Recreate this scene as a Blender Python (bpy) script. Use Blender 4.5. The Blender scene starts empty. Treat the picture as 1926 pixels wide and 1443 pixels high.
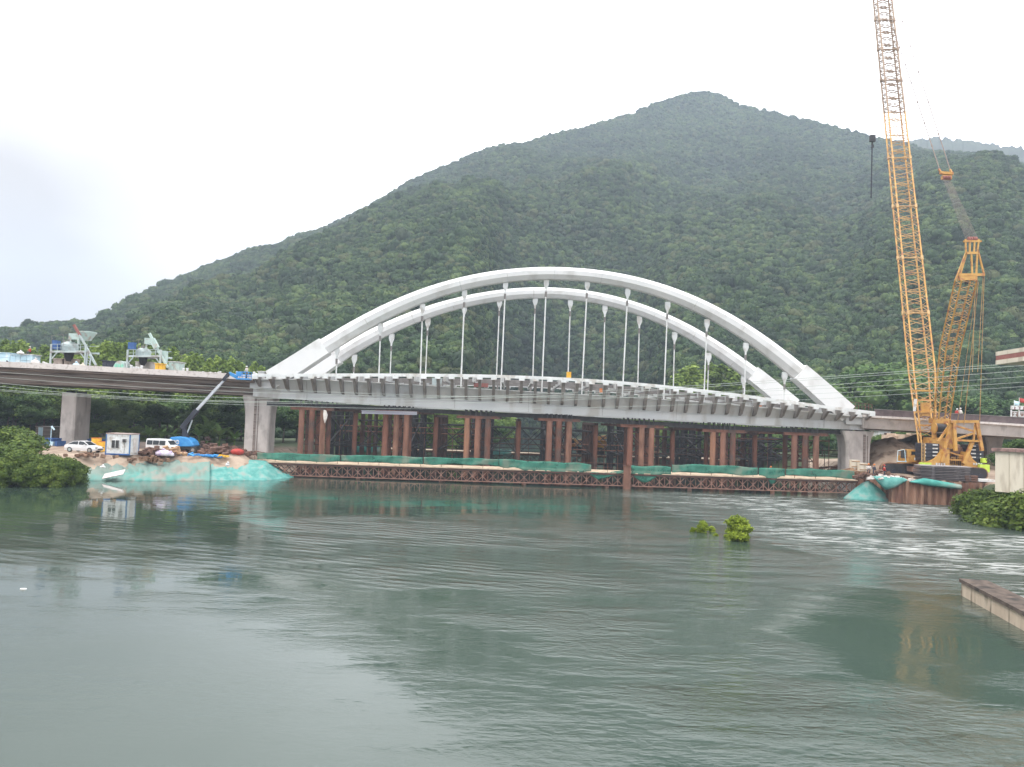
import bpy, bmesh, math, random
import numpy as np
from mathutils import Vector, Matrix

SC = bpy.context.scene
COL = SC.collection
R = math.radians
random.seed(7)

# ------------------------------------------------------------------ camera
W_PX, H_PX, F_PX = 1926.0, 1443.0, 1446.0
CAM = Vector((0.0, 0.0, 9.0))
PITCH, ROLL = R(2.6), R(2.0)
fwd = Vector((0, math.cos(PITCH), math.sin(PITCH)))
up0 = Vector((0, -math.sin(PITCH), math.cos(PITCH)))
rt0 = Vector((1, 0, 0))
rt = rt0 * math.cos(ROLL) + up0 * math.sin(ROLL)
up = up0 * math.cos(ROLL) - rt0 * math.sin(ROLL)
cam_data = bpy.data.cameras.new('camera')
cam_data.sensor_width = 36.0
cam_data.lens = 36.0 * F_PX / W_PX
cam_data.clip_start = 0.5
cam_data.clip_end = 6000
cam = bpy.data.objects.new('camera', cam_data)
COL.objects.link(cam)
m = Matrix((rt, up, -fwd)).transposed().to_4x4()
m.translation = CAM
cam.matrix_world = m
SC.camera = cam

# ------------------------------------------------------------------ world: bright overcast over a Nishita sky
SUN_EL, SUN_AZ = R(58), R(-38)       # sun high, to the left and a little behind the hill side of the camera
world = bpy.data.worlds.new('World')
SC.world = world
world.use_nodes = True
nt = world.node_tree
nt.nodes.clear()
N = nt.nodes.new
out = N('ShaderNodeOutputWorld'); bg = N('ShaderNodeBackground'); bg2 = N('ShaderNodeBackground'); add = N('ShaderNodeAddShader')
sky = N('ShaderNodeTexSky'); sky.sky_type = 'NISHITA'; sky.sun_disc = False
sky.sun_elevation = SUN_EL; sky.sun_rotation = R(-130)
sky.dust_density = 5; sky.air_density = 1.0
hsv = N('ShaderNodeHueSaturation'); hsv.inputs['Saturation'].default_value = 0.12; hsv.inputs['Value'].default_value = 0.7
nt.links.new(sky.outputs[0], hsv.inputs['Color'])
nt.links.new(hsv.outputs[0], bg.inputs['Color']); bg.inputs['Strength'].default_value = 0.05
tc = N('ShaderNodeTexCoord'); noi = N('ShaderNodeTexNoise'); noi.inputs['Scale'].default_value = 1.3
noi.inputs['Detail'].default_value = 4.0; noi.inputs['Roughness'].default_value = 0.45
mp = N('ShaderNodeMapping'); mp.inputs['Scale'].default_value = (1, 1, 2.2)
nt.links.new(tc.outputs['Generated'], mp.inputs['Vector']); nt.links.new(mp.outputs[0], noi.inputs['Vector'])
sep = N('ShaderNodeSeparateXYZ'); nt.links.new(tc.outputs['Generated'], sep.inputs[0])
# cloud thickness: thinner (brighter) overhead and to the right, greyer low on the left
ma = N('ShaderNodeMath'); ma.operation = 'MULTIPLY_ADD'; ma.inputs[1].default_value = 0.42; ma.inputs[2].default_value = 0.30
nt.links.new(sep.outputs['X'], ma.inputs[0])
mb = N('ShaderNodeMath'); mb.operation = 'MULTIPLY_ADD'; mb.inputs[1].default_value = 0.45
nt.links.new(sep.outputs['Z'], mb.inputs[0]); nt.links.new(ma.outputs[0], mb.inputs[2])
mc = N('ShaderNodeMath'); mc.operation = 'MULTIPLY_ADD'; mc.inputs[1].default_value = 0.5
nt.links.new(noi.outputs['Fac'], mc.inputs[0]); nt.links.new(mb.outputs[0], mc.inputs[2])
cr = N('ShaderNodeValToRGB')
cr.color_ramp.elements[0].position = 0.40; cr.color_ramp.elements[0].color = (0.255, 0.228, 0.208, 1)
cr.color_ramp.elements[1].position = 0.66; cr.color_ramp.elements[1].color = (1.0, 1.0, 1.01, 1)
nt.links.new(mc.outputs[0], cr.inputs[0])
nt.links.new(cr.outputs[0], bg2.inputs['Color']); bg2.inputs['Strength'].default_value = 2.0
nt.links.new(bg.outputs[0], add.inputs[0]); nt.links.new(bg2.outputs[0], add.inputs[1])
nt.links.new(add.outputs[0], out.inputs['Surface'])

sun_d = bpy.data.lights.new('sun', 'SUN'); sun_d.energy = 1.4; sun_d.angle = R(20); sun_d.color = (1, 0.96, 0.9)
sun = bpy.data.objects.new('sun', sun_d); COL.objects.link(sun)
sdir = Vector((-0.75, -0.45, 1.35)).normalized()      # towards the sun: left, behind the viewer, high
sun.rotation_euler = sdir.to_track_quat('Z', 'Y').to_euler()
sky.sun_elevation = math.asin(sdir.z); sky.sun_rotation = math.atan2(sdir.x, sdir.y)

SC.view_settings.view_transform = 'Standard'
SC.view_settings.look = 'None'
SC.view_settings.gamma = 1.0
SC.view_settings.exposure = 0.45
SC.view_settings.use_curve_mapping = False
SC.render.film_transparent = False
SC.cycles.use_denoising = True
SC.cycles.max_bounces = 8
SC.cycles.diffuse_bounces = 3
SC.cycles.glossy_bounces = 3
SC.cycles.transparent_max_bounces = 8
SC.cycles.volume_bounces = 0
SC.cycles.caustics_reflective = False
SC.cycles.caustics_refractive = False

# ------------------------------------------------------------------ helpers
def ray(px, py):
    return rt * ((px - W_PX / 2) / F_PX) - up * ((py - H_PX / 2) / F_PX) + fwd

def P(px, py, Y=None, z=None):
    """world point seen at pixel (px, py) of the photograph, at depth Y or at height z"""
    d = ray(px, py)
    k = (Y - CAM.y) / d.y if Y is not None else (z - CAM.z) / d.z
    return CAM + d * k

def interp(pts, x):
    xs = [p[0] for p in pts]; ys = [p[1] for p in pts]
    return float(np.interp(x, xs, ys))

ORIG = {}
class MB:
    def __init__(s):
        s.v = []; s.f = []
    def add(s, vs, fs):
        n = len(s.v); s.v += [Vector(v) for v in vs]; s.f += [tuple(i + n for i in f) for f in fs]; return s
    def box(s, c, size, rz=0.0, rx=0.0, ry=0.0):
        c = Vector(c); hx, hy, hz = size[0] / 2, size[1] / 2, size[2] / 2
        M = Matrix.Rotation(rz, 3, 'Z') @ Matrix.Rotation(ry, 3, 'Y') @ Matrix.Rotation(rx, 3, 'X')
        vs = [c + M @ Vector((x * hx, y * hy, z * hz)) for z in (-1, 1) for y in (-1, 1) for x in (-1, 1)]
        return s.add(vs, [(0, 2, 3, 1), (4, 5, 7, 6), (0, 1, 5, 4), (2, 6, 7, 3), (0, 4, 6, 2), (1, 3, 7, 5)])
    def beam(s, a, b, w, h=None, upv=(0, 0, 1)):
        a = Vector(a); b = Vector(b); h = h or w
        d = (b - a)
        if d.length < 1e-6: return s
        d.normalize(); u = Vector(upv)
        sd = d.cross(u)
        if sd.length < 1e-3: sd = d.cross(Vector((0, 1, 0)))
        sd.normalize(); u = sd.cross(d)
        vs = [p + sd * (x * w / 2) + u * (z * h / 2) for p in (a, b) for x, z in ((-1, -1), (1, -1), (1, 1), (-1, 1))]
        return s.add(vs, [(3, 2, 1, 0), (4, 5, 6, 7), (0, 1, 5, 4), (1, 2, 6, 5), (2, 3, 7, 6), (3, 0, 4, 7)])
    def tube(s, a, b, r, r2=None, n=8, caps=True):
        a = Vector(a); b = Vector(b); r2 = r if r2 is None else r2
        d = b - a
        if d.length < 1e-6: return s
        d.normalize()
        sd = d.cross(Vector((0, 0, 1)))
        if sd.length < 1e-3: sd = Vector((1, 0, 0))
        sd.normalize(); u = sd.cross(d)
        vs = []
        for p, rr in ((a, r), (b, r2)):
            for i in range(n):
                t = 2 * math.pi * i / n
                vs.append(p + sd * (math.cos(t) * rr) + u * (math.sin(t) * rr))
        fs = [(i, (i + 1) % n, n + (i + 1) % n, n + i) for i in range(n)]
        if caps: fs += [tuple(range(n - 1, -1, -1)), tuple(range(n, 2 * n))]
        return s.add(vs, fs)
    def path(s, pts, r, n=5):
        for a, b in zip(pts[:-1], pts[1:]): s.tube(a, b, r, n=n, caps=False)
        return s
    def loft(s, rings, caps=True, closed=True):
        n = len(rings[0]); vs = [p for rg in rings for p in rg]; fs = []
        for k in range(len(rings) - 1):
            for i in range(n if closed else n - 1):
                j = (i + 1) % n
                fs.append((k * n + i, k * n + j, (k + 1) * n + j, (k + 1) * n + i))
        if caps and closed:
            fs.append(tuple(range(n - 1, -1, -1))); fs.append(tuple((len(rings) - 1) * n + i for i in range(n)))
        return s.add(vs, fs)
    def sweep(s, path, sec, caps=True):
        """section of (dy, dz) offsets swept along a path that runs mostly along x"""
        return s.loft([[Vector(p) + Vector((0, dy, dz)) for dy, dz in sec] for p in path], caps)
    def lathe(s, c, prof, n=16):
        c = Vector(c); rings = []
        for r, z in prof:
            rings.append([c + Vector((math.cos(2 * math.pi * i / n) * r, math.sin(2 * math.pi * i / n) * r, z)) for i in range(n)])
        return s.loft(rings)
    def prism(s, poly, d0, d1):
        """poly: world points (outline), extruded from offset d0 to offset d1 (vectors)"""
        d0 = Vector(d0); d1 = Vector(d1)
        return s.loft([[Vector(p) + d0 for p in poly], [Vector(p) + d1 for p in poly]])
    def ball(s, c, r, n=10, m_=6, sc=(1, 1, 1)):
        c = Vector(c); rings = []
        for k in range(m_ + 1):
            t = -math.pi / 2 + math.pi * k / m_
            rr = max(math.cos(t), 0.02)
            rings.append([c + Vector((math.cos(2 * math.pi * i / n) * rr * r * sc[0], math.sin(2 * math.pi * i / n) * rr * r * sc[1], math.sin(t) * r * sc[2])) for i in range(n)])
        return s.loft(rings)
    def build(s, name, mat=None, parent=None, smooth=False, origin=None):
        if parent is not None: o0 = ORIG[parent.name]
        elif origin is not None: o0 = Vector(origin)
        else:
            xs = [v.x for v in s.v]; ys = [v.y for v in s.v]; zs = [v.z for v in s.v]
            o0 = Vector(((min(xs) + max(xs)) / 2, (min(ys) + max(ys)) / 2, min(zs)))
        me = bpy.data.meshes.new(name)
        me.from_pydata([tuple(v - o0) for v in s.v], [], s.f)
        bm = bmesh.new(); bm.from_mesh(me); bmesh.ops.recalc_face_normals(bm, faces=bm.faces); bm.to_mesh(me); bm.free()
        if smooth: me.polygons.foreach_set('use_smooth', [True] * len(me.polygons))
        if mat: me.materials.append(mat)
        o = bpy.data.objects.new(name, me); COL.objects.link(o)
        if parent is not None: o.parent = parent
        else: o.location = o0
        ORIG[o.name] = o0.copy()
        return o

def tag(o, label=None, cat=None, group=None, kind=None):
    if label: o['label'] = label
    if cat: o['category'] = cat
    if group: o['group'] = group
    if kind: o['kind'] = kind
    return o

def empty(name, loc, label=None, cat=None, group=None, rz=0.0):
    o = bpy.data.objects.new(name, None); o.empty_display_size = 0.5
    o.location = loc; o.rotation_euler = (0, 0, rz); COL.objects.link(o)
    ORIG[o.name] = Vector(loc)
    return tag(o, label, cat, group)

def copy_tree(o, parent=None):
    c = o.copy(); COL.objects.link(c)
    if parent is not None: c.parent = parent
    for ch in [x for x in bpy.data.objects if x.parent == o]: copy_tree(ch, c)
    return c

ORD = ['first', 'second', 'third', 'fourth', 'fifth', 'sixth', 'seventh', 'eighth', 'ninth', 'tenth', 'eleventh', 'twelfth', 'thirteenth', 'fourteenth',
       'fifteenth', 'sixteenth', 'seventeenth', 'eighteenth', 'nineteenth', 'twentieth'] + ['twenty-' + w for w in
       ('first', 'second', 'third', 'fourth', 'fifth', 'sixth', 'seventh', 'eighth', 'ninth')] + ['thirtieth'] + ['thirty-' + w for w in
       ('first', 'second', 'third', 'fourth', 'fifth', 'sixth', 'seventh', 'eighth', 'ninth')] + ['fortieth'] + ['forty-' + w for w in
       ('first', 'second', 'third', 'fourth', 'fifth', 'sixth', 'seventh', 'eighth', 'ninth')] + ['fiftieth'] + ['fifty-' + w for w in
       ('first', 'second', 'third', 'fourth', 'fifth', 'sixth', 'seventh', 'eighth', 'ninth')]

# ------------------------------------------------------------------ materials
def see_through(m_, k):
    t = m_.node_tree; o = t.nodes['Material Output']; s = o.inputs['Surface'].links[0].from_socket
    tr = t.nodes.new('ShaderNodeBsdfTransparent'); mx = t.nodes.new('ShaderNodeMixShader'); mx.inputs[0].default_value = k
    t.links.new(s, mx.inputs[1]); t.links.new(tr.outputs[0], mx.inputs[2]); t.links.new(mx.outputs[0], o.inputs['Surface'])
def mat(name, c1, c2=None, scale=1.0, rough=0.7, metal=0.0, bump=0.0, detail=6.0, stretch=(1, 1, 1), lo=0.35, hi=0.65, c3=None, s3=4.0, spec=0.5, coord='Object'):
    m_ = bpy.data.materials.new(name); m_.use_nodes = True
    t = m_.node_tree; b = t.nodes['Principled BSDF']
    b.inputs['Roughness'].default_value = rough; b.inputs['Metallic'].default_value = metal
    b.inputs['Specular IOR Level'].default_value = spec
    if c2 is None:
        b.inputs['Base Color'].default_value = (*c1, 1); return m_
    tc = t.nodes.new('ShaderNodeTexCoord'); mp = t.nodes.new('ShaderNodeMapping'); mp.inputs['Scale'].default_value = stretch
    if coord == 'World':
        g = t.nodes.new('ShaderNodeNewGeometry'); t.links.new(g.outputs['Position'], mp.inputs['Vector'])
    else: t.links.new(tc.outputs[coord], mp.inputs['Vector'])
    n = t.nodes.new('ShaderNodeTexNoise'); n.inputs['Scale'].default_value = scale; n.inputs['Detail'].default_value = detail
    n.inputs['Roughness'].default_value = 0.6
    t.links.new(mp.outputs[0], n.inputs['Vector'])
    r = t.nodes.new('ShaderNodeValToRGB'); r.color_ramp.elements[0].position = lo; r.color_ramp.elements[1].position = hi
    r.color_ramp.elements[0].color = (*c1, 1); r.color_ramp.elements[1].color = (*c2, 1)
    t.links.new(n.outputs['Fac'], r.inputs[0])
    col = r.outputs[0]
    if c3 is not None:
        n2 = t.nodes.new('ShaderNodeTexNoise'); n2.inputs['Scale'].default_value = s3; n2.inputs['Detail'].default_value = 5.0
        t.links.new(mp.outputs[0], n2.inputs['Vector'])
        r2 = t.nodes.new('ShaderNodeValToRGB'); r2.color_ramp.elements[0].position = 0.52; r2.color_ramp.elements[1].position = 0.66
        t.links.new(n2.outputs['Fac'], r2.inputs[0])
        mx = t.nodes.new('ShaderNodeMix'); mx.data_type = 'RGBA'
        t.links.new(r2.outputs[0], mx.inputs[0]); t.links.new(col, mx.inputs[6]); mx.inputs[7].default_value = (*c3, 1)
        col = mx.outputs[2]
    t.links.new(col, b.inputs['Base Color'])
    if bump:
        bp = t.nodes.new('ShaderNodeBump'); bp.inputs['Strength'].default_value = bump; bp.inputs['Distance'].default_value = 0.05
        t.links.new(n.outputs['Fac'], bp.inputs['Height']); t.links.new(bp.outputs[0], b.inputs['Normal'])
    return m_

def foliage(name, dark, mid, light, transl=0.25, rnd=0.35, inst=False, scale=0.5):
    m_ = bpy.data.materials.new(name); m_.use_nodes = True
    t = m_.node_tree; b = t.nodes['Principled BSDF']; L = t.links.new
    b.inputs['Roughness'].default_value = 0.65; b.inputs['Specular IOR Level'].default_value = 0.25
    oi = t.nodes.new('ShaderNodeObjectInfo'); g = t.nodes.new('ShaderNodeNewGeometry')
    n = t.nodes.new('ShaderNodeTexNoise'); n.inputs['Scale'].default_value = scale; n.inputs['Detail'].default_value = 3
    L(g.outputs['Position'], n.inputs['Vector'])
    n2 = t.nodes.new('ShaderNodeTexNoise'); n2.inputs['Scale'].default_value = 0.02; n2.inputs['Detail'].default_value = 3
    L(g.outputs['Position'], n2.inputs['Vector'])
    a = t.nodes.new('ShaderNodeMath'); a.operation = 'MULTIPLY_ADD'; a.inputs[1].default_value = rnd
    L(oi.outputs['Random'], a.inputs[0]); L(n.outputs['Fac'], a.inputs[2])
    a2 = t.nodes.new('ShaderNodeMath'); a2.operation = 'MULTIPLY_ADD'; a2.inputs[1].default_value = 0.9 if inst else 0.3
    L(n2.outputs['Fac'], a2.inputs[0]); L(a.outputs[0], a2.inputs[2])
    ri = t.nodes.new('ShaderNodeMath'); ri.operation = 'MULTIPLY_ADD'; ri.inputs[1].default_value = 0.35
    L(g.outputs['Random Per Island'], ri.inputs[0]); L(a2.outputs[0], ri.inputs[2])
    r = t.nodes.new('ShaderNodeValToRGB'); e = r.color_ramp.elements
    base = 0.5 + rnd / 2 + (0.45 if inst else 0.15) + 0.175
    mr = t.nodes.new('ShaderNodeMapRange'); mr.inputs[1].default_value = base - 0.45; mr.inputs[2].default_value = base + 0.45
    L(ri.outputs[0], mr.inputs[0]); L(mr.outputs[0], r.inputs[0])
    e[0].position = 0.1; e[0].color = (*dark, 1); e[1].position = 0.9; e[1].color = (*light, 1)
    k = e.new(0.5); k.color = (*mid, 1)
    colr = r.outputs[0]
    if inst:       # some crowns of another species: dry olive, or dark blue-green
        for thr, cc in ((0.86, (0.095, 0.095, 0.045, 1)), (0.94, (0.020, 0.046, 0.030, 1))):
            gt = t.nodes.new('ShaderNodeMath'); gt.operation = 'GREATER_THAN'; gt.inputs[1].default_value = thr; L(oi.outputs['Random'], gt.inputs[0])
            hm_ = t.nodes.new('ShaderNodeMath'); hm_.operation = 'MULTIPLY'; hm_.inputs[1].default_value = 0.6; L(gt.outputs[0], hm_.inputs[0])
            mx = t.nodes.new('ShaderNodeMix'); mx.data_type = 'RGBA'; L(hm_.outputs[0], mx.inputs[0]); L(colr, mx.inputs[6]); mx.inputs[7].default_value = cc; colr = mx.outputs[2]
    L(colr, b.inputs['Base Color'])
    if transl > 0:
        tr = t.nodes.new('ShaderNodeBsdfTranslucent'); ms = t.nodes.new('ShaderNodeMixShader'); ms.inputs[0].default_value = transl
        L(colr, tr.inputs['Color']); L(b.outputs[0], ms.inputs[1]); L(tr.outputs[0], ms.inputs[2])
        L(ms.outputs[0], t.nodes['Material Output'].inputs['Surface'])
    return m_

M = {}
M['concrete'] = mat('concrete', (0.40, 0.36, 0.34), (0.52, 0.48, 0.45), 0.5, 0.85, bump=0.2, c3=(0.33, 0.30, 0.28), s3=0.9, stretch=(1, 1, 0.5))
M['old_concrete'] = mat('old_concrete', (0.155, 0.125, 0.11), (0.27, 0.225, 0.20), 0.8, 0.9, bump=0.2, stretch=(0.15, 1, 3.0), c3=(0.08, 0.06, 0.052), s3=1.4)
M['pale_concrete'] = mat('pale_concrete', (0.54, 0.49, 0.46), (0.64, 0.59, 0.56), 0.4, 0.85, c3=(0.42, 0.37, 0.34), s3=2.0)
M['girder_grey'] = mat('girder_grey', (0.47, 0.475, 0.47), (0.57, 0.575, 0.57), 0.15, 0.5, c3=(0.40, 0.385, 0.36), s3=0.5, stretch=(1, 1, 0.4))
M['arch_white'] = mat('arch_white', (0.68, 0.68, 0.67), (0.77, 0.76, 0.75), 0.12, 0.4, c3=(0.60, 0.585, 0.565), s3=0.35)
M['bridge_white'] = mat('bridge_white', (0.60, 0.61, 0.60), (0.74, 0.74, 0.73), 0.3, 0.5, c3=(0.5, 0.47, 0.43), s3=0.8)
M['bracket_grey'] = mat('bracket_grey', (0.15, 0.135, 0.125), (0.24, 0.22, 0.205), 0.8, 0.6)
M['rust'] = mat('rust', (0.11, 0.048, 0.033), (0.21, 0.092, 0.062), 0.7, 0.85, c3=(0.09, 0.06, 0.05), s3=0.8, bump=0.2, stretch=(1, 1, 0.5))
M['truss'] = mat('truss', (0.24, 0.135, 0.105), (0.36, 0.20, 0.15), 0.5, 0.85, c3=(0.16, 0.08, 0.06), s3=0.9)
M['pile_tan'] = mat('pile_tan', (0.24, 0.12, 0.08), (0.40, 0.23, 0.155), 0.9, 0.85, c3=(0.14, 0.075, 0.055), s3=0.8, stretch=(1, 1, 0.3))
M['rust_bright'] = mat('rust_bright', (0.16, 0.078, 0.054), (0.28, 0.14, 0.095), 0.6, 0.85, c3=(0.16, 0.08, 0.06), s3=0.7, stretch=(1, 1, 0.4))
M['rust_dark'] = mat('rust_dark', (0.045, 0.028, 0.024), (0.10, 0.05, 0.038), 0.8, 0.85)
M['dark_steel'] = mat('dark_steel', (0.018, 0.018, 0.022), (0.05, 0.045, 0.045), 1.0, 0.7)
M['dirt'] = mat('dirt', (0.26, 0.185, 0.135), (0.44, 0.345, 0.265), 0.25, 0.95, c3=(0.18, 0.125, 0.09), s3=0.7, bump=0.4)
M['mud'] = mat('mud', (0.14, 0.075, 0.045), (0.32, 0.19, 0.12), 0.5, 0.95, c3=(0.09, 0.055, 0.04), s3=1.1, bump=0.5)
M['net'] = mat('net', (0.03, 0.22, 0.19), (0.09, 0.34, 0.29), 0.8, 0.85, c3=(0.22, 0.28, 0.24), s3=0.5, bump=0.5)
M['net_bright'] = mat('net_bright', (0.06, 0.24, 0.215), (0.16, 0.38, 0.34), 0.9, 0.85, bump=0.7, detail=9, c3=(0.24, 0.30, 0.27), s3=0.9)
M['net_rail'] = mat('net_rail', (0.03, 0.17, 0.12), (0.08, 0.29, 0.21), 0.9, 0.85, c3=(0.20, 0.28, 0.21), s3=0.5)
M['net_dusty'] = mat('net_dusty', (0.20, 0.25, 0.215), (0.10, 0.28, 0.245), 0.16, 0.9, lo=0.42, hi=0.60, c3=(0.25, 0.245, 0.21), s3=0.5, bump=0.5, detail=9)
see_through(M['net_rail'], 0.30)
M['cream'] = mat('cream', (0.62, 0.55, 0.44), (0.70, 0.63, 0.52), 0.6, 0.8, c3=(0.5, 0.43, 0.34), s3=1.5, stretch=(1, 1, 0.2))
M['brick_red'] = mat('brick_red', (0.24, 0.09, 0.075), (0.32, 0.13, 0.11), 2.0, 0.8)
M['coping'] = mat('coping', (0.22, 0.13, 0.11), (0.34, 0.21, 0.19), 1.4, 0.8, c3=(0.12, 0.08, 0.07), s3=2.0)
M['crane_orange'] = mat('crane_orange', (0.47, 0.235, 0.045), (0.59, 0.335, 0.085), 0.8, 0.5, c3=(0.35, 0.13, 0.05), s3=1.4)
M['crane_pale'] = mat('crane_pale', (0.44, 0.26, 0.09), (0.58, 0.37, 0.16), 0.8, 0.5, c3=(0.30, 0.15, 0.09), s3=1.0)
M['crane_brown'] = mat('crane_brown', (0.22, 0.13, 0.10), (0.36, 0.22, 0.16), 0.8, 0.6)
M['crane_black'] = mat('crane_black', (0.013, 0.016, 0.028), (0.03, 0.032, 0.045), 1.0, 0.5)
M['black'] = mat('black', (0.02, 0.02, 0.022), (0.04, 0.04, 0.04), 3.0, 0.6)
M['glass'] = mat('glass', (0.03, 0.035, 0.04), rough=0.12)
M['white_paint'] = mat('white_paint', (0.62, 0.62, 0.61), (0.74, 0.74, 0.73), 1.0, 0.5, c3=(0.5, 0.45, 0.4), s3=1.8)
M['car_white'] = mat('car_white', (0.72, 0.72, 0.73), rough=0.25)
M['blue'] = mat('blue', (0.03, 0.22, 0.55), (0.06, 0.30, 0.62), 2.0, 0.4)
M['post_blue'] = mat('post_blue', (0.06, 0.14, 0.30), (0.10, 0.20, 0.38), 1.0, 0.6)
M['blue_dark'] = mat('blue_dark', (0.02, 0.07, 0.22), (0.05, 0.13, 0.33), 2.0, 0.5)
M['blue_pale'] = mat('blue_pale', (0.42, 0.62, 0.72), (0.60, 0.76, 0.82), 0.7, 0.6, c3=(0.72, 0.76, 0.78), s3=1.0)
M['plant_grey'] = mat('plant_grey', (0.36, 0.42, 0.42), (0.48, 0.54, 0.53), 0.8, 0.5, c3=(0.30, 0.28, 0.26), s3=1.0)
M['plant_green'] = mat('plant_green', (0.38, 0.50, 0.46), (0.50, 0.60, 0.56), 0.8, 0.5, c3=(0.38, 0.33, 0.28), s3=1.3)
M['green_tank'] = mat('green_tank', (0.15, 0.52, 0.36), (0.35, 0.68, 0.53), 0.8, 0.6)
M['yellow'] = mat('yellow', (0.72, 0.38, 0.02), (0.85, 0.50, 0.05), 1.5, 0.5)
M['orange'] = mat('orange', (0.60, 0.16, 0.03), (0.72, 0.24, 0.05), 1.5, 0.6)
M['red'] = mat('red', (0.30, 0.025, 0.02), (0.46, 0.05, 0.035), 3.0, 0.7)
M['hivis'] = mat('hivis', (0.45, 0.62, 0.05), (0.58, 0.74, 0.10), 1.5, 0.5)
M['purple'] = mat('purple', (0.42, 0.30, 0.50), (0.72, 0.64, 0.74), 1.6, 0.7, c3=(0.75, 0.72, 0.70), s3=2.5, bump=0.4)
M['pale_cloth'] = mat('pale_cloth', (0.55, 0.50, 0.46), (0.72, 0.68, 0.64), 1.6, 0.8)
M['timber'] = mat('timber', (0.34, 0.20, 0.11), (0.50, 0.33, 0.20), 1.6, 0.85, c3=(0.18, 0.10, 0.06), s3=2.0)
M['plank'] = mat('plank', (0.50, 0.38, 0.26), (0.62, 0.50, 0.37), 0.5, 0.85, c3=(0.30, 0.22, 0.15), s3=0.8)
M['wire'] = mat('wire', (0.42, 0.46, 0.42), rough=0.5)
M['cable'] = mat('cable', (0.16, 0.12, 0.10), (0.24, 0.18, 0.15), 1.0, 0.6)
M['skin'] = mat('skin', (0.40, 0.24, 0.17), rough=0.6)
M['cloth_dark'] = mat('cloth_dark', (0.03, 0.035, 0.05), (0.06, 0.06, 0.08), 5.0, 0.9)
M['bark'] = mat('bark', (0.07, 0.05, 0.035), (0.14, 0.105, 0.08), 3.0, 0.95)
M['scrap'] = mat('scrap', (0.07, 0.04, 0.03), (0.20, 0.11, 0.08), 2.0, 0.9)
M['leaf_hill'] = foliage('leaf_hill', (0.015, 0.034, 0.013), (0.038, 0.078, 0.025), (0.115, 0.165, 0.050), 0.15, 0.55, inst=True, scale=0.25)
M['leaf_dark'] = foliage('leaf_dark', (0.022, 0.050, 0.018), (0.062, 0.125, 0.036), (0.14, 0.22, 0.06), 0.2, 0.3)
M['leaf_mid'] = foliage('leaf_mid', (0.030, 0.062, 0.016), (0.075, 0.135, 0.030), (0.16, 0.235, 0.055), 0.3, 0.4)
M['leaf_fresh'] = foliage('leaf_fresh', (0.055, 0.095, 0.020), (0.14, 0.22, 0.040), (0.28, 0.36, 0.07), 0.35, 0.4)
M['leaf_bright'] = foliage('leaf_bright', (0.07, 0.115, 0.022), (0.17, 0.25, 0.045), (0.30, 0.39, 0.085), 0.3, 0.4)
M['leaf_lime'] = foliage('leaf_lime', (0.10, 0.14, 0.008), (0.21, 0.28, 0.018), (0.34, 0.41, 0.05), 0.3, 0.2)
M['leaf_shrub'] = foliage('leaf_shrub', (0.030, 0.058, 0.010), (0.080, 0.130, 0.018), (0.18, 0.23, 0.04), 0.25, 0.3, scale=0.9)
M['banana'] = foliage('banana', (0.06, 0.12, 0.03), (0.13, 0.24, 0.06), (0.26, 0.38, 0.13), 0.35, 0.2)
# ------------------------------------------------------------------ terrain
def azel(px, py):
    d = ray(px, py); return math.atan2(d.x, d.y), math.atan2(d.z, math.hypot(d.x, d.y))
RIDGE = [(-500, 660), (-200, 640), (0, 628), (60, 620), (110, 614), (180, 614), (230, 582), (290, 547), (350, 524), (400, 504), (450, 487), (520, 465), (560, 445),
         (600, 436), (640, 417), (690, 396), (740, 365), (770, 345), (800, 332), (850, 312), (880, 297), (920, 282), (950, 275), (990, 273), (1010, 265),
         (1060, 250), (1100, 243), (1150, 227), (1190, 216), (1220, 201), (1260, 188), (1300, 177), (1330, 174), (1360, 183), (1390, 201), (1430, 208),
         (1460, 215), (1500, 226), (1540, 234), (1580, 246), (1620, 255), (1650, 265), (1700, 270), (1730, 283), (1760, 290), (1850, 297), (1926, 314),
         (2200, 360), (2600, 430)]
RA = [azel(*p) for p in RIDGE]; RAx = np.array([a for a, e in RA]); RAe = np.array([e for a, e in RA])
SPUR = [(-500, 690), (0, 655), (100, 648), (180, 626), (270, 600), (400, 548), (545, 498), (700, 445), (800, 402), (900, 350), (1000, 330), (1200, 340),
        (1330, 330), (1500, 400), (1600, 430), (1750, 360), (1926, 350), (2600, 480)]
SA = [azel(*p) for p in SPUR]; SAx = np.array([a for a, e in SA]); SAe = np.array([e for a, e in SA])
AZ = lambda px: azel(px, 780)[0]
Rr = [(-500, 460), (0, 480), (180, 560), (350, 760), (930, 900), (1330, 1050), (1650, 950), (1926, 820), (2600, 700)]
RRx = np.array([AZ(p) for p, _ in Rr]); RRv = np.array([v for _, v in Rr], float)
Fr = [(-500, 330), (0, 340), (180, 380), (545, 470), (900, 560), (1330, 700), (1650, 560), (1926, 560), (2600, 480)]
FRx = np.array([AZ(p) for p, _ in Fr]); FRv = np.array([v for _, v in Fr], float)
Br = [(-500, 185), (860, 190), (930, 330), (1060, 380), (1200, 330), (1290, 210), (2600, 200)]
BRx = np.array([AZ(p) for p, _ in Br]); BRv = np.array([v for _, v in Br], float)

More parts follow.
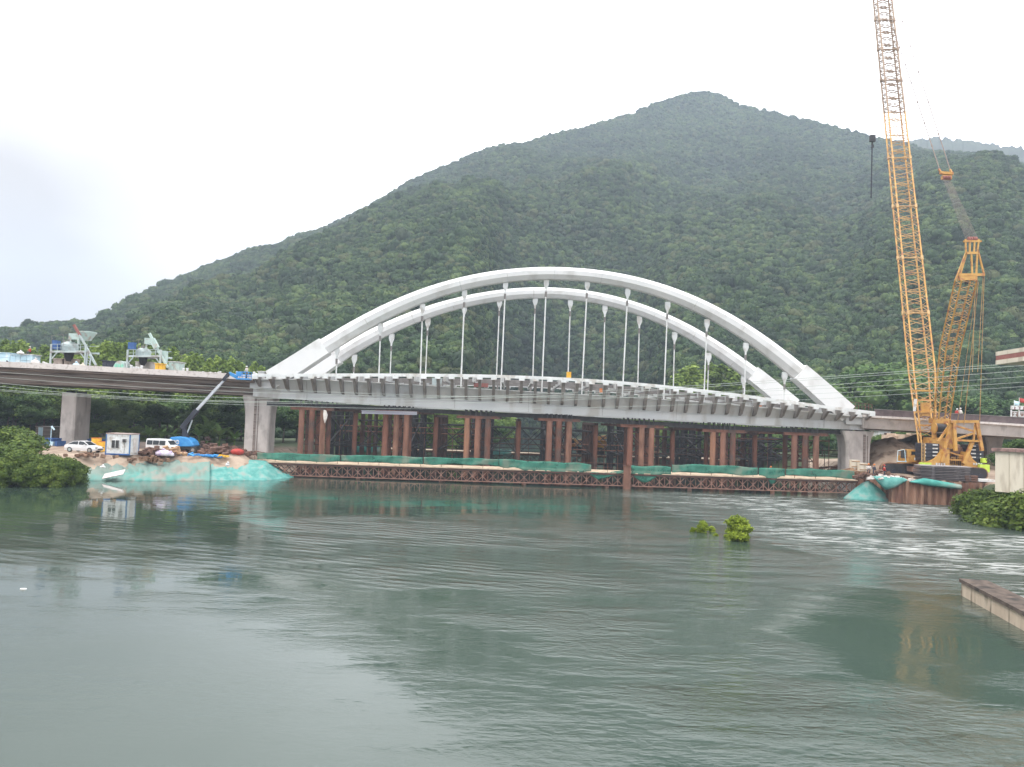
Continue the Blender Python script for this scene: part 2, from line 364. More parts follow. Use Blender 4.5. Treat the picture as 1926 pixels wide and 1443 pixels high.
rng = np.random.RandomState(11)
_perm = rng.rand(512, 512).astype(float)
def vnoise(x, y):
    xi = np.floor(x).astype(int); yi = np.floor(y).astype(int); fx = x - xi; fy = y - yi
    fx = fx * fx * (3 - 2 * fx); fy = fy * fy * (3 - 2 * fy)
    g = lambda a, b: _perm[a % 512, b % 512]
    return (g(xi, yi) * (1 - fx) + g(xi + 1, yi) * fx) * (1 - fy) + (g(xi, yi + 1) * (1 - fx) + g(xi + 1, yi + 1) * fx) * fy
def fbm(x, y, o=4):
    s = 0; a = 1; t = 0
    for k in range(o):
        s = s + a * vnoise(x * 2 ** k + 17 * k, y * 2 ** k + 31 * k); t += a; a *= 0.5
    return s / t

def ss(x, a, b):
    t = np.clip((x - a) / (b - a), 0, 1); return t * t * (3 - 2 * t)

XLp = [(0, -400), (84, -400), (86, -31), (96, -31.0), (112, -32), (150, -33), (200, -24), (250, -9), (400, -17), (460, -10)]
XRp = [(0, 60), (60, 54.5), (79, 53.2), (92, 55.0), (98.4, 57.5), (98.5, 49.6), (112, 51.6), (150, 56), (200, 52), (250, 42), (400, 75), (460, 40)]
YBp = [(-400, 74), (-90, 78), (-62, 87.5), (-52, 90.8), (-44, 94.6), (-36, 98), (-30, 101.5), (-28, 105)]

def height(x, y):
    az = np.arctan2(x, y); r = np.hypot(x, y)
    xl = np.interp(y, *zip(*XLp)); xr = np.interp(y, *zip(*XRp)); yb = np.interp(x, *zip(*YBp))
    sl = np.minimum(xl - x, y - yb); sr = x - xr
    steep = (y > 98.4) & (y < 114)          # sheet piles hold this edge
    zl = np.clip(sl * 0.62 - 0.1, -2.5, 2.7); zr = np.clip(sr * 0.9 - 0.1, -2.5, 3.0)
    zr = np.where(steep, np.clip(sr * 5 - 0.1, -2.5, 3.0), zr); zr = np.where((y < 91), np.clip(sr * 1.3 - 0.1, -2.5, 4.4), zr)
    land = np.maximum(zl, zr) + 0.25 * (fbm(x * 0.35, y * 0.35) - 0.5)
    # earth heap behind the right pier
    ex = (x - 71) / 9.0; ey = (y - 132) / 13.0
    land = np.where(land > 1, land + np.clip(5.6 * np.exp(-(ex * ex + ey * ey) * 1.1), 0, 9) * (0.8 + 0.4 * fbm(x * 0.3, y * 0.3)), land)
    land = np.where(land > 1, land + 4.6 * np.exp(-(((x - 58.5) / 6.5) ** 2 + ((y - 119) / 7.0) ** 2) * 1.1) * (0.75 + 0.5 * fbm(x * 0.5, y * 0.5)), land)
    B = np.interp(az, BRx, BRv); F = np.interp(az, FRx, FRv); Rg = np.interp(az, RRx, RRv)
    eS = np.interp(az, SAx, SAe); eR = np.interp(az, RAx, RAe)
    t1 = np.clip((r - B) / (F - B), 0, 1); t2 = np.clip((r - F) / (Rg - F), 0, 1)
    spur = np.clip((0.0 + (AZ(1000) - az) / 0.05), 0, 1)
    e = eS * np.sin(t1 * math.pi / 2) ** 0.9
    dip = -0.018 * spur * np.sin(np.clip(t2 * 1.6, 0, 1) * math.pi)
    e = np.where(r > F, eS + (eR - eS) * t2 ** 1.15 + dip, e)
    w = np.sin(np.clip((r - B) / (Rg - B), 0, 1) * math.pi) ** 0.7
    # gullies running down the slope
    g = fbm(az * 9 + 3, r * 0.0035 + 5, 4) - 0.5
    g2 = fbm(x * 0.012 + 9, y * 0.012, 3) - 0.5
    z = 9 + r * np.tan(e) + w * (g * 0.11 + g2 * 0.07) * r * 0.8
    zb = 9 + Rg * np.tan(eR) - (r - Rg) * 0.45
    z = np.where(r > Rg, np.maximum(zb, 5), z)
    hill = ss(r, B, B + 40)
    return land * (1 - hill) + np.maximum(z, land) * hill

az = np.linspace(AZ(-900), AZ(2700), 560)
rr = np.concatenate([np.linspace(50, 84, 24), np.linspace(84.5, 120, 72), np.linspace(121, 200, 80), np.geomspace(203, 1500, 170), [1750, 2200]])
A_, R_ = np.meshgrid(az, rr)
X_ = R_ * np.sin(A_); Y_ = R_ * np.cos(A_); Z_ = height(X_, Y_)
Z_[-2:, :] = 4
nr, na = A_.shape
verts = np.stack([X_.ravel(), Y_.ravel(), Z_.ravel()], 1)
idx = np.arange(nr * na).reshape(nr, na)
quads = np.stack([idx[:-1, :-1].ravel(), idx[:-1, 1:].ravel(), idx[1:, 1:].ravel(), idx[1:, :-1].ravel()], 1)
def np_mesh(name, v, f, mats=(), smooth=True):
    me = bpy.data.meshes.new(name)
    k = f.shape[1]
    me.vertices.add(len(v)); me.vertices.foreach_set('co', np.ascontiguousarray(v, dtype=np.float32).ravel())
    me.loops.add(f.size); me.loops.foreach_set('vertex_index', f.astype(np.int32).ravel())
    me.polygons.add(len(f)); me.polygons.foreach_set('loop_start', np.arange(0, f.size, k, dtype=np.int32))
    me.polygons.foreach_set('loop_total', np.full(len(f), k, dtype=np.int32))
    if smooth: me.polygons.foreach_set('use_smooth', np.ones(len(f), dtype=bool))
    me.update(calc_edges=True); me.validate()
    for m_ in mats: me.materials.append(m_)
    return me
def ground_mat():
    m_ = M['dirt'].copy(); m_.name = 'ground'; t = m_.node_tree; b = t.nodes['Principled BSDF']; L = t.links.new
    src = b.inputs['Base Color'].links[0].from_socket
    at = t.nodes.new('ShaderNodeAttribute'); at.attribute_name = 'green'
    g = t.nodes.new('ShaderNodeNewGeometry'); n = t.nodes.new('ShaderNodeTexNoise'); n.inputs['Scale'].default_value = 0.6; n.inputs['Detail'].default_value = 6
    L(g.outputs['Position'], n.inputs['Vector'])
    r = t.nodes.new('ShaderNodeValToRGB'); r.color_ramp.elements[0].color = (0.018, 0.032, 0.012, 1); r.color_ramp.elements[1].color = (0.06, 0.085, 0.028, 1)
    L(n.outputs['Fac'], r.inputs[0])
    mx = t.nodes.new('ShaderNodeMix'); mx.data_type = 'RGBA'
    L(at.outputs['Fac'], mx.inputs[0]); L(src, mx.inputs[6]); L(r.outputs[0], mx.inputs[7]); L(mx.outputs[2], b.inputs['Base Color'])
    return m_
gme = np_mesh('ground', verts, quads, [ground_mat()])
green = np.clip((Y_ - 128) / 8 + 1.5 * (fbm(X_ * 0.15, Y_ * 0.15) - 0.5), 0, 1)
moundx = np.exp(-(((X_ - 71) / 12) ** 2 + ((Y_ - 130) / 17) ** 2) * 1.0)
green = np.where(moundx > 0.06, 0, green)
green = np.where((Y_ < 98.3) & (X_ > 52) & ((Y_ < 92) | (X_ < 60)), 1, green)
green = np.where((X_ < -64) & (Y_ < 100), 1, green)
at = gme.attributes.new('green', 'FLOAT', 'POINT'); at.data.foreach_set('value', green.ravel().astype(np.float32))
ground = bpy.data.objects.new('ground', gme); COL.objects.link(ground); tag(ground, kind='structure')

# distant ridge
FARR = [(1480, 330), (1560, 300), (1640, 276), (1700, 264), (1740, 259), (1800, 262), (1850, 268), (1926, 279), (2100, 300), (2400, 340), (2700, 420)]
fa = [azel(*p) for p in FARR]
azf = np.linspace(fa[0][0], fa[-1][0], 420); ef = np.interp(azf, [a for a, e in fa], [e for a, e in fa])
rf = np.array([1250, 1400, 1550, 1700, 1850, 2100]) * 0.75; hf = np.array([0.3, 0.62, 0.85, 1.0, 0.8, 0.1])
Af, Rf = np.meshgrid(azf, rf)
zf = 9 + (1275 * np.tan(ef))[None, :] * hf[:, None] + (fbm(Af * 260, Rf * 0.02, 4) - 0.5) * 12
vf = np.stack([(Rf * np.sin(Af)).ravel(), (Rf * np.cos(Af)).ravel(), zf.ravel()], 1)
idf = np.arange(Af.size).reshape(Af.shape)
qf = np.stack([idf[:-1, :-1].ravel(), idf[:-1, 1:].ravel(), idf[1:, 1:].ravel(), idf[1:, :-1].ravel()], 1)
farhill = bpy.data.objects.new('distant_hill', np_mesh('distant_hill', vf, qf, [mat('distant_wood', (0.012, 0.020, 0.012), (0.035, 0.050, 0.026), 0.03, 0.9, detail=9)])); COL.objects.link(farhill); tag(farhill, kind='structure')

# ------------------------------------------------------------------ water
def water_mat():
    m_ = bpy.data.materials.new('river_water'); m_.use_nodes = True; t = m_.node_tree; b = t.nodes['Principled BSDF']; L = t.links.new; Nn = t.nodes.new
    b.inputs['Base Color'].default_value = (0.038, 0.088, 0.068, 1)
    b.inputs['Roughness'].default_value = 0.035; b.inputs['IOR'].default_value = 1.55
    b.inputs['Specular IOR Level'].default_value = 0.5
    g = Nn('ShaderNodeNewGeometry'); sp = Nn('ShaderNodeSeparateXYZ'); L(g.outputs['Position'], sp.inputs[0])
    def math_(op, a, b_=None, c=None):
        n = Nn('ShaderNodeMath'); n.operation = op
        for i, v in enumerate((a, b_, c)):
            if v is None: continue
            if isinstance(v, (int, float)): n.inputs[i].default_value = v
            else: L(v, n.inputs[i])
        return n.outputs[0]
    def noise(scale, stretch=(1, 1, 1), detail=2, rough=0.5, rot=0.0, dist=0.0):
        mp = Nn('ShaderNodeMapping'); mp.inputs['Scale'].default_value = stretch; mp.inputs['Rotation'].default_value = (0, 0, rot)
        L(g.outputs['Position'], mp.inputs[0]); n = Nn('ShaderNodeTexNoise'); n.inputs['Scale'].default_value = scale; n.inputs['Detail'].default_value = detail
        n.inputs['Roughness'].default_value = rough; n.inputs['Distortion'].default_value = dist; L(mp.outputs[0], n.inputs['Vector']); return n.outputs['Fac']
    def mrange(v, a, b_, c=0.0, d=1.0):
        n = Nn('ShaderNodeMapRange'); n.interpolation_type = 'SMOOTHSTEP'; L(v, n.inputs[0])
        for i, q in enumerate((a, b_, c, d)): n.inputs[i + 1].default_value = q
        return n.outputs[0]
    X, Yc = sp.outputs['X'], sp.outputs['Y']
    big = noise(0.035, detail=3)
    wob = math_('ADD', math_('MULTIPLY', math_('SUBTRACT', big, 0.5), 14.0), math_('MULTIPLY', math_('SUBTRACT', noise(0.35, (0.5, 1.2, 1), 4, 0.6), 0.5), 9.0))
    # current boundary: a line on the water, beyond it the fast broken flow
    a = P(1190, 945, z=0); b1 = P(1480, 1055, z=0); c = P(1800, 1112, z=0)
    nx, ny = (c.y - a.y), -(c.x - a.x); ln = math.hypot(nx, ny); nx /= -ln; ny /= -ln
    if nx * (60 - a.x) + ny * (90 - a.y) < 0: nx, ny = -nx, -ny
    sd = math_('ADD', math_('ADD', math_('MULTIPLY', math_('SUBTRACT', X, a.x), nx), math_('MULTIPLY', math_('SUBTRACT', Yc, a.y), ny)), wob)
    fast = math_('MULTIPLY', mrange(sd, -1.5, 4.5), mrange(Yc, 106, 96))
    fast = math_('MULTIPLY', fast, mrange(X, 5, 30))
    # calm pool, near left
    dl = math_('ADD', math_('ADD', math_('MULTIPLY', X, 0.55), math_('MULTIPLY', Yc, 0.42)), math_('MULTIPLY', wob, 0.6))
    calm = mrange(dl, 16.5, 12.0)
    farcalm = mrange(math_('ADD', Yc, math_('MULTIPLY', wob, 0.8)), 60, 74)
    left = mrange(X, 25, 5)
    farcalm = math_('MULTIPLY', farcalm, left)
    ripple = math_('SUBTRACT', 1.0, math_('MULTIPLY', calm, 0.86))
    ripple = math_('MULTIPLY', ripple, math_('SUBTRACT', 1.0, math_('MULTIPLY', farcalm, 0.85)))
    za = P(1690, 1190, z=0)
    ex = math_('DIVIDE', math_('SUBTRACT', X, za.x), 6.8); ey = math_('DIVIDE', math_('SUBTRACT', Yc, za.y), 9.0)
    rad = math_('ADD', math_('ADD', math_('MULTIPLY', ex, ex), math_('MULTIPLY', ey, ey)), math_('MULTIPLY', math_('SUBTRACT', noise(0.14, detail=4), 0.5), 1.6))
    pool = mrange(rad, 1.15, 0.55)
    ripple = math_('MULTIPLY', ripple, math_('SUBTRACT', 1.0, math_('MULTIPLY', pool, 0.82)))
    nearz = math_('MULTIPLY', mrange(math_('ADD', Yc, math_('MULTIPLY', wob, 0.25)), 29, 24), mrange(X, -4, 3))
    ripple = math_('MULTIPLY', ripple, math_('ADD', math_('MULTIPLY', nearz, 2.2), 1.0))
    patch2 = mrange(noise(0.30, (0.6, 1.5, 1), 4, 0.6), 0.38, 0.62, 0.35, 1.35)
    ripple = math_('MULTIPLY', ripple, patch2)
    trains = math_('MULTIPLY', mrange(X, 8, -4), math_('MULTIPLY', mrange(Yc, 34, 44), mrange(Yc, 80, 62)))
    patches = mrange(noise(0.05, (1, 2.2, 1), 3), 0.36, 0.60, 0.25, 1.3)
    ripple = math_('MULTIPLY', ripple, patches)
    h1 = noise(2.2, (1.0, 1.35, 1), 5, 0.62, rot=0.5, dist=0.3)
    h2 = noise(0.8, (0.8, 1.3, 1), 3, 0.5, rot=-0.25)
    wv = Nn('ShaderNodeTexWave'); wv.inputs['Scale'].default_value = 0.32; wv.inputs['Distortion'].default_value = 7; wv.inputs['Detail'].default_value = 3; wv.inputs['Detail Scale'].default_value = 0.25
    wv.bands_direction = 'Y'
    mpw = Nn('ShaderNodeMapping'); mpw.inputs['Rotation'].default_value = (0, 0, 0.35); L(g.outputs['Position'], mpw.inputs[0]); L(mpw.outputs[0], wv.inputs['Vector'])
    hs = math_('ADD', math_('MULTIPLY', h1, 0.072), math_('ADD', math_('MULTIPLY', h2, 0.022), math_('MULTIPLY', math_('MULTIPLY', wv.outputs['Fac'], 0.034), trains)))
    hs = math_('MULTIPLY', hs, ripple)
    f1 = noise(0.9, (0.5, 2.0, 1), 5, 0.62, rot=0.08, dist=0.6)
    f2 = noise(0.22, (0.6, 2.4, 1), 3, 0.5, rot=0.1)
    hf_ = math_('MULTIPLY', math_('ADD', math_('MULTIPLY', f1, 0.7), math_('MULTIPLY', f2, 0.8)), fast)
    mic = math_('MULTIPLY', noise(0.16, (1, 1.8, 1), 2), 0.02)
    hh = math_('ADD', math_('ADD', hs, hf_), mic)
    bp = Nn('ShaderNodeBump'); bp.inputs['Strength'].default_value = 1.0; bp.inputs['Distance'].default_value = 1.0
    L(hh, bp.inputs['Height']); L(bp.outputs[0], b.inputs['Normal'])
    # silt colour differs between the slow green pool and the fast brownish flow; sky reflection on the crests is painted in as pale streaks
    sky_streak = mrange(f1, 0.45, 0.63)
    sky_streak = math_('MULTIPLY', math_('MULTIPLY', sky_streak, fast), mrange(noise(0.12, (0.6, 1.6, 1), 3), 0.36, 0.58))
    mx = Nn('ShaderNodeMix'); mx.data_type = 'RGBA'; L(noise(0.02, detail=3), mx.inputs[0])
    mx.inputs[6].default_value = (0.027, 0.048, 0.036, 1); mx.inputs[7].default_value = (0.044, 0.067, 0.051, 1)
    mf = Nn('ShaderNodeMix'); mf.data_type = 'RGBA'; L(math_('MULTIPLY', sky_streak, 0.9), mf.inputs[0]); L(mx.outputs[2], mf.inputs[6]); mf.inputs[7].default_value = (0.56, 0.57, 0.55, 1)
    L(mf.outputs[2], b.inputs['Base Color'])
    L(math_('ADD', math_('ADD', math_('MULTIPLY', sky_streak, 0.4), math_('MULTIPLY', fast, 0.16)), math_('ADD', math_('MULTIPLY', ripple, 0.012), 0.012)), b.inputs['Roughness'])
    return m_
nx_, ny_ = 160, 160
wx = np.linspace(-900, 900, nx_); wy = np.concatenate([np.linspace(-60, 200, 100), np.linspace(210, 1200, 60)])
WX, WY = np.meshgrid(wx, wy)
wv_ = np.stack([WX.ravel(), WY.ravel(), np.zeros(WX.size)], 1); iw = np.arange(WX.size).reshape(WX.shape)
wq = np.stack([iw[:-1, :-1].ravel(), iw[:-1, 1:].ravel(), iw[1:, 1:].ravel(), iw[1:, :-1].ravel()], 1)
water = bpy.data.objects.new('water', np_mesh('water', wv_, wq, [water_mat()])); COL.objects.link(water); tag(water, kind='structure')

# ------------------------------------------------------------------ vegetation prototypes
def leafcloud(seed, lobes, nleaf, leaf, core=True, core_scale=0.82, r0=0.80, r1=1.08, up_bias=0.3):
    """lobes: (cx, cy, cz, rx, ry, rz); returns verts, quads of scattered leaf faces over dark cores"""
    rg = np.random.RandomState(seed); L = np.array(lobes, float)
    area = L[:, 3] * L[:, 5]; pr = area / area.sum()
    k = rg.choice(len(L), nleaf, p=pr)
    d = rg.normal(size=(nleaf, 3)); d /= np.linalg.norm(d, axis=1)[:, None]
    d[:, 2] = np.where(d[:, 2] < -0.35, -d[:, 2], d[:, 2])
    rad = rg.uniform(r0, r1, nleaf)[:, None]
    c = L[k, :3] + d * L[k, 3:6] * rad
    nrm = d + rg.normal(size=(nleaf, 3)) * 0.55 + np.array([0, 0, up_bias]); nrm /= np.linalg.norm(nrm, axis=1)[:, None]
    t = np.cross(nrm, rg.normal(size=(nleaf, 3))); t /= np.linalg.norm(t, axis=1)[:, None]
    bt = np.cross(nrm, t)
    s = leaf * rg.uniform(0.6, 1.4, nleaf)[:, None]
    asp = rg.uniform(0.45, 0.8, nleaf)[:, None]
    v = np.stack([c - t * s, c - bt * s * asp, c + t * s, c + bt * s * asp], 1).reshape(-1, 3)
    f = np.arange(nleaf * 4).reshape(-1, 4)
    if core:
        nu, nv = 10, 6
        for lb in L:
            th = np.linspace(0, 2 * np.pi, nu, endpoint=False); ph = np.linspace(-1.35, 1.5, nv)
            TH, PH = np.meshgrid(th, ph)
            wob = 1 + 0.22 * (rg.rand(*TH.shape) - 0.5)
            cv = np.stack([lb[0] + np.cos(TH) * np.cos(PH) * lb[3] * core_scale * wob, lb[1] + np.sin(TH) * np.cos(PH) * lb[4] * core_scale * wob,
                           lb[2] + np.sin(PH) * lb[5] * core_scale * wob], 2).reshape(-1, 3)
            ii = np.arange(nu * nv).reshape(nv, nu) + len(v)
            q = np.stack([ii[:-1].ravel(), np.roll(ii[:-1], -1, 1).ravel(), np.roll(ii[1:], -1, 1).ravel(), ii[1:].ravel()], 1)
            v = np.concatenate([v, cv]); f = np.concatenate([f, q])
    return v, f

def rand_lobes(seed, n, R_, H_, z0, r0, r1, squash=0.75):
    rg = np.random.RandomState(seed); out = []
    for i in range(n):
        a = rg.uniform(0, 6.28); q = math.sqrt(rg.uniform(0, 1)); zz = rg.uniform(0, 1)
        lim = math.sqrt(max(0.05, 1 - (zz * 2 - 0.9) ** 2 * 0.8))
        r = rg.uniform(r0, r1)
        out.append((math.cos(a) * q * R_ * lim, math.sin(a) * q * R_ * lim, z0 + zz * H_, r, r, r * squash))
    return out

# hill forest: crowns as instances on one points mesh (nobody could count them)
protos = bpy.data.collections.new('forest_crowns')
for k in range(6):
    n = [7, 9, 6, 10, 8, 7][k]
    lob = rand_lobes(100 + k, n, 0.62, 0.55, 0.1, 0.30, 0.52, 0.8) + [(0, 0, 0.15, 0.6, 0.6, 0.6)]
    v, f = leafcloud(200 + k, lob, 620, 0.085, core_scale=0.9)
    o = bpy.data.objects.new('crown_%s' % 'abcdef'[k], np_mesh('forest_crown', v, f, [M['leaf_hill']], smooth=False))
    protos.objects.link(o)
rg = np.random.RandomState(5)
NT = 150000
a = rg.uniform(AZ(-500), AZ(2500), NT); q = rg.uniform(0, 1, NT)
r = np.sqrt(185 ** 2 + q * (1120 ** 2 - 185 ** 2))
Bq = np.interp(a, BRx, BRv); Rq = np.interp(a, RRx, RRv)
keep = (r > Bq - 8) & (r < Rq + 25)
keep &= rg.rand(NT) < np.clip((420 / r) ** 0.9, 0.6, 1.0) * 1.1
a, r = a[keep], r[keep]
ax = rg.uniform(AZ(840), AZ(1330), 9000); rx_ = rg.uniform(195, 480, 9000); bx_ = np.interp(ax, BRx, BRv)
ax, rx_ = ax[rx_ > bx_ - 10], rx_[rx_ > bx_ - 10]; a = np.concatenate([a, ax]); r = np.concatenate([r, rx_])
x = r * np.sin(a); y = r * np.cos(a); z = height(x, y)
keep = z > 1.2
x, y, z, r = x[keep], y[keep], z[keep], r[keep]
n = len(x)
scl = rg.uniform(2.0, 4.6, n) * np.clip((r / 420) ** 0.2, 0.85, 1.08)
big = (rg.rand(n) < 0.06) & (r < 700); scl = np.where(big, scl * 1.5, scl)
fme = bpy.data.meshes.new('hill_forest'); fme.vertices.add(n)
fme.vertices.foreach_set('co', np.stack([x, y, z - 0.1 * scl], 1).astype(np.float32).ravel()); fme.update()
for nm, arr, ty in (('scl', scl, 'FLOAT'), ('rz', rg.uniform(0, 6.28, n), 'FLOAT'), ('zs', rg.uniform(0.8, 1.35, n), 'FLOAT')):
    at = fme.attributes.new(nm, ty, 'POINT'); at.data.foreach_set('value', arr.astype(np.float32))
at = fme.attributes.new('kindi', 'INT', 'POINT'); at.data.foreach_set('value', rg.randint(0, 6, n).astype(np.int32))
forest = bpy.data.objects.new('hill_forest', fme); COL.objects.link(forest)
tag(forest, 'dense green subtropical forest covering the whole hillside', 'forest', kind='stuff')
ng = bpy.data.node_groups.new('forest_scatter', 'GeometryNodeTree')
ng.interface.new_socket('Geometry', in_out='INPUT', socket_type='NodeSocketGeometry'); ng.interface.new_socket('Geometry', in_out='OUTPUT', socket_type='NodeSocketGeometry')
gi = ng.nodes.new('NodeGroupInput'); go = ng.nodes.new('NodeGroupOutput'); ip = ng.nodes.new('GeometryNodeInstanceOnPoints')
ci = ng.nodes.new('GeometryNodeCollectionInfo'); ci.inputs['Collection'].default_value = protos
ci.inputs['Separate Children'].default_value = True; ci.inputs['Reset Children'].default_value = True
def gattr(nm, ty='FLOAT'):
    nn = ng.nodes.new('GeometryNodeInputNamedAttribute'); nn.data_type = ty; nn.inputs['Name'].default_value = nm; return nn.outputs['Attribute']
cx = ng.nodes.new('ShaderNodeCombineXYZ'); ng.links.new(gattr('rz'), cx.inputs[2])
cs = ng.nodes.new('ShaderNodeCombineXYZ'); s_ = gattr('scl'); mz = ng.nodes.new('ShaderNodeMath'); mz.operation = 'MULTIPLY'
ng.links.new(s_, mz.inputs[0]); ng.links.new(gattr('zs'), mz.inputs[1])
ng.links.new(s_, cs.inputs[0]); ng.links.new(s_, cs.inputs[1]); ng.links.new(mz.outputs[0], cs.inputs[2])
ng.links.new(gi.outputs[0], ip.inputs['Points']); ng.links.new(ci.outputs[0], ip.inputs['Instance'])
ip.inputs['Pick Instance'].default_value = True
ng.links.new(gattr('kindi', 'INT'), ip.inputs['Instance Index']); ng.links.new(cx.outputs[0], ip.inputs['Rotation']); ng.links.new(cs.outputs[0], ip.inputs['Scale'])
ng.links.new(ip.outputs[0], go.inputs[0])
md = forest.modifiers.new('scatter', 'NODES'); md.node_group = ng
print('forest crowns', n)

# haze: one closed box of even, thin air
hz = MB(); hz.box((100, 750, 249), (4200, 3900, 506))
haze = hz.build('haze'); tag(haze, 'thin pale haze between the camera and the hill', 'haze', kind='stuff')
hm = bpy.data.materials.new('haze'); hm.use_nodes = True; t = hm.node_tree; t.nodes.remove(t.nodes['Principled BSDF'])
pv = t.nodes.new('ShaderNodeVolumePrincipled'); pv.inputs['Color'].default_value = (0.70, 0.83, 1.0, 1); pv.inputs['Density'].default_value = 0.0004
pv.inputs['Anisotropy'].default_value = 0.0
t.links.new(pv.outputs[0], t.nodes['Material Output'].inputs['Volume'])
haze.data.materials.append(hm)
# ------------------------------------------------------------------ arch bridge
def poly(pts, deg=6):
    xs = np.array([p[0] for p in pts], float); ys = np.array([p[1] for p in pts], float)
    x0, x1 = xs.min(), xs.max(); c = np.polyfit((xs - x0) / (x1 - x0), ys, deg)
    return (lambda x: float(np.polyval(c, (x - x0) / (x1 - x0)))), x0, x1
YF, YRr = 114.6, 137.0                     # depth of the near and the far rib
EDGE = [(474, 703.5), (504, 702.5), (564, 703.5), (640, 703.0), (710, 702.2), (860, 702.5), (949, 706), (1058, 711.5), (1167, 717), (1260, 724.5), (1345, 735.5), (1444, 748), (1544, 762), (1600, 768.5), (1646, 774)]
FLAN = [(474, 716), (580, 716.5), (710, 722), (860, 731), (949, 736), (1058, 743.5), (1167, 748.5), (1220, 752), (1345, 761), (1444, 769), (1540, 779), (1626, 787)]
FOLD = [(473, 728.5), (593, 741), (710, 746), (860, 752), (949, 758), (1058, 764), (1167, 770.5), (1260, 776), (1345, 780.5), (1444, 786), (1540, 791.5), (1626, 797)]
BOTT = [(473, 744.5), (593, 753), (702, 760.5), (860, 767), (949, 773), (1058, 780), (1167, 784), (1260, 788), (1345, 793.5), (1444, 799.5), (1540, 804.5), (1626, 808.5)]
bridge = empty('arch_bridge', P(1050, 712, 125), 'white twin arch bridge over the river with steel hangers and an unfinished deck', 'arch bridge')

def rib(top_pts, Y, thick0, thick1, foot_l, foot_r, wid):
    fn, x0, x1 = poly(top_pts)
    ns = 110; rings = []; fl = []; fr = []
    for i in range(ns + 1):
        u = i / ns; x = x0 + (x1 - x0) * u
        s = (fn(x + 1) - fn(x - 1)) / 2; nl = math.hypot(1, s); nx, ny = -s / nl, 1 / nl
        th = thick0 + (thick1 - thick0) * abs(2 * u - 1) ** 2
        T = P(x, fn(x), Y); B = P(x + nx * th, fn(x) + ny * th, Y)
        sec = [(-0.45, 1), (-1.0, 0.68), (-0.92, 0.34), (-0.40, 0), (0.40, 0), (0.92, 0.34), (1.0, 0.68), (0.45, 1)]
        ring = [B + (T - B) * v + Vector((0, y * wid, 0)) for y, v in sec]
        e = 0.045
        flat = [B + (T - B) * (v * (1 + 2 * e) - e) + Vector((0, y * wid * 1.05, 0)) for y, v in ((-1, 1), (-1, 0.66), (-1, 0.3), (-1, 0), (1, 0), (1, 0.3), (1, 0.66), (1, 1))]
        st = (x1 - x0) / ns
        if x < foot_l + st: fl.append(flat)
        if x > foot_r - st: fr.append(flat)
        if foot_l - st < x < foot_r + st: rings.append(ring)
    r = MB(); r.loft(rings); ro = r.build('arch_rib', M['arch_white'], bridge)
    for k in range(9, len(rings) - 4, 9):
        mb = MB(); c = sum(rings[k], Vector()) / 8; d = (rings[k + 1][0] - rings[k][0]).normalized() * .06
        g = [c + (v - c) * 1.014 for v in rings[k]]; mb.loft([[v - d for v in g], [v + d for v in g]]); mb.build('weld_joint', M['bridge_white'], ro)
    for seg in (fl, fr):
        if len(seg) > 1:
            mb = MB(); mb.loft(seg); f = mb.build('rib_foot', M['arch_white'])
            f.parent = ro; d = ORIG[f.name] - ORIG[ro.name]; f.location = d; ORIG[f.name] = ORIG[f.name]
    return fn
FT = [(505, 701), (560, 666), (600, 643.5), (648, 613.5), (728, 571), (795, 544.5), (860, 525.5), (927, 511), (985, 505), (1040, 503.5), (1090, 506), (1145, 513), (1200, 523.5), (1260, 540), (1349, 579), (1436, 632), (1512, 690), (1560, 731), (1600, 766)]
RT = [(560, 707), (617, 668), (655, 643), (722, 607.5), (790, 582), (860, 561.5), (949, 545.5), (1014, 541.5), (1102, 547), (1180, 564.5), (1260, 595), (1349, 642.5), (1427, 697), (1460, 723), (1498, 754)]
f_top = rib(FT, YF, 22.5, 33, 601, 1512, 1.25)
r_top = rib(RT, YRr, 19.5, 29, 628, 1424, 1.25)

def hanger(xt, yt, xb, yb, Y):
    t_ = P(xt, yt - 3, Y); b_ = P(xb, yb, Y); d = (b_ - t_).normalized(); sc_ = Y / 1446
    mb = MB(); k = sc_
    q = lambda dist, w, dep: [t_ + d * dist * k + Vector((sx * w * k, sy * dep, 0)) for sx, sy in ((-1, -1), (1, -1), (1, 1), (-1, 1))]
    mb.loft([q(0, 4.6, .22), q(9, 4.8, .22), q(12, 4.0, .2), q(18, 1.6, .15), q(23, 1.2, .13)])
    h = mb.build('hanger', M['bridge_white'], bridge)
    rod = MB().tube(t_ + d * 22 * k, b_, 0.10, n=8).build('rod', M['bridge_white'], None)
    clv = MB().tube(t_ + d * 23 * k, t_ + d * 33 * k, 0.17, n=8).build('clevis', M['bracket_grey'], None)
    for c in (rod, clv):
        c.parent = h; c.location = ORIG[c.name] - ORIG[h.name]
for xt, yt, xb in ((634, 655, 631), (716, 612, 711.5), (795, 575, 789.5), (874, 549, 866.5), (951, 533, 941.5), (1028, 529, 1018.5), (1105, 532, 1093.5), (1181, 546, 1170), (1256, 571, 1248), (1330, 604, 1323), (1403, 648, 1399), (1476, 703, 1474)):
    hanger(xt, yt, xb, interp(EDGE, xb) + 38, YF)
for xt, yt, xb in ((667, 670, 664), (737, 631, 733), (805, 602, 799.5), (874, 577, 866), (940, 565, 933), (1007, 561, 1001.5), (1073, 566, 1067.5), (1138, 577, 1134), (1203, 598, 1199), (1269, 628, 1266), (1333, 667, 1330.5), (1399, 710, 1397)):
    hanger(xt, yt, xb, interp(EDGE, xb) + 22, YRr)

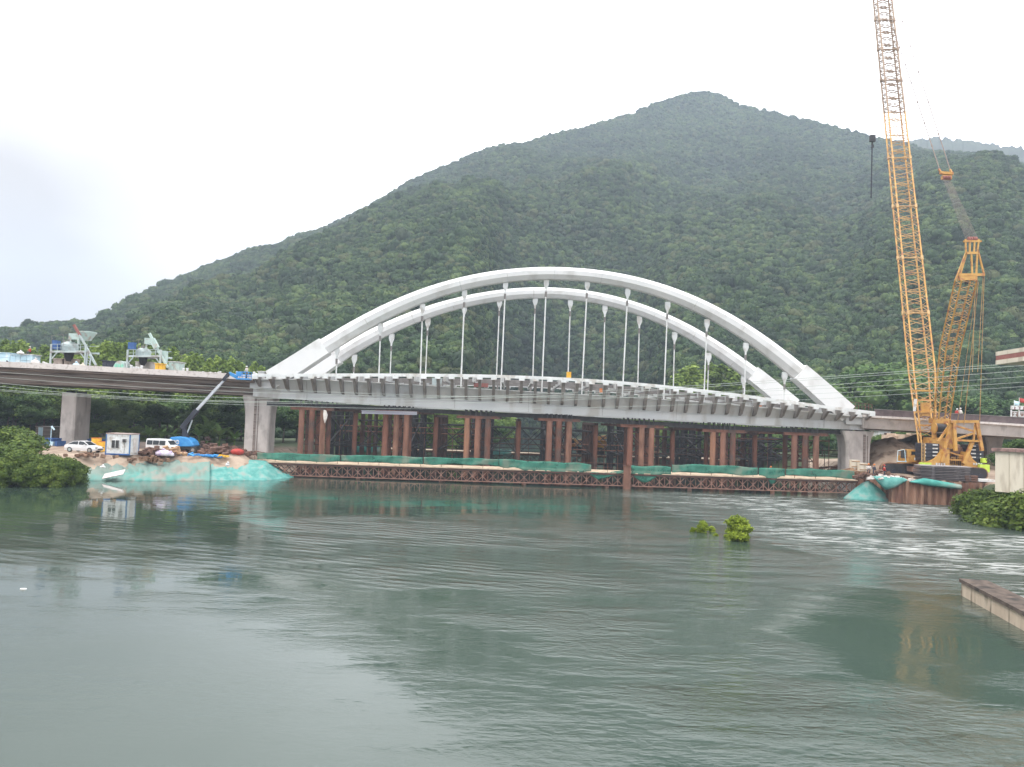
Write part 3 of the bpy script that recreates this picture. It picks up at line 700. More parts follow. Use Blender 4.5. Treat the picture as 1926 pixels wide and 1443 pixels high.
# deck: near and far edge beams, box girders, brackets, cross beams
YE, YG, YFO = 110.6, 113.0, 113.7
def line3(pts, Y, n=60, x0=None, x1=None):
    x0 = pts[0][0] if x0 is None else x0; x1 = pts[-1][0] if x1 is None else x1
    xs = np.array([p[0] for p in pts]); c = np.polyfit((xs - 1050) / 600, [p[1] for p in pts], 5)
    return [P(x, float(np.polyval(c, (x - 1050) / 600)), Y) for x in np.linspace(x0, x1, n)]
e_top = line3(EDGE, YE)
def zat(line, x):
    xs = [p.x for p in line]; return float(np.interp(x, xs, [p.z for p in line]))
g_f = line3(FLAN, YG); g_m = line3(FOLD, YFO); g_b = line3(BOTT, YFO)
XA, XB = e_top[0].x, e_top[-1].x
XGA, XGB = g_f[0].x, g_m[-1].x
YB_E = 141.2; MID = (YE + YB_E) / 2
mir = lambda y: 2 * MID - y
for far in (False, True):
    yy = (lambda y: mir(y)) if far else (lambda y: y)
    mb = MB(); sg = 1 if not far else -1
    pth = [Vector((x, yy(YE), zat(e_top, x))) for x in np.linspace(XA, XB, 60)]
    mb.sweep(pth, [(0, 0), (0, -0.44), (sg * 0.30, -0.44), (sg * 0.30, 0)]); mb.build('edge_beam', M['bridge_white'], bridge)
    mb = MB(); rings = []
    for x in np.linspace(XGA, XGB, 60):
        zf, zm, zb = zat(g_f, x), zat(g_m, x), zat(g_b, x)
        rings.append([Vector((x, yy(YG), zf)), Vector((x, yy(YFO), zm)), Vector((x, yy(YFO), zb)), Vector((x, yy(YFO + 2.6), zb)), Vector((x, yy(YFO + 2.6), zf + 0.1)), Vector((x, yy(YG), zf + 0.1))])
    mb.loft(rings); gd = mb.build('box_girder', M['girder_grey'], bridge)
    mb = MB(); mb.sweep([Vector((x, yy(YG), zat(g_f, x) + 0.1)) for x in np.linspace(XGA, XGB, 60)], [(-0.18 * sg, 0), (-0.18 * sg, 0.14), (0.5 * sg, 0.14), (0.5 * sg, 0)])
    mb.build('top_flange', M['bridge_white'], bridge)
    mb = MB(); mb.sweep([Vector((x, yy(YFO), zat(g_m, x))) for x in np.linspace(XGA, XGB, 60)], [(-0.10 * sg, 0.04), (-0.10 * sg, -0.04), (0.02 * sg, -0.04), (0.02 * sg, 0.04)])
    mb.sweep([Vector((x, yy(YFO), zat(g_b, x))) for x in np.linspace(XGA, XGB, 60)], [(-0.12 * sg, 0.0), (-0.12 * sg, -0.07), (2.7 * sg, -0.07), (2.7 * sg, 0.0)])
    mb.build('girder_stiffener', M['girder_grey'], bridge)
    for x in np.linspace(XGA + 8, XGB - 6, 8):
        mb = MB(); a_ = Vector((x, yy(YG) - .015 * sg, zat(g_f, x) - .02)); b_ = Vector((x, yy(YFO) - .015 * sg, zat(g_m, x))); c_ = Vector((x, yy(YFO) - .015 * sg, zat(g_b, x)))
        mb.beam(a_, b_, .09, .03, upv=(1, 0, 0)); mb.beam(b_, c_, .09, .03, upv=(1, 0, 0)); mb.build('splice_plate', M['bracket_grey'], gd)
    nb = 45
    for i in range(nb):
        x = XGA + 1.2 + (XB - 1.6 - XGA) * i / (nb - 1)
        ze = zat(e_top, x); zf = zat(g_f, x); zm = zat(g_m, x) + 0.12
        mb = MB(); w = 0.36
        p = [(yy(YE + .3), ze - .02), (yy(YG + .4), ze - .1), (yy(YG + 0.02), zf), (yy(YFO - .05), zm), (yy(YG - .35), zm + .25), (yy(YE + .3), ze - .62)]
        xs_i = x
        mb.loft([[Vector((x - w / 2, a, b)) for a, b in p], [Vector((x + w / 2, a, b)) for a, b in p]])
        # flange plate along the lower edge
        mb.beam((x, p[5][0], p[5][1] - .02), (x, p[3][0], p[3][1] + .0), 0.42, 0.05, upv=(0, 1, 0))
        mb.build('bracket', M['bracket_grey'], bridge)
        if not far or i % 2 == 0:
            mb = MB(); mb.box((x, yy(YE - .03 + .17), ze - .42), (0.80, .42, .62)); mb.build('bracket_plate', M['bridge_white'], bridge)
for i in range(21):
    x = XGA + 2.2 + (XB - 4 - XGA) * i / 20
    z = zat(e_top, x) - 0.35
    mb = MB(); mb.box((x, MID, z - .1), (0.32, YB_E - YE - 6.2, 0.9)); mb.build('cross_beam', M['girder_grey'], bridge)
for y in (119.5, 126, 132.5):
    mb = MB(); mb.sweep([Vector((x, y, zat(e_top, x) - 0.28)) for x in np.linspace(XA + 2, XB - 2, 50)], [(-.15, .1), (-.15, -.35), (.15, -.35), (.15, .1)])
    mb.build('stringer', M['bracket_grey'], bridge)
for xa, xb, bx in ((474, 520, 0), (1588, 1640, 1)):      # solid end diaphragm
    a = P(xa, 720, 114).x; b = P(xb, 780, 114).x
    mb = MB()
    zz = min(zat(e_top, a), zat(e_top, b))
    mb.box(((a + b) / 2, MID, zz - 1.2), (b - a, YB_E - YE - 5, 1.5)); mb.build('end_diaphragm', M['girder_grey'], bridge)

# little things standing or lying on the steel deck
def deckpt(px, Y, dz=0.0):
    x = P(px, 715, Y).x; return Vector((x, Y, zat(e_top, x) + dz))
def crate(name, px, Y, size, m_, label, cat, dz=0.02, rz=0.1, lid=None):
    p = deckpt(px, Y, dz); e = empty(name, p, label, cat)
    mb = MB(); mb.box(p + Vector((0, 0, size[2] / 2)), size, rz); mb.build('body', m_, e)
    mb = MB(); mb.box(p + Vector((0, 0, size[2] + .03)), (size[0] * 1.06, size[1] * 1.06, .06), rz)
    for s in (-1, 1): mb.beam(p + Vector((s * size[0] * .3, -size[1] * .52, 0.05)), p + Vector((s * size[0] * .3, -size[1] * .52, size[2])), .06)
    mb.build('lid', lid or m_, e); return e
crate('machine_box', 1069.5, 113, (0.62, 0.6, 0.9), M['yellow'], 'small yellow machine box standing on the near deck edge amid the hangers', 'machine box', 0.03)
crate('site_cabinet', 822, 118, (1.5, 1.0, 1.3), M['plant_grey'], 'grey cabinet seen through the gap in the deck grid, below the fourth near hanger', 'cabinet', -1.6)
crate('timber_bundle', 905, 119, (2.2, .9, .55), M['brick_red'], 'dark red bundle lying inside the deck grid left of the middle', 'bundle', -1.5)
crate('tool_chest', 1133, 118, (0.7, .6, .55), M['orange'], 'small orange chest inside the deck grid right of the middle', 'chest', -1.5)
crate('tool_chest', 1428, 118, (0.7, .6, .5), M['orange'], 'small orange chest inside the deck grid near the right feet of the arches', 'chest', -1.4)

# railing stubs at both ends
def rail(name, x0, x1, Y, prof, h, label, n, m_, d0=0.0):
    mb = MB(); pts = []
    for i in range(n):
        px = x0 + (x1 - x0) * i / (n - 1); b = P(px, prof(px), Y); pts.append(b)
        mb.beam(b, b + Vector((0, 0, h)), .05)
    e = empty(name, pts[0], label, 'railing')
    mb.build('uprights', m_, e)
    r2 = MB()
    for k in (.5, 1.0):
        for a, b in zip(pts[:-1], pts[1:]): r2.beam(a + Vector((0, 0, h * k)), b + Vector((0, 0, h * k)), .045)
    r2.build('rails', m_, e)
    return e
rail('temporary_railing', 1596, 1640, 116, lambda x: interp(EDGE, x) - 0.5, 0.95, 'thin steel railing at the right end of the white steel deck', 8, M['rust'])

# ------------------------------------------------------------------ approach viaducts
LV = empty('concrete_viaduct', P(240, 700, 125), 'long concrete approach viaduct on the left with two tall piers under it', 'viaduct')
LE = [(-260, 668), (0, 680), (110, 684.5), (240, 692), (360, 698), (475, 705)]
lt = [P(x, y, 112) for x, y in LE]
mb = MB(); mb.sweep(lt, [(0, 0), (0, -0.80), (0.35, -0.80), (0.35, 0)]); mb.sweep([p + Vector((0, 24, 0)) for p in lt], [(0, 0), (0, -0.80), (0.35, -0.80), (0.35, 0)]); mb.build('parapet', M['pale_concrete'], LV)
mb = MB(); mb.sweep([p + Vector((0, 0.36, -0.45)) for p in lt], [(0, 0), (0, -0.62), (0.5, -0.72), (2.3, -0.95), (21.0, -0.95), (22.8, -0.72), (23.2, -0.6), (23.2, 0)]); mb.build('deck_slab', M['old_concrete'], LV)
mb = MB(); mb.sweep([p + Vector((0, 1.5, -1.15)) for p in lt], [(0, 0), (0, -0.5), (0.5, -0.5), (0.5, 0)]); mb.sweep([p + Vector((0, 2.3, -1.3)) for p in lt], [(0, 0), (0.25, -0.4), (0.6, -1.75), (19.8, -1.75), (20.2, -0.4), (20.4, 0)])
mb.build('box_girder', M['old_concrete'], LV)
# left pier (front face towards the river, its right side in shade)
def pier(parent, pxl, pxr, pyt, pyb, Y, depth, flare, m_, slot=None):
    a = P(pxl, pyb, Y); b = P(pxr, pyb, Y); zt = P((pxl + pxr) / 2, pyt, Y).z; zb = -1.5
    H = zt - 2.0
    mb = MB(); rings = []
    for t, fl in ((0, 0), (0.55, 0), (0.72, .12), (0.85, .4), (0.94, .8), (1.0, 1.0)):
        z = 2.0 + H * t if t > 0 else zb
        x0 = a.x - flare * fl; x1 = b.x + flare * fl; c = 0.22
        rings.append([Vector(v) for v in ((x0 + c, Y, z), (x1 - c, Y, z), (x1, Y + c, z), (x1, Y + depth - c, z), (x1 - c, Y + depth, z), (x0 + c, Y + depth, z), (x0, Y + depth - c, z), (x0, Y + c, z))])
    mb.loft(rings); pr = mb.build('pier', m_, parent)
    mb = MB(); mb.box(((a.x + b.x) / 2 - .9, Y + depth / 2, zt + .17), (.8, .9, .34)); mb.box(((a.x + b.x) / 2 + .9, Y + depth / 2, zt + .17), (.8, .9, .34)); o = mb.build('bearing', M['dark_steel'])
    o.parent = pr; o.location = ORIG[o.name] - ORIG[parent.name]
    if slot:
        s = P(slot, pyb, Y).x; mb = MB(); mb.box((s, Y - .01, (2 + zt - .3) / 2), (.34, .16, zt - 2.6)); mb.box((s + .45, Y - .03, (2 + zt - .8) / 2), (.10, .12, zt - 2.6)); o = mb.build('drain_groove', M['old_concrete'])
        o.parent = pr; o.location = ORIG[o.name] - ORIG[parent.name]
    return pr
pier(LV, 109.5, 137, 739, 834, 117, 4.6, 0.0, M['concrete'])
pier(LV, 109.5, 137, 739, 834, 129, 4.0, 0.0, M['concrete'])
pier(LV, 457, 503.5, 744, 851, 114.4, 3.2, 0.55, M['concrete'], 476.5)
pier(LV, 457, 503.5, 744, 851, 130, 3.2, 0.55, M['concrete'])
RV = empty('concrete_viaduct', P(1780, 790, 125), 'grey concrete viaduct on the right, passing behind the yellow crane', 'viaduct')
RT_ = [(1628, 780.5), (1646, 782), (1740, 787), (1830, 792), (1926, 798), (2300, 824)]
r_t = [P(x, y, 112) for x, y in RT_]
mb = MB(); mb.sweep(r_t, [(0, 0), (0, -0.30), (0.5, -0.42), (23.0, -0.42), (23.5, -0.30), (23.5, 0)]); mb.build('deck_slab', M['pale_concrete'], RV)
mb = MB(); mb.sweep([p + Vector((0, .35, -.3)) for p in r_t], [(0, 0), (0.35, -1.62), (22.5, -1.62), (22.85, 0)]); mb.build('box_girder', M['concrete'], RV)
par = [(1646, 770.5), (1740, 775.5), (1830, 780.5), (1926, 786), (2300, 811)]
pt = [P(x, y, 112.4) for x, y in par]
mb = MB(); mb.sweep(pt, [(0, 0), (0, -0.95), (0.25, -0.95), (0.25, 0)]); mb.build('parapet', mat('parapet_brown', (0.085, 0.062, 0.062), (0.15, 0.115, 0.115), 0.9, 0.85), RV)
mb = MB(); mb.sweep([p + Vector((0, -.05, .08)) for p in pt], [(0, 0), (0, -0.08), (0.35, -0.08), (0.35, 0)]); mb.build('handrail', M['bracket_grey'], RV)
pier(RV, 1591.6, 1636.5, 811, 884, 113.4, 3.2, 0.6, M['concrete'], 1625)
pier(RV, 1591.6, 1636.5, 811, 884, 130, 3.2, 0.6, M['concrete'])
pier(RV, 1858, 1885, 822, 884, 122, 4.0, 0.4, M['concrete'])

# ------------------------------------------------------------------ falsework under the bridge
CAPY = [(500, 764), (585, 768), (745, 774), (898, 784), (1050, 789), (1207, 801), (1360, 810), (1515, 816), (1600, 819)]
def zb_at(x): return zat(g_b, min(max(x, XGA), XGB))
tw_names = ['first', 'second', 'third', 'fourth', 'fifth', 'sixth', 'seventh']
M['pile_brown'] = mat('pile_brown', (0.13, 0.062, 0.042), (0.26, 0.14, 0.095), 1.1, 0.85, c3=(0.30, 0.15, 0.09), s3=0.7, stretch=(1, 1, 0.3))
M['rust_bright'].name = 'rust_bright'
tower_px = [(566, 585.5, 606), (724.5, 744.5, 763.5), (878, 898, 917), (1033, 1051, 1070), (1185, 1207, 1225.5), (1341, 1360, 1378.5), (1494, 1514.5, 1535)]
for ti, pxs in enumerate(tower_px):
    xs = [P(p, 820, 112.5).x for p in pxs]; xc = xs[1]; zc = P(pxs[1], interp(CAPY, pxs[1]), 112.5).z
    tw = empty('falsework_tower', (xc, 124, -1.2), f'rusty steel pipe falsework tower holding up the bridge, {tw_names[ti]} triple tower from the left', 'falsework tower', 'falsework towers under the steel deck')
    for y, mt in ((112.5, M['rust_bright']), (116.2, M['rust']), (132.5, M['dark_steel']), (136.5, M['dark_steel'])):  # rear rows get darker materials: shade under the deck put into the colour
        for k, x in enumerate(xs):
            mb = MB(); mb.tube((x, y, -1.5), (x, y, zc - .28), 0.42 if y < 113 else .36, n=14)
            for zz in (3.6, 5.9, zc - .4):
                mb.tube((x, y, zz), (x, y, zz + .10), .45, n=14)
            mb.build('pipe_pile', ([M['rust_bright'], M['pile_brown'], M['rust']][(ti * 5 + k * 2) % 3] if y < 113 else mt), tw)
        mb = MB(); w = 3.2
        mb.box((xc, y, zc - .08), (xs[2] - xs[0] + w, .5, .36)); mb.box((xc, y, zc - .24), (xs[2] - xs[0] + w + .1, .66, .05)); mb.box((xc, y, zc + .1), (xs[2] - xs[0] + w + .1, .66, .05))
        mb.build('cap_beam', M['rust'] if y < 117 else M['rust_dark'], tw)  # far caps in darker rust, again deck shade painted in
        mb = MB()
        for x in xs:
            top = zb_at(x) - .08
            for s in (-.35, .35): mb.tube((x + s, y + .5, zc), (x + s, y + .5, top), .11, n=6)
        mb.build('screw_jack', M['dark_steel'], tw)
        mb = MB()
        for zz in (3.2, 4.2, 5.6, zc - 1.0): mb.tube((xs[0], y + .3, zz), (xs[2], y + .3, zz), .09, n=6)
        mb.tube((xs[0], y + .3, 3.9), (xs[2], y + .3, zc - 1.0), .08, n=6); mb.tube((xs[2], y + .3, 3.9), (xs[0], y + .3, zc - 1.0), .08, n=6)
        mb.build('brace', M['rust_dark'], tw)
    mb = MB()
    for x in (xs[0], xs[2]):
        mb.tube((x, 116.2, 4.2), (x, 132.5, 4.2), .10, n=6); mb.tube((x, 116.2, zc - 1), (x, 132.5, zc - 1), .10, n=6)
        mb.tube((x, 116.2, 4.2), (x, 132.5, zc - 1), .10, n=6); mb.tube((x, 116.2, zc - 1), (x, 132.5, 4.2), .10, n=6)
    mb.build('side_brace', M['dark_steel'], tw)
single_px = [667, 819, 975, 1120, 1265, 1420]
for si, px in enumerate(single_px):
    x = P(px, 820, 116).x; zc = P(px, interp(CAPY, px) + 3, 116).z
    bt = empty('falsework_bent', (x, 124, -1.2), f'single row of rusty pipe piles between falsework towers, {tw_names[si]} row from the left', 'pile bent', 'single pile rows between the towers')
    for y in (116, 122, 128, 134):
        mb = MB(); mb.tube((x, y, -1.5), (x, y, zc - .2), .36, n=14)
        for zz in (3.4, 5.8): mb.tube((x, y, zz), (x, y, zz + .09), .40, n=14)
        mb.build('pipe_pile', M['rust'] if y < 118 else M['rust_dark'], bt)  # piles further back use darker rust to paint in the deck's shade
    mb = MB(); mb.box((x, 125, zc - .05), (.5, 20, .36)); mb.build('cap_beam', M['rust_dark'], bt)
# long top beams and the big X bracing between neighbours
caps3 = [P(p, y, 114) for p, y in CAPY]
for y, nm in ((114.4, 'near'), (134.6, 'far')):
    cc = [Vector((c.x, y, c.z + .42)) for c in caps3]
    tb = empty('support_beam', cc[4], f'long dark steel support beam on the {nm} row of falsework towers', 'steel beam')
    mb = MB(); mb.sweep(cc, [(-.02, .24), (-.02, -.24), (.05, -.24), (.05, .24)]); mb.build('web', M['dark_steel'], tb)
    mb = MB(); mb.sweep(cc, [(-.2, .30), (-.2, .245), (.22, .245), (.22, .30)]); mb.sweep(cc, [(-.2, -.245), (-.2, -.30), (.22, -.30), (.22, -.245)]); mb.build('flange', M['dark_steel'], tb)
cols = sorted([(P(p[0], 820, 112.5).x, P(p[2], 820, 112.5).x) for p in tower_px] + [(P(p, 820, 116).x,) * 2 for p in single_px])
for i in range(len(cols) - 1):
    xa, xb = cols[i][1] + .4, cols[i + 1][0] - .4
    zt = float(np.interp((xa + xb) / 2, [c.x for c in caps3], [c.z for c in caps3])) - 1.55
    br = MB()
    for y in (117.5, 131.5):
        br.tube((xa, y, zt), (xb, y, zt), .09, n=6); br.tube((xa, y, 4.0), (xb, y, 4.0), .09, n=6)
        br.tube((xa, y, zt), (xb, y, 4.0), .08, n=6); br.tube((xb, y, zt), (xa, y, 4.0), .08, n=6)
    for x, z in ((xa, zt), (xb, zt), (xa, 4.0), (xb, 4.0)): br.tube((x, 117.5, z), (x, 131.5, z), .08, n=5)
    o = br.build('cross_bracing', M['dark_steel']); tag(o, f'dark crossed steel bracing between falsework columns, {ORD[i]} bay from the left', 'steel bracing', 'crossed bracing bays under the bridge')
for i, (pa_, pb_, pz, y) in enumerate(((640, 905, 800, 127), (860, 1075, 822, 130), (1060, 1240, 835, 127), (1210, 1400, 842, 119), (1330, 1560, 812, 119), (1380, 1580, 842, 127))):
    a = P(pa_, pz, y); b = P(pb_, pz + (pb_ - pa_) * .03, y); mb = MB()
    for dz in (0, -.9): mb.tube(a + Vector((0, 0, dz)), b + Vector((0, 0, dz)), .09, n=6)
    n_ = int((b.x - a.x) / 2.2)
    for k in range(n_ + 1): u = a.lerp(b, k / n_); mb.tube(u + Vector((0, .1, .1)), Vector((u.x, u.y + .1, 1.0)), .06, n=5)
    o = mb.build('scaffold_frame', [M['rust_bright'], M['rust_dark']][i % 2]); tag(o, 'pipe scaffold frame inside the falsework, ' + ORD[i] + ' of six from the left', 'scaffold', 'scaffold frames inside the falsework')
mb = MB(); c0 = P(681, 775.5, 111.4); c1 = P(784, 778, 111.4); mb.beam(c0, c1, .5, .42); mb.beam(c0 + Vector((0, -.2, .24)), c1 + Vector((0, -.2, .24)), .9, .05); o = mb.build('white_beam', mat('pale_beam', (0.42, 0.42, 0.52), (0.52, 0.52, 0.60), 0.5, 0.6)); tag(o, 'pale lilac beam laid across the head of the second falsework tower', 'beam')
# torn white cloth on the third pile
mb = MB(); a = P(609, 771, 111.6); b = P(614, 796, 111.6)
cl = [(0, 0), (.35, -.1), (.55, -.7), (.5, -1.3), (.2, -1.95), (.05, -1.4), (-.08, -.6)]
mb.prism([a + Vector((x, .08 * math.sin(6 * z), z)) for x, z in cl], (0, 0, 0), (0.02, .05, 0)); o = mb.build('torn_cloth', M['pale_cloth']); tag(o, 'torn pale cloth hanging beside the rusty piles of the first falsework tower', 'cloth')

# ------------------------------------------------------------------ work trestles
TT = [(478, 867.5), (860, 878), (1058, 886), (1220, 889.5), (1594, 902), (1612, 903)]
def ttop(px): return interp(TT, px)
def trestle(Y, x0, x1, zoff, label, panels, deckw, mats_, front):
    pa = P(x0, ttop(x0), 105); pb = P(x1, ttop(x1), 105)
    pa = Vector((pa.x, Y, pa.z + zoff)); pb = Vector((pb.x, Y, pb.z + zoff))
    t = empty('work_trestle', (pa + pb) / 2, label, 'work trestle')
    n = panels; mt, md, mf = mats_
    bays = [pa + (pb - pa) * (i / n) for i in range(n + 1)]
    mb = MB()
    mb.beam(pa + Vector((0, deckw / 2, -.06)), pb + Vector((0, deckw / 2, -.06)), deckw + .3, .10); mb.build('deck', md, t)
    mb = MB(); mb.beam(pa + Vector((0, -.18, -.22)), pb + Vector((0, -.18, -.22)), .12, .22); mb.build('edge_beam', mf, t)
    H = 1.42; tops = Vector((0, 0, -.36)); bots = Vector((0, 0, -.36 - H))
    seg = 3 if front else 4
    for i in range(0, n, seg):          # each bailey panel section as a part
        j = min(i + seg, n); mb = MB(); A, B = bays[i], bays[j]
        A = A + (B - A).normalized() * .04; B = B - (B - A).normalized() * .04
        for o_ in (tops, bots): mb.beam(A + o_, B + o_, .12, .12)
        for k in range(i, j):
            a, b = bays[k], bays[k + 1]; q = (b - a)
            for u, v in (((0, .5), (.5, 0)), ((.5, 0), (1, .5)), ((0, .5), (.5, 1)), ((.5, 1), (1, .5))):
                mb.beam(a + q * u[0] + tops + (bots - tops) * u[1], a + q * v[0] + tops + (bots - tops) * v[1], .07, .085)
            mb.beam(a + tops, a + bots, .09, .10, upv=(0, 1, 0)); mb.beam(a + q * .5 + tops, a + q * .5 + bots, .06, .06, upv=(0, 1, 0))
        mb.build('truss_panel', mt, t)
    # inner chords behind
    mb = MB()
    for dy in (deckw * .45, deckw * .9):
        for o_ in (tops, bots): mb.beam(pa + o_ + Vector((0, dy, 0)), pb + o_ + Vector((0, dy, 0)), .14)
        for k in range(n):
            a, b = bays[k] + Vector((0, dy, 0)), bays[k + 1] + Vector((0, dy, 0)); mb.beam(a + tops, b + bots, .08); mb.beam(b + tops, a + bots, .08)
    mb.build('inner_truss', M['dark_steel'], t)
    for k in range(2, n, 8 if front else 6):
        b = bays[k]
        for dy in (.5, deckw * .85):
            mb = MB(); mb.tube((b.x, Y + dy, -1.5), (b.x, Y + dy, b.z - 1.75), .30, n=10); mb.build('pile', mt, t)
    return t, bays
tr1, bays1 = trestle(105.0, 478, 1612, 0.0, 'rusty lattice work trestle with timber deck along the waterline in front of the bridge', 58, 5.0, (M['truss'], M['plank'], M['rust_dark']), True)
tr2, bays2 = trestle(141.5, 640, 1600, 0.6, 'second rusty work trestle behind the falsework, farther from the camera', 44, 5.0, (M['rust_dark'], M['plank'], M['rust_bright']), False)
mb = MB(); x = P(1180, 880, 104.3).x; zt = P(1180, 876, 104.3).z; mb.tube((x, 104.3, -2), (x, 104.3, zt), .50, n=16); mb.tube((x, 104.3, zt - .1), (x, 104.3, zt), .55, n=16)
o = mb.build('mooring_pile', M['rust_bright'], smooth=False); tag(o, 'thick rusty steel pile standing alone in the water against the trestle front', 'pile')
# railing posts along the near trestle + the net panels on them
nets = [(484, 700, 0, 850.5), (700, 860, 0, 855), (860, 960, 0, 858), (960, 1050, 2, 862), (1050, 1105, 3, 866)]
rl = empty('trestle_railing', bays1[29] + Vector((0, .1, 0)), 'thin rusty railing posts and rail along the outer edge of the near trestle', 'railing')
for i in range(0, 59, 1):
    if i % 2: continue
    mb = MB(); b = bays1[min(i, 58)]; mb.beam(b + Vector((0, .05, -.2)), b + Vector((0, .05, 1.22)), .055); mb.build('post', M['rust'], rl)
mb = MB()
for k in (.6, 1.2): mb.beam(bays1[0] + Vector((0, .05, k)), bays1[-1] + Vector((0, .05, k)), .04)
mb.build('rail', M['rust'], rl)
def net_strip(px0, px1, top_fn, bot_fn, label, m_=None, Y=104.9, n=None, wav=.06, name='safety_net'):
    n = n or max(6, int((px1 - px0) / 4)); rows = 6; v = []; rg_ = np.random.RandomState(abs(int(px0)))
    ph = rg_.rand(6) * 6
    for i in range(n + 1):
        px = px0 + (px1 - px0) * i / n; a = P(px, top_fn(px), Y); b = P(px, bot_fn(px), Y)
        for k in range(rows + 1):
            t = k / rows; p = a + (b - a) * t
            w = math.sin(px * .35 + ph[0] + 2 * t) * .5 + math.sin(px * .11 + ph[1] + 4 * t) * .6 + (rg_.rand() - .5) * .9
            v.append(p + Vector((0, -wav - w * wav, (rg_.rand() - .5) * .03)))
    rings = [v[i * (rows + 1):(i + 1) * (rows + 1)] for i in range(n + 1)]
    mb = MB(); mb.loft(rings, closed=False, caps=False); o = mb.build(name, m_ or M['net_rail'], smooth=True)
    sm = o.modifiers.new('thickness', 'SOLIDIFY'); sm.thickness = .02
    tag(o, label, 'safety net', 'green safety nets on the trestle railing'); return o
jit = lambda px, s=1.0: math.sin(px * .09) * s + math.sin(px * .031 + 1) * s
net_strip(484, 640, lambda p: ttop(p) - 16.5 + jit(p, .6), lambda p: ttop(p) - 3 + jit(p + 40, .8), 'green net panel at the left end of the trestle railing, by the bridge pier')
net_strip(642, 795, lambda p: ttop(p) - 16.5 + jit(p, .6), lambda p: ttop(p) - 3.5 + jit(p + 40, .8), 'green net panel on the trestle in front of the second falsework tower')
net_strip(797, 938, lambda p: ttop(p) - 17 + jit(p, .7), lambda p: ttop(p) - 4 + jit(p + 40, 1.2), 'green net panel on the trestle in front of the third falsework tower')
net_strip(939, 1112, lambda p: ttop(p) - 17 + max(0, p - 1080) * .16 + jit(p, .8), lambda p: ttop(p) + 6 - abs(p - 1040) * .09 + jit(p * 2, 1.3), 'sagging green net panel on the trestle in front of the fourth falsework tower')
net_strip(1100, 1178, lambda p: ttop(p) - 12 + (14 if p < 1126 else 14 - (p - 1126) * .30) - 1 if p < 1126 else ttop(p) + 4 - (p - 1126) * .18, lambda p: ttop(p) + (p - 1100) * .60 if p < 1126 else ttop(p) + 14 - (p - 1126) * .26, 'torn green net hanging in a V left of the lone rusty pile')
net_strip(1187, 1262, lambda p: ttop(p) - 14 + jit(p, 1.2), lambda p: ttop(p) + 2 + 17 * math.exp(-((p - 1212) / 18.0) ** 2) + jit(p * 2, 1.0), 'torn green net drooping over the truss right of the lone rusty pile')
net_strip(1264, 1425, lambda p: ttop(p) - 18 + jit(p, .9), lambda p: ttop(p) - 2.5 + jit(p + 20, 1.0), 'green net panel on the trestle in front of the sixth falsework tower')
net_strip(1427, 1476, lambda p: ttop(p) - 17 + jit(p, .6), lambda p: ttop(p) + 16 * math.exp(-((p - 1452) / 9.0) ** 2) - 2, 'green net with a dangling tail between the sixth and seventh falsework towers')
net_strip(1478, 1607, lambda p: ttop(p) - 17 + jit(p, .8), lambda p: ttop(p) - 3 + jit(p + 30, 1.0), 'green net panel at the right end of the trestle railing')

# far tarpaulins and the truck crane seen through the falsework
def tarp(px0, px1, py0, py1, Y, label, m_):
    mb = MB(); n = 14; rings = []; rg_ = np.random.RandomState(abs(int(px0) + 3))
    for i in range(n + 1):
        px = px0 + (px1 - px0) * i / n; a = P(px, py0 + rg_.rand() * 2, Y); b = P(px, py1, Y - .5)
        rings.append([a + (b - a) * t + Vector((0, (rg_.rand() - .5) * .35, 0)) for t in (0, .3, .6, 1)])
    mb.loft(rings, closed=False, caps=False); o = mb.build('tarpaulin', m_, smooth=True); s = o.modifiers.new('t', 'SOLIDIFY'); s.thickness = .03
    tag(o, label, 'tarpaulin'); return o
tarp(648, 714, 838, 851, 140.5, 'green tarpaulin on the far trestle between the first and second falsework towers', M['net'])
tarp(922, 962, 845, 855, 140.5, 'blue-green tarpaulin on the far trestle right of the third falsework tower', M['net_bright'])
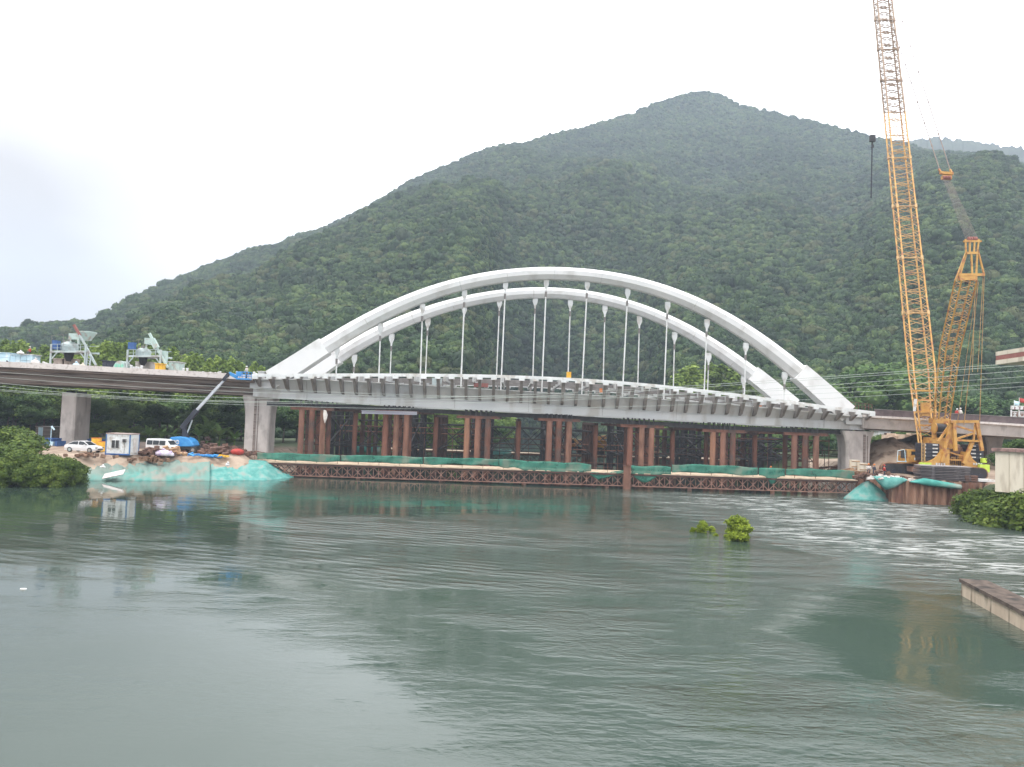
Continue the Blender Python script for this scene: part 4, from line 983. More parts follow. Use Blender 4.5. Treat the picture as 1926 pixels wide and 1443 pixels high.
# ------------------------------------------------------------------ left bank
G = lambda px, py, z=2.7: P(px, py, z=z)
LBT = 2.72
def person(name, loc, h, label, shirt, trousers, helmet, facing=0.0, pose='stand'):
    """one continuous skinned body, clothing and helmet as children"""
    e = empty(name, loc, label, 'person')
    k = h / 1.72
    if pose == 'sit':
        J = [(0, 0, .45), (0, 0, .75), (0, .02, .98), (0, .03, 1.08), (0, .03, 1.25), (-.20, .02, .95), (-.26, .16, .72), (-.14, .34, .62), (.20, .02, .95), (.26, .16, .72), (.14, .34, .62),
             (-.11, .40, .47), (-.12, .44, .06), (-.12, .56, .03), (.11, .40, .47), (.12, .44, .06), (.12, .56, .03)]
    elif pose == 'bend':
        J = [(0, -.05, .88), (0, .10, 1.12), (0, .28, 1.30), (0, .38, 1.36), (0, .48, 1.42), (-.20, .28, 1.27), (-.24, .36, 1.0), (-.18, .48, .80), (.20, .28, 1.27), (.24, .36, 1.0), (.18, .48, .80),
             (-.10, .02, .47), (-.11, -.04, .07), (-.11, .10, .03), (.10, .04, .47), (.11, .02, .07), (.11, .16, .03)]
    else:
        J = [(0, 0, .92), (0, .01, 1.18), (0, .0, 1.40), (0, .01, 1.48), (0, .03, 1.60), (-.20, 0, 1.38), (-.27, .03, 1.10), (-.25, .14, .88), (.20, 0, 1.38), (.28, .04, 1.11), (.22, .20, .95),
             (-.10, .02, .49), (-.12, .0, .07), (-.13, .14, .03), (.10, .04, .49), (.13, .03, .07), (.15, .17, .03)]
    E = [(0, 1), (1, 2), (2, 3), (3, 4), (2, 5), (5, 6), (6, 7), (2, 8), (8, 9), (9, 10), (0, 11), (11, 12), (12, 13), (0, 14), (14, 15), (15, 16)]
    RD = [.15, .15, .14, .06, .10, .065, .05, .035, .065, .05, .035, .085, .05, .04, .085, .05, .04]
    rot = Matrix.Rotation(facing, 3, 'Z'); me = bpy.data.meshes.new('body')
    me.from_pydata([tuple(rot @ Vector(j) * k) for j in J], E, [])
    b = bpy.data.objects.new('body', me); COL.objects.link(b); b.parent = e; ORIG[b.name] = Vector(loc)
    sk = b.modifiers.new('skin', 'SKIN'); b.modifiers.new('smooth', 'SUBSURF').levels = 1
    for i, v in enumerate(me.skin_vertices[0].data): v.radius = (RD[i] * k, RD[i] * k * .85)
    me.skin_vertices[0].data[0].use_root = True
    me.materials.append(M['skin'])
    L0 = Vector(loc); q = lambda v: L0 + rot @ Vector(v) * k
    mb = MB(); mb.loft([[q((math.cos(t) * rx + c[0], math.sin(t) * ry + c[1], c[2])) for t in [i * math.pi / 5 for i in range(10)]] for c, rx, ry in
        ((J[0], .18, .15), (J[1], .18, .15), ([J[2][0], J[2][1], J[2][2] - .06], .21, .15), ([J[2][0], J[2][1], J[2][2] + .05], .12, .10))])
    for a, b_, c in ((5, 6, 7), (8, 9, 10)):
        mb.tube(q(J[a]), q(J[b_]), .075 * k, .062 * k); mid = (Vector(J[b_]) * .3 + Vector(J[c]) * .7); mb.tube(q(J[b_]), q(mid), .062 * k, .05 * k)
    mb.build('shirt', shirt, e, smooth=True)
    mb = MB()
    for a, b_ in ((11, 12), (14, 15)):
        sx = -.09 if a == 11 else .09
        mb.tube(q((sx, J[0][1], J[0][2])), q(J[a]), .115 * k, .09 * k); mb.tube(q(J[a]), q(J[b_]), .09 * k, .065 * k)
    mb.build('trousers', trousers, e, smooth=True)
    mb = MB(); hd = Vector(J[4]); mb.ball(q(hd + Vector((0, 0, .08))), .135 * k, sc=(1, 1.1, .75)); mb.tube(q(hd + Vector((0, .03, .04))), q(hd + Vector((0, .03, .06))), .17 * k)
    mb.build('helmet', helmet, e, smooth=True)
    return e

# dusty green dust-net draped over the left bank slope
def slope_net(px0, px1, fy_top, fy_bot, m_, label, amp=.35, name='dust_net', seed=1, zt=2.75, Yt=None):
    nx = int((px1 - px0) / 2.5); ny = 14; rg_ = np.random.RandomState(seed); rings = []
    for i in range(nx + 1):
        px = px0 + (px1 - px0) * i / nx
        b = P(px, fy_bot(px), z=-0.1); yt = Yt(px) if Yt else b.y + 6.5; a = P(px, fy_top(px), Y=yt)
        ring = []
        for k in range(ny + 1):
            t = k / ny; p = b.lerp(a, t)
            n = float(fbm(np.array(px * .09), np.array(k * .5 + seed), 3)) - .5; n2 = float(fbm(np.array(px * .30 + 9), np.array(k * 1.1 + seed), 2)) - .5
            p += Vector((0, -1, .8)) * (n * amp * 2.2 + n2 * amp * 1.0) * math.sin(math.pi * min(1, .15 + t * .8)); p.z += .35 * math.sin(t * math.pi) * 1.2
            ring.append(p)
        rings.append(ring)
    mb = MB(); mb.loft(rings, closed=False, caps=False); o = mb.build(name, m_, smooth=True); s = o.modifiers.new('t', 'SOLIDIFY'); s.thickness = .04
    tag(o, label, 'dust net', 'green dust nets over the banks'); return o
slope_net(150, 395, lambda p: 862 + jit(p, 1.0), lambda p: 906 + .5 * jit(p * 2, .5), M['net_dusty'], 'dusty torn green-grey net covering the slope below the white cabin', seed=2)
slope_net(385, 552, lambda p: 866 + max(0, p - 500) * .62 + jit(p, 1.2), lambda p: 905.5 - max(0, p - 500) * .10, M['net_bright'], 'bright turquoise net over the slope tip running down to the left end of the trestle', seed=5, amp=.28)

def rocks(cx, cy, n, r, z, Y, m_, name, label, cat, spread, seed=3, elong=1.0, hgt=1.0):
    """a heap of separate lumps or bars as one thing"""
    rg_ = np.random.RandomState(seed); c = P(cx, cy, Y); mb = MB()
    for i in range(n):
        u = rg_.normal(size=3) * spread; u = np.clip(u, -2.2 * np.array(spread), 2.2 * np.array(spread)); zz = abs(u[2]) * hgt * math.exp(-(u[0] / spread[0]) ** 2 * .4)
        s = r * rg_.uniform(.5, 1.4)
        mb.box((c.x + u[0], Y + u[1], z + zz), (s * elong * rg_.uniform(.6, 1.3), s * rg_.uniform(.6, 1.2), s * rg_.uniform(.4, .9)), rz=rg_.uniform(-.6, .6), ry=rg_.uniform(-.35, .35), rx=rg_.uniform(-.3, .3))
    o = mb.build(name, m_); tag(o, label, cat); return o

# white site cabin
def cabin():
    b0 = G(198.5, 855.5); Yc = b0.y; xl = b0.x; xr = P(243, 857, Yc).x; zt = P(199, 816, Yc).z; z0 = LBT
    dep = 2.3; H = zt - z0; Wd = xr - xl
    e = empty('site_cabin', (xl + Wd / 2, Yc + dep / 2, z0), 'white container site cabin with blue corner posts standing on the left bank', 'cabin')
    def cor(m2, n):    # corrugated walls
        pass
    mb = MB(); pts = []
    def wall(a, b, n):
        a = Vector(a); b = Vector(b); d = (b - a); nrm = Vector((d.y, -d.x, 0)).normalized(); ring0 = []; ring1 = []
        for i in range(n * 4 + 1):
            t = i / (n * 4); o = (0, 0, .03, .03)[i % 4]
            p = a + d * t + nrm * o; ring0.append(p.copy()); ring1.append(p + Vector((0, 0, H)))
        mb.loft([ring0, ring1], closed=False, caps=False)
    wall((xl, Yc, z0), (xr, Yc, z0), 14); wall((xr, Yc, z0), (xr, Yc + dep, z0), 24); wall((xr, Yc + dep, z0), (xl, Yc + dep, z0), 14); wall((xl, Yc + dep, z0), (xl, Yc, z0), 24)
    mb.build('wall', M['white_paint'], e)
    mb = MB(); mb.box((xl + Wd / 2, Yc + dep / 2, zt + .04), (Wd + .16, dep + .16, .12)); mb.build('roof', mat('cabin_roof', (0.30, 0.20, 0.17), (0.45, 0.38, 0.35), 1.2, 0.8), e)
    mb = MB()
    for x in (xl, xr):
        for y in (Yc, Yc + dep): mb.box((x, y, z0 + H / 2), (.13, .13, H))
    mb.build('corner_post', M['post_blue'], e)
    mb = MB(); mb.box((xl + Wd / 2, Yc - .02, z0 + .09), (Wd, .12, .18)); mb.build('base_rail', M['blue_dark'], e)
    wx = xl + Wd * .40; wz = z0 + H * .52
    mb = MB(); mb.box((wx, Yc - .03, wz), (1.02, .10, 1.1)); fr = mb.build('window', M['white_paint'], e)
    for s in (-.25, .25):
        mb = MB(); mb.box((wx + s, Yc - .075, wz), (.40, .05, .94)); mb.build('pane', M['glass'], fr)
        mb = MB()
        for k in range(5): mb.tube((wx + s - .18 + k * .09, Yc - .13, wz - .5), (wx + s - .18 + k * .09, Yc - .13, wz + .5), .012, n=5)
        mb.build('bars', M['bracket_grey'], fr)
    mb = MB(); mb.box((xl + Wd * .78, Yc - .12, z0 + H * .70), (.42, .2, .42)); ac = mb.build('air_conditioner', M['bracket_grey'], e)
    mb = MB(); mb.tube((xl + Wd * .78, Yc - .25, z0 + H * .70), (xl + Wd * .78, Yc - .22, z0 + H * .70), .17, n=14); mb.build('fan', M['black'], ac)
    mb = MB(); mb.tube((xl + Wd * .78, Yc - .06, z0 + .3), (xl + Wd * .78, Yc - .06, z0 + H * .6), .02); mb.build('drain_hose', M['bracket_grey'], e)
    mb = MB(); mb.box((xr + .05, Yc + dep * .5, z0 + H * .45), (.07, .85, 1.9)); mb.build('door', M['pale_cloth'], e)
    mb = MB(); mb.box((xr + .09, Yc + dep * .5 + .32, z0 + H * .45), (.05, .06, .14)); mb.build('sign_plate', M['blue_pale'], e)
cabin()

# white saloon car, nose to the right
def car_body(prof_lo, Lc, Wc, H):
    pass
def saloon(loc, rz, label, m_, scale=1.0):
    e = empty('parked_car', loc, label, 'car', rz=0)
    L0 = Vector(loc); rot = Matrix.Rotation(rz, 3, 'Z'); q = lambda x, y, z: L0 + rot @ Vector((x * scale, y * scale, z * scale))
    st = [(-2.32, .42, .80, .70), (-2.25, .26, .92, .82), (-1.9, .22, 1.0, .88), (-1.2, .22, 1.02, .90), (0, .22, 1.0, .90), (1.0, .22, .96, .90), (1.7, .22, .86, .87), (2.15, .26, .74, .80), (2.32, .40, .62, .66)]
    mb = MB(); mb.loft([[q(x, -w * .93, z0), q(x, -w, z0 + (z1 - z0) * .45), q(x, -w * .95, z1 - .04), q(x, -w * .82, z1), q(x, w * .82, z1), q(x, w * .95, z1 - .04), q(x, w, z0 + (z1 - z0) * .45), q(x, w * .93, z0)] for x, z0, z1, w in st])
    body = mb.build('body', m_, e, smooth=False)
    mb = MB(); ca = [(-1.85, 1.0, .78, .01), (-1.1, 1.40, .62, 1), (-.2, 1.46, .62, 1), (.4, 1.40, .62, 1), (1.15, .97, .78, .01)]
    mb.loft([[q(x, -.80, .96), q(x, -w, z), q(x, w, z), q(x, .80, .96)] for x, z, w, _ in ca]); mb.build('windows', M['glass'], e)
    mb = MB(); mb.loft([[q(x, -w - .02, z - .02), q(x, -w, z + .035), q(x, w, z + .035), q(x, w + .02, z - .02)] for x, z, w, _ in ca[1:4]])
    for s in (-1, 1):
        mb.beam(q(-1.85, s * .78, 1.0), q(-1.1, s * .63, 1.40), .07 * scale); mb.beam(q(1.15, s * .78, .97), q(.4, s * .63, 1.40), .07 * scale); mb.beam(q(-.3, s * .80, .98), q(-.3, s * .63, 1.44), .07 * scale)
    mb.build('roof', m_, e)
    for x in (-1.42, 1.42):
        for s in (-1, 1):
            mb = MB(); mb.tube(q(x, s * .70, .33), q(x, s * .915, .33), .33 * scale, n=20); w = mb.build('wheel', M['black'], e)
            mb = MB(); mb.tube(q(x, s * .80, .33), q(x, s * .93, .33), .20 * scale, n=12); mb.build('rim', M['plant_grey'], w)
    for s in (-1, 1):
        mb = MB(); mb.box(q(2.22, s * .62, .66), (.14 * scale, .30 * scale, .13 * scale), rz); mb.build('headlight', M['glass'], e)
        mb = MB(); mb.box(q(-2.27, s * .62, .80), (.12 * scale, .28 * scale, .14 * scale), rz); mb.build('tail_light', M['red'], e)
        mb = MB(); mb.box(q(.75, s * .98, 1.0), (.16 * scale, .14 * scale, .11 * scale), rz); mb.build('mirror', m_, e)
    mb = MB(); mb.box(q(2.33, 0, .45), (.05 * scale, 1.0 * scale, .14 * scale), rz); mb.build('grille', M['black'], e)
    return e
p = G(148, 852); saloon((p.x, p.y + 1.2, LBT + .03), R(-8), 'white saloon car parked beside the left concrete pier', M['car_white'], .98)

def minivan(loc, rz, label):
    e = empty('parked_van', loc, label, 'van'); L0 = Vector(loc); rot = Matrix.Rotation(rz, 3, 'Z'); q = lambda x, y, z: L0 + rot @ Vector((x, y, z))
    st = [(-2.05, .30, 1.72, .74), (-2.0, .24, 1.86, .78), (-.6, .24, 1.90, .80), (.7, .24, 1.86, .80), (1.05, .24, 1.70, .79), (1.55, .24, 1.12, .79), (2.0, .26, .98, .76), (2.12, .36, .82, .68)]
    mb = MB(); mb.loft([[q(x, -w, z0), q(x, -w * 1.02, min(1.0, z1 - .05)), q(x, -w * .86, z1 - .03), q(x, -w * .75, z1), q(x, w * .75, z1), q(x, w * .86, z1 - .03), q(x, w * 1.02, min(1.0, z1 - .05)), q(x, w, z0)] for x, z0, z1, w in st]); mb.build('body', M['car_white'], e)
    for a, b in ((-1.85, -1.05), (-.95, -.10), (.0, .85)):
        for s in (-1, 1):
            mb = MB(); mb.loft([[q(a, s * .80, 1.08), q(b, s * .80, 1.08), q(b - (.15 if b > .8 else 0) * 0, s * .72, 1.66), q(a, s * .72, 1.66)], [q(a, s * .84, 1.08), q(b, s * .84, 1.08), q(b, s * .765, 1.66), q(a, s * .765, 1.66)]]); mb.build('window', M['glass'], e)
    mb = MB(); mb.loft([[q(1.12, -.62, 1.66), q(1.12, .62, 1.66), q(1.56, .68, 1.16), q(1.56, -.68, 1.16)], [q(1.16, -.62, 1.68), q(1.16, .62, 1.68), q(1.60, .68, 1.18), q(1.60, -.68, 1.18)]]); mb.build('windscreen', M['glass'], e)
    for x in (-1.3, 1.35):
        for s in (-1, 1):
            mb = MB(); mb.tube(q(x, s * .62, .30), q(x, s * .83, .30), .30, n=18); w = mb.build('wheel', M['black'], e)
            mb = MB(); mb.tube(q(x, s * .7, .30), q(x, s * .85, .30), .17, n=10); mb.build('rim', M['plant_grey'], w)
    mb = MB(); mb.box(q(2.1, 0, .42), (.12, 1.4, .16), rz); mb.build('bumper', M['bracket_grey'], e)
    for s in (-1, 1): mb = MB(); mb.box(q(2.08, s * .55, .80), (.1, .26, .16), rz); mb.build('headlight', M['glass'], e)
p = G(296, 853); minivan((p.x, p.y + 1.5, LBT), R(-10), 'white minivan parked behind the debris heap right of the white cabin')

# boom lift
def boom_lift():
    p0 = G(347, 851.5); Yb = p0.y; s = Yb / 1446; z0 = LBT
    e = empty('boom_lift', (p0.x, Yb, z0), 'blue telescopic boom lift on the left bank, its basket raised to the viaduct deck', 'boom lift')
    xa = P(318, 850, Yb).x; xb = P(366, 850, Yb).x
    mb = MB()
    for x in (xa + 1.3, xb + .5):
        for y in (Yb - 1.2, Yb + 1.2): pass
    zc = lambda py: P(345, py, Yb).z
    for x in (xa + 1.5, xb + .3):
        for y in (-1.2, 1.2):
            mb = MB(); mb.tube((x, Yb + y - .2, z0 + .45), (x, Yb + y + .2, z0 + .45), .48, n=18); w = mb.build('wheel', M['black'], e)
            mb = MB(); mb.tube((x, Yb + y - .22, z0 + .45), (x, Yb + y + .22, z0 + .45), .24, n=10); mb.build('rim', M['bracket_grey'], w)
    mb = MB(); mb.box(((xa + xb) / 2 + .9, Yb, z0 + .68), (xb - xa - .6, 1.9, .42)); mb.tube(((xa + xb) / 2 + .6, Yb, z0 + .8), ((xa + xb) / 2 + .6, Yb, z0 + 1.15), .55, n=14); mb.build('chassis', M['dark_steel'], e)
    # rounded turntable hood
    zt, zb = zc(822.5), zc(840.5)
    out_ = [(318, 833), (318, 826), (321, 822.5), (330, 821.5), (344, 822), (354, 825), (361, 831), (364, 838), (362, 840.5), (325, 840.5), (321, 838)]
    mb = MB(); pts = [P(x, y, Yb - 1.1) for x, y in out_]; cen = sum(pts, Vector()) / len(pts)
    mb.loft([[cen + (v - cen) * .9 for v in pts], [v + Vector((0, .15, 0)) for v in pts], [v + Vector((0, 2.1, 0)) for v in pts], [cen + (v - cen) * .9 + Vector((0, 2.25, 0)) for v in pts]])
    hood = mb.build('turntable', M['blue'], e)
    for cx in (327, 333.5):   # round white marks on the hood
        c = P(cx, 832, Yb - 1.13); mb = MB(); rings = []
        for rr in (.30, .14): rings.append([c + Vector((math.cos(t) * rr, 0, math.sin(t) * rr * 1.1)) for t in [i * math.pi / 8 * 1.75 + .35 for i in range(9)]])
        mb.loft(rings, closed=False, caps=False); mb.box(c + Vector((.14, 0, -.06)), (.2, .02, .09)); mb.build('round_mark', M['white_paint'], hood)
    ym = Yb
    a = P(352, 822, ym); b = P(345, 801, ym); c = P(367, 775, ym); d = P(433, 702, ym)
    mb = MB(); mb.beam(P(356, 838, ym), b, .55, .5, upv=(0, 1, 0)); mb.beam(P(343, 838, ym), P(347, 806, ym), .35, .4, upv=(0, 1, 0)); mb.beam(P(361, 838, ym), P(349, 812, ym), .25, .3, upv=(0, 1, 0)); mb.build('riser', M['crane_black'], e)
    mb = MB(); mb.beam(P(342, 806, ym), P(371, 771, ym), .62, .6, upv=(0, 1, 0)); mb.build('boom_sleeve', M['crane_black'], e)
    mb = MB(); mb.beam(P(369, 773, ym), P(413, 725, ym), .36, .36, upv=(0, 1, 0)); mb.beam(P(412, 726, ym), P(428, 708, ym), .27, .27, upv=(0, 1, 0)); mb.build('telescopic_boom', mat('boom_silver', (0.40, 0.42, 0.46), (0.52, 0.54, 0.58), 1, 0.4), e)
    mb = MB(); mb.beam(P(352, 815, ym), P(362, 790, ym), .16); mb.build('lift_cylinder', M['plant_grey'], e)
    mb = MB(); mb.beam(P(420, 716, ym), P(431, 702, ym), .42, .40, upv=(0, 1, 0)); mb.build('boom_head', M['crane_black'], e)
    mb = MB(); mb.beam(P(431, 701.5, ym), P(447, 709, ym), .34, .30, upv=(0, 1, 0)); mb.beam(P(431, 704, ym), P(446, 712, ym), .2, .2, upv=(0, 1, 0)); mb.build('jib', M['blue'], e)
    bx0, bx1 = P(447, 713, ym).x, P(470, 713, ym).x; z1 = P(458, 714.5, ym).z; z2 = P(458, 700, ym).z
    mb = MB(); mb.box(((bx0 + bx1) / 2, ym, z1 + .1), (bx1 - bx0, 1.3, .2)); mb.build('basket_floor', M['blue'], e)
    mb = MB()
    for y in (-.62, .62):
        for k in range(5):
            x = bx0 + (bx1 - bx0) * k / 4; mb.tube((x, ym + y, z1 + .1), (x, ym + y, z2), .035, n=6)
        for zz in (z1 + .5, (z1 + z2) / 2 + .2, z2): mb.tube((bx0, ym + y, zz), (bx1, ym + y, zz), .035, n=6)
    for x in (bx0, bx1):
        for zz in ((z1 + z2) / 2, z2): mb.tube((x, ym - .62, zz), (x, ym + .62, zz), .035, n=6)
    mb.box((bx0 + .35, ym - .5, z1 + .75), (.6, .3, .5)); mb.build('basket_rail', M['blue'], e)
    return (bx0 + bx1) / 2, ym, z1 + .2
bx, by, bz_ = boom_lift()
person('person', (bx + .35, by, bz_), 1.70, 'worker in a pale shirt and white helmet standing in the raised blue basket', M['pale_cloth'], M['cloth_dark'], M['white_paint'], 1.2)

# barrels, heaps, scrap, low walls
def barrel(px, py, Y, r, h, m_, label, grp='yellow drums beside the white cabin'):
    p = P(px, py, Y); p.z = LBT; e = empty('drum', p, label, 'drum', grp)
    mb = MB(); mb.lathe(p, [(r, 0), (r, h * .3), (r * 1.04, h * .31), (r * 1.04, h * .34), (r, h * .35), (r, h * .64), (r * 1.04, h * .65), (r * 1.04, h * .68), (r, h * .69), (r, h)], 18); mb.build('body', m_, e)
    mb = MB(); mb.lathe(p + Vector((0, 0, h)), [(r * 1.05, -.04), (r * 1.05, .02), (r * .9, .03), (r * .9, 0)], 18); mb.build('lid', M['orange'], e)
barrel(181, 840, 104, .62, 1.7, M['yellow'], 'tall yellow drum behind the nose of the white car')
barrel(191.5, 842, 103, .50, 1.3, M['yellow'], 'shorter yellow drum just left of the white cabin')
barrel(172.5, 840, 104.5, .34, 1.0, M['orange'], 'small orange drum above the white car nose')
def skip(px0, px1, pyt, Y, m_, label, dep=2.2, cat='bin', name='steel_bin'):
    a = P(px0, pyt, Y); b = P(px1, pyt, Y); zt = a.z; e = empty(name, ((a.x + b.x) / 2, Y + dep / 2, LBT), label, cat)
    cx, w, h = (a.x + b.x) / 2, b.x - a.x, zt - LBT
    mb = MB(); t = .08
    mb.loft([[Vector((cx + sx * w * .46, Y + dep / 2 + sy * dep * .46, LBT)) for sx, sy in ((-1, -1), (1, -1), (1, 1), (-1, 1))], [Vector((cx + sx * w * .5, Y + dep / 2 + sy * dep * .5, zt)) for sx, sy in ((-1, -1), (1, -1), (1, 1), (-1, 1))],
             [Vector((cx + sx * (w * .5 - t), Y + dep / 2 + sy * (dep * .5 - t), zt)) for sx, sy in ((-1, -1), (1, -1), (1, 1), (-1, 1))], [Vector((cx + sx * (w * .44), Y + dep / 2 + sy * dep * .42, LBT + .15)) for sx, sy in ((-1, -1), (1, -1), (1, 1), (-1, 1))]])
    mb.build('tub', m_, e)
    mb = MB()
    for k in range(5): x = cx - w * .42 + w * .84 * k / 4; mb.beam((x, Y - .03, LBT + .05), (x, Y - .07, zt), .09)
    mb.beam((cx - w * .5, Y - .05, zt - .05), (cx + w * .5, Y - .05, zt - .05), .12); mb.build('ribs', m_, e); return e
skip(72, 100, 824, 112, M['blue_dark'], 'dark blue steel bin left of the foot of the left pier')
skip(104, 108, 830, 111, M['blue_dark'], 'narrow blue box between the blue bin and the left pier')
skip(140, 198, 825, 121, M['blue_dark'], 'long dark blue container low behind the yellow drums', 2.4, 'container', 'storage_container')
def small_hut(px0, px1, pyt, Y, wallm, roofm, label):
    a = P(px0, pyt, Y); b = P(px1, pyt, Y); e = empty('hut', ((a.x + b.x) / 2, Y + 1.5, LBT), label, 'hut')
    mb = MB(); mb.box(((a.x + b.x) / 2, Y + 1.5, (a.z + LBT) / 2), (b.x - a.x, 3, a.z - LBT)); mb.build('wall', wallm, e)
    mb = MB(); mb.box(((a.x + b.x) / 2, Y + 1.5, a.z + .06), (b.x - a.x + .3, 3.3, .12)); mb.build('roof', roofm, e)
    mb = MB(); mb.box((a.x * .7 + b.x * .3, Y - .03, LBT + 1.0), (.8, .06, 1.7)); mb.build('door', M['blue_pale'], e)
small_hut(22, 43, 816, 116, M['blue_pale'], M['white_paint'], 'small pale blue and white hut beyond the bushes at the left edge')
small_hut(68, 98, 803, 135, M['old_concrete'], M['bracket_grey'], 'dim grey hut under the viaduct left of the left pier')
mb = MB(); a = P(97, 802, 112); b = P(102, 822, 112); mb.tube((a.x, 112, LBT), (a.x, 112, a.z), .05); mb.tube((a.x, 112, a.z), (a.x + .45, 112, a.z - .5), .13, n=8); mb.box((a.x + .2, 112, LBT + .3), (.5, .4, .6)); o = mb.build('site_lamp', M['blue_pale']); tag(o, 'pale work lamp on a thin post left of the left pier', 'lamp')
rocks(288, 850, 70, .55, LBT, 98.6, M['scrap'], 'rubble_heap', 'brown heap of rubble and roots in front of the white minivan', 'rubble heap', (1.2, .5, .55), 3)
rocks(318, 846, 60, .45, LBT + .1, 100.2, M['timber'], 'rubble_heap', 'tan heap of broken timber behind the purple sack', 'rubble heap', (1.1, .5, .5), 9)
rocks(282, 861, 30, .40, 2.2, 96.6, M['mud'], 'earth_spill', 'reddish clods spilling over the bank edge below the rubble', 'earth clods', (1.0, .4, .25), 5)
rocks(420, 836, 110, .5, LBT, 107.0, M['scrap'], 'scrap_pile', 'long dark pile of scrap and rebar left of the bridge pier', 'scrap pile', (2.6, 1.0, .55), 6, 2.0)
rocks(385, 832, 50, .5, LBT + .2, 110.0, M['rust_dark'], 'scrap_pile', 'higher rusty scrap heap just right of the boom lift', 'scrap pile', (1.3, .8, .8), 8, 1.6)
rocks(380, 848, 24, .25, LBT, 101.0, M['blue'], 'hose_coil', 'blue hoses lying on the dirt right of the boom lift wheels', 'hoses', (1.2, .3, .08), 12, 4.0)
rocks(418, 850, 12, .3, LBT, 101.0, M['yellow'], 'tool_pile', 'small yellow tools lying on the dirt before the scrap pile', 'tools', (.5, .3, .12), 14, 1.5)
rocks(168, 853, 26, .4, LBT - .1, 94.6, M['mud'], 'earth_spill', 'low brown clods in front of the white car', 'earth clods', (1.5, .4, .12), 15)
mb = MB(); p = P(447, 840, 104); mb.ball((p.x, 104, LBT + .5), .7, 12, 8, (1.35, .8, .62)); o = mb.build('red_tarpaulin', M['red'], smooth=True); tag(o, 'red tarpaulin bundle on the scrap beside the bridge pier', 'tarpaulin')
def sack(px, py, Y, w, h, m_, label, n='sack', z0=None):
    p = P(px, py, Y); z0 = p.z if z0 is None else z0; mb = MB()
    rg_ = np.random.RandomState(abs(int(px))); rings = []
    for t, rr in ((0, .75), (.12, .98), (.45, 1.0), (.75, .86), (.92, .5), (1, .15)):
        rings.append([Vector((p.x + math.cos(a) * w * rr * (1 + .12 * (rg_.rand() - .5)), Y + math.sin(a) * w * .6 * rr, z0 + h * t)) for a in [i * math.pi / 7 for i in range(14)]])
    mb.loft(rings); mb.tube((p.x, Y, z0 + h * .96), (p.x + .1, Y, z0 + h * 1.15), .12, .2, n=8); o = mb.build(n, m_, smooth=True); tag(o, label, 'sack'); return o
sack(307, 856, 98.0, 1.0, .78, M['purple'], 'big lilac and white sack slumped at the bank edge in front of the rubble', z0=2.72)
sack(321, 857, 98.2, .45, .5, M['purple'], 'smaller lilac sack leaning against the right of the big lilac sack', z0=2.70)
mb = MB(); a = P(205, 897, 90.8); mb.box((a.x + .4, 91.1, a.z + .3), (2.3, 1.4, .08), rz=.2, ry=-.25, rx=.35); o = mb.build('plywood_board', M['pale_concrete']); tag(o, 'pale board lying tilted on the netted slope near the water', 'board')
sack(428, 877, 97.4, .26, .4, M['white_paint'], 'small white sack lying on top of the turquoise net')
sack(193, 880, 92.8, .35, .25, M['white_paint'], 'flat white scrap sack on the netted slope above the tilted board')
def wall_low(px0, px1, py0, py1, Y, m_, label, name='low_wall', cat='wall', t=.4):
    a = P(px0, py0, Y); b = P(px1, py0, Y); mb = MB(); z1 = P(px0, py1, Y).z
    mb.box(((a.x + b.x) / 2, Y, (a.z + z1) / 2), (b.x - a.x, t, abs(a.z - z1)))
    n = max(2, int((b.x - a.x) / 1.6))
    for i in range(n + 1): mb.box((a.x + (b.x - a.x) * i / n, Y - t * .55, (a.z + z1) / 2), (.18, .1, abs(a.z - z1) + .05))
    o = mb.build(name, m_); tag(o, label, cat); return o
wall_low(250, 305, 831, 849, 113, M['old_concrete'], 'low brown site wall behind the white minivan')
# banana plants, bamboo and trees are further down

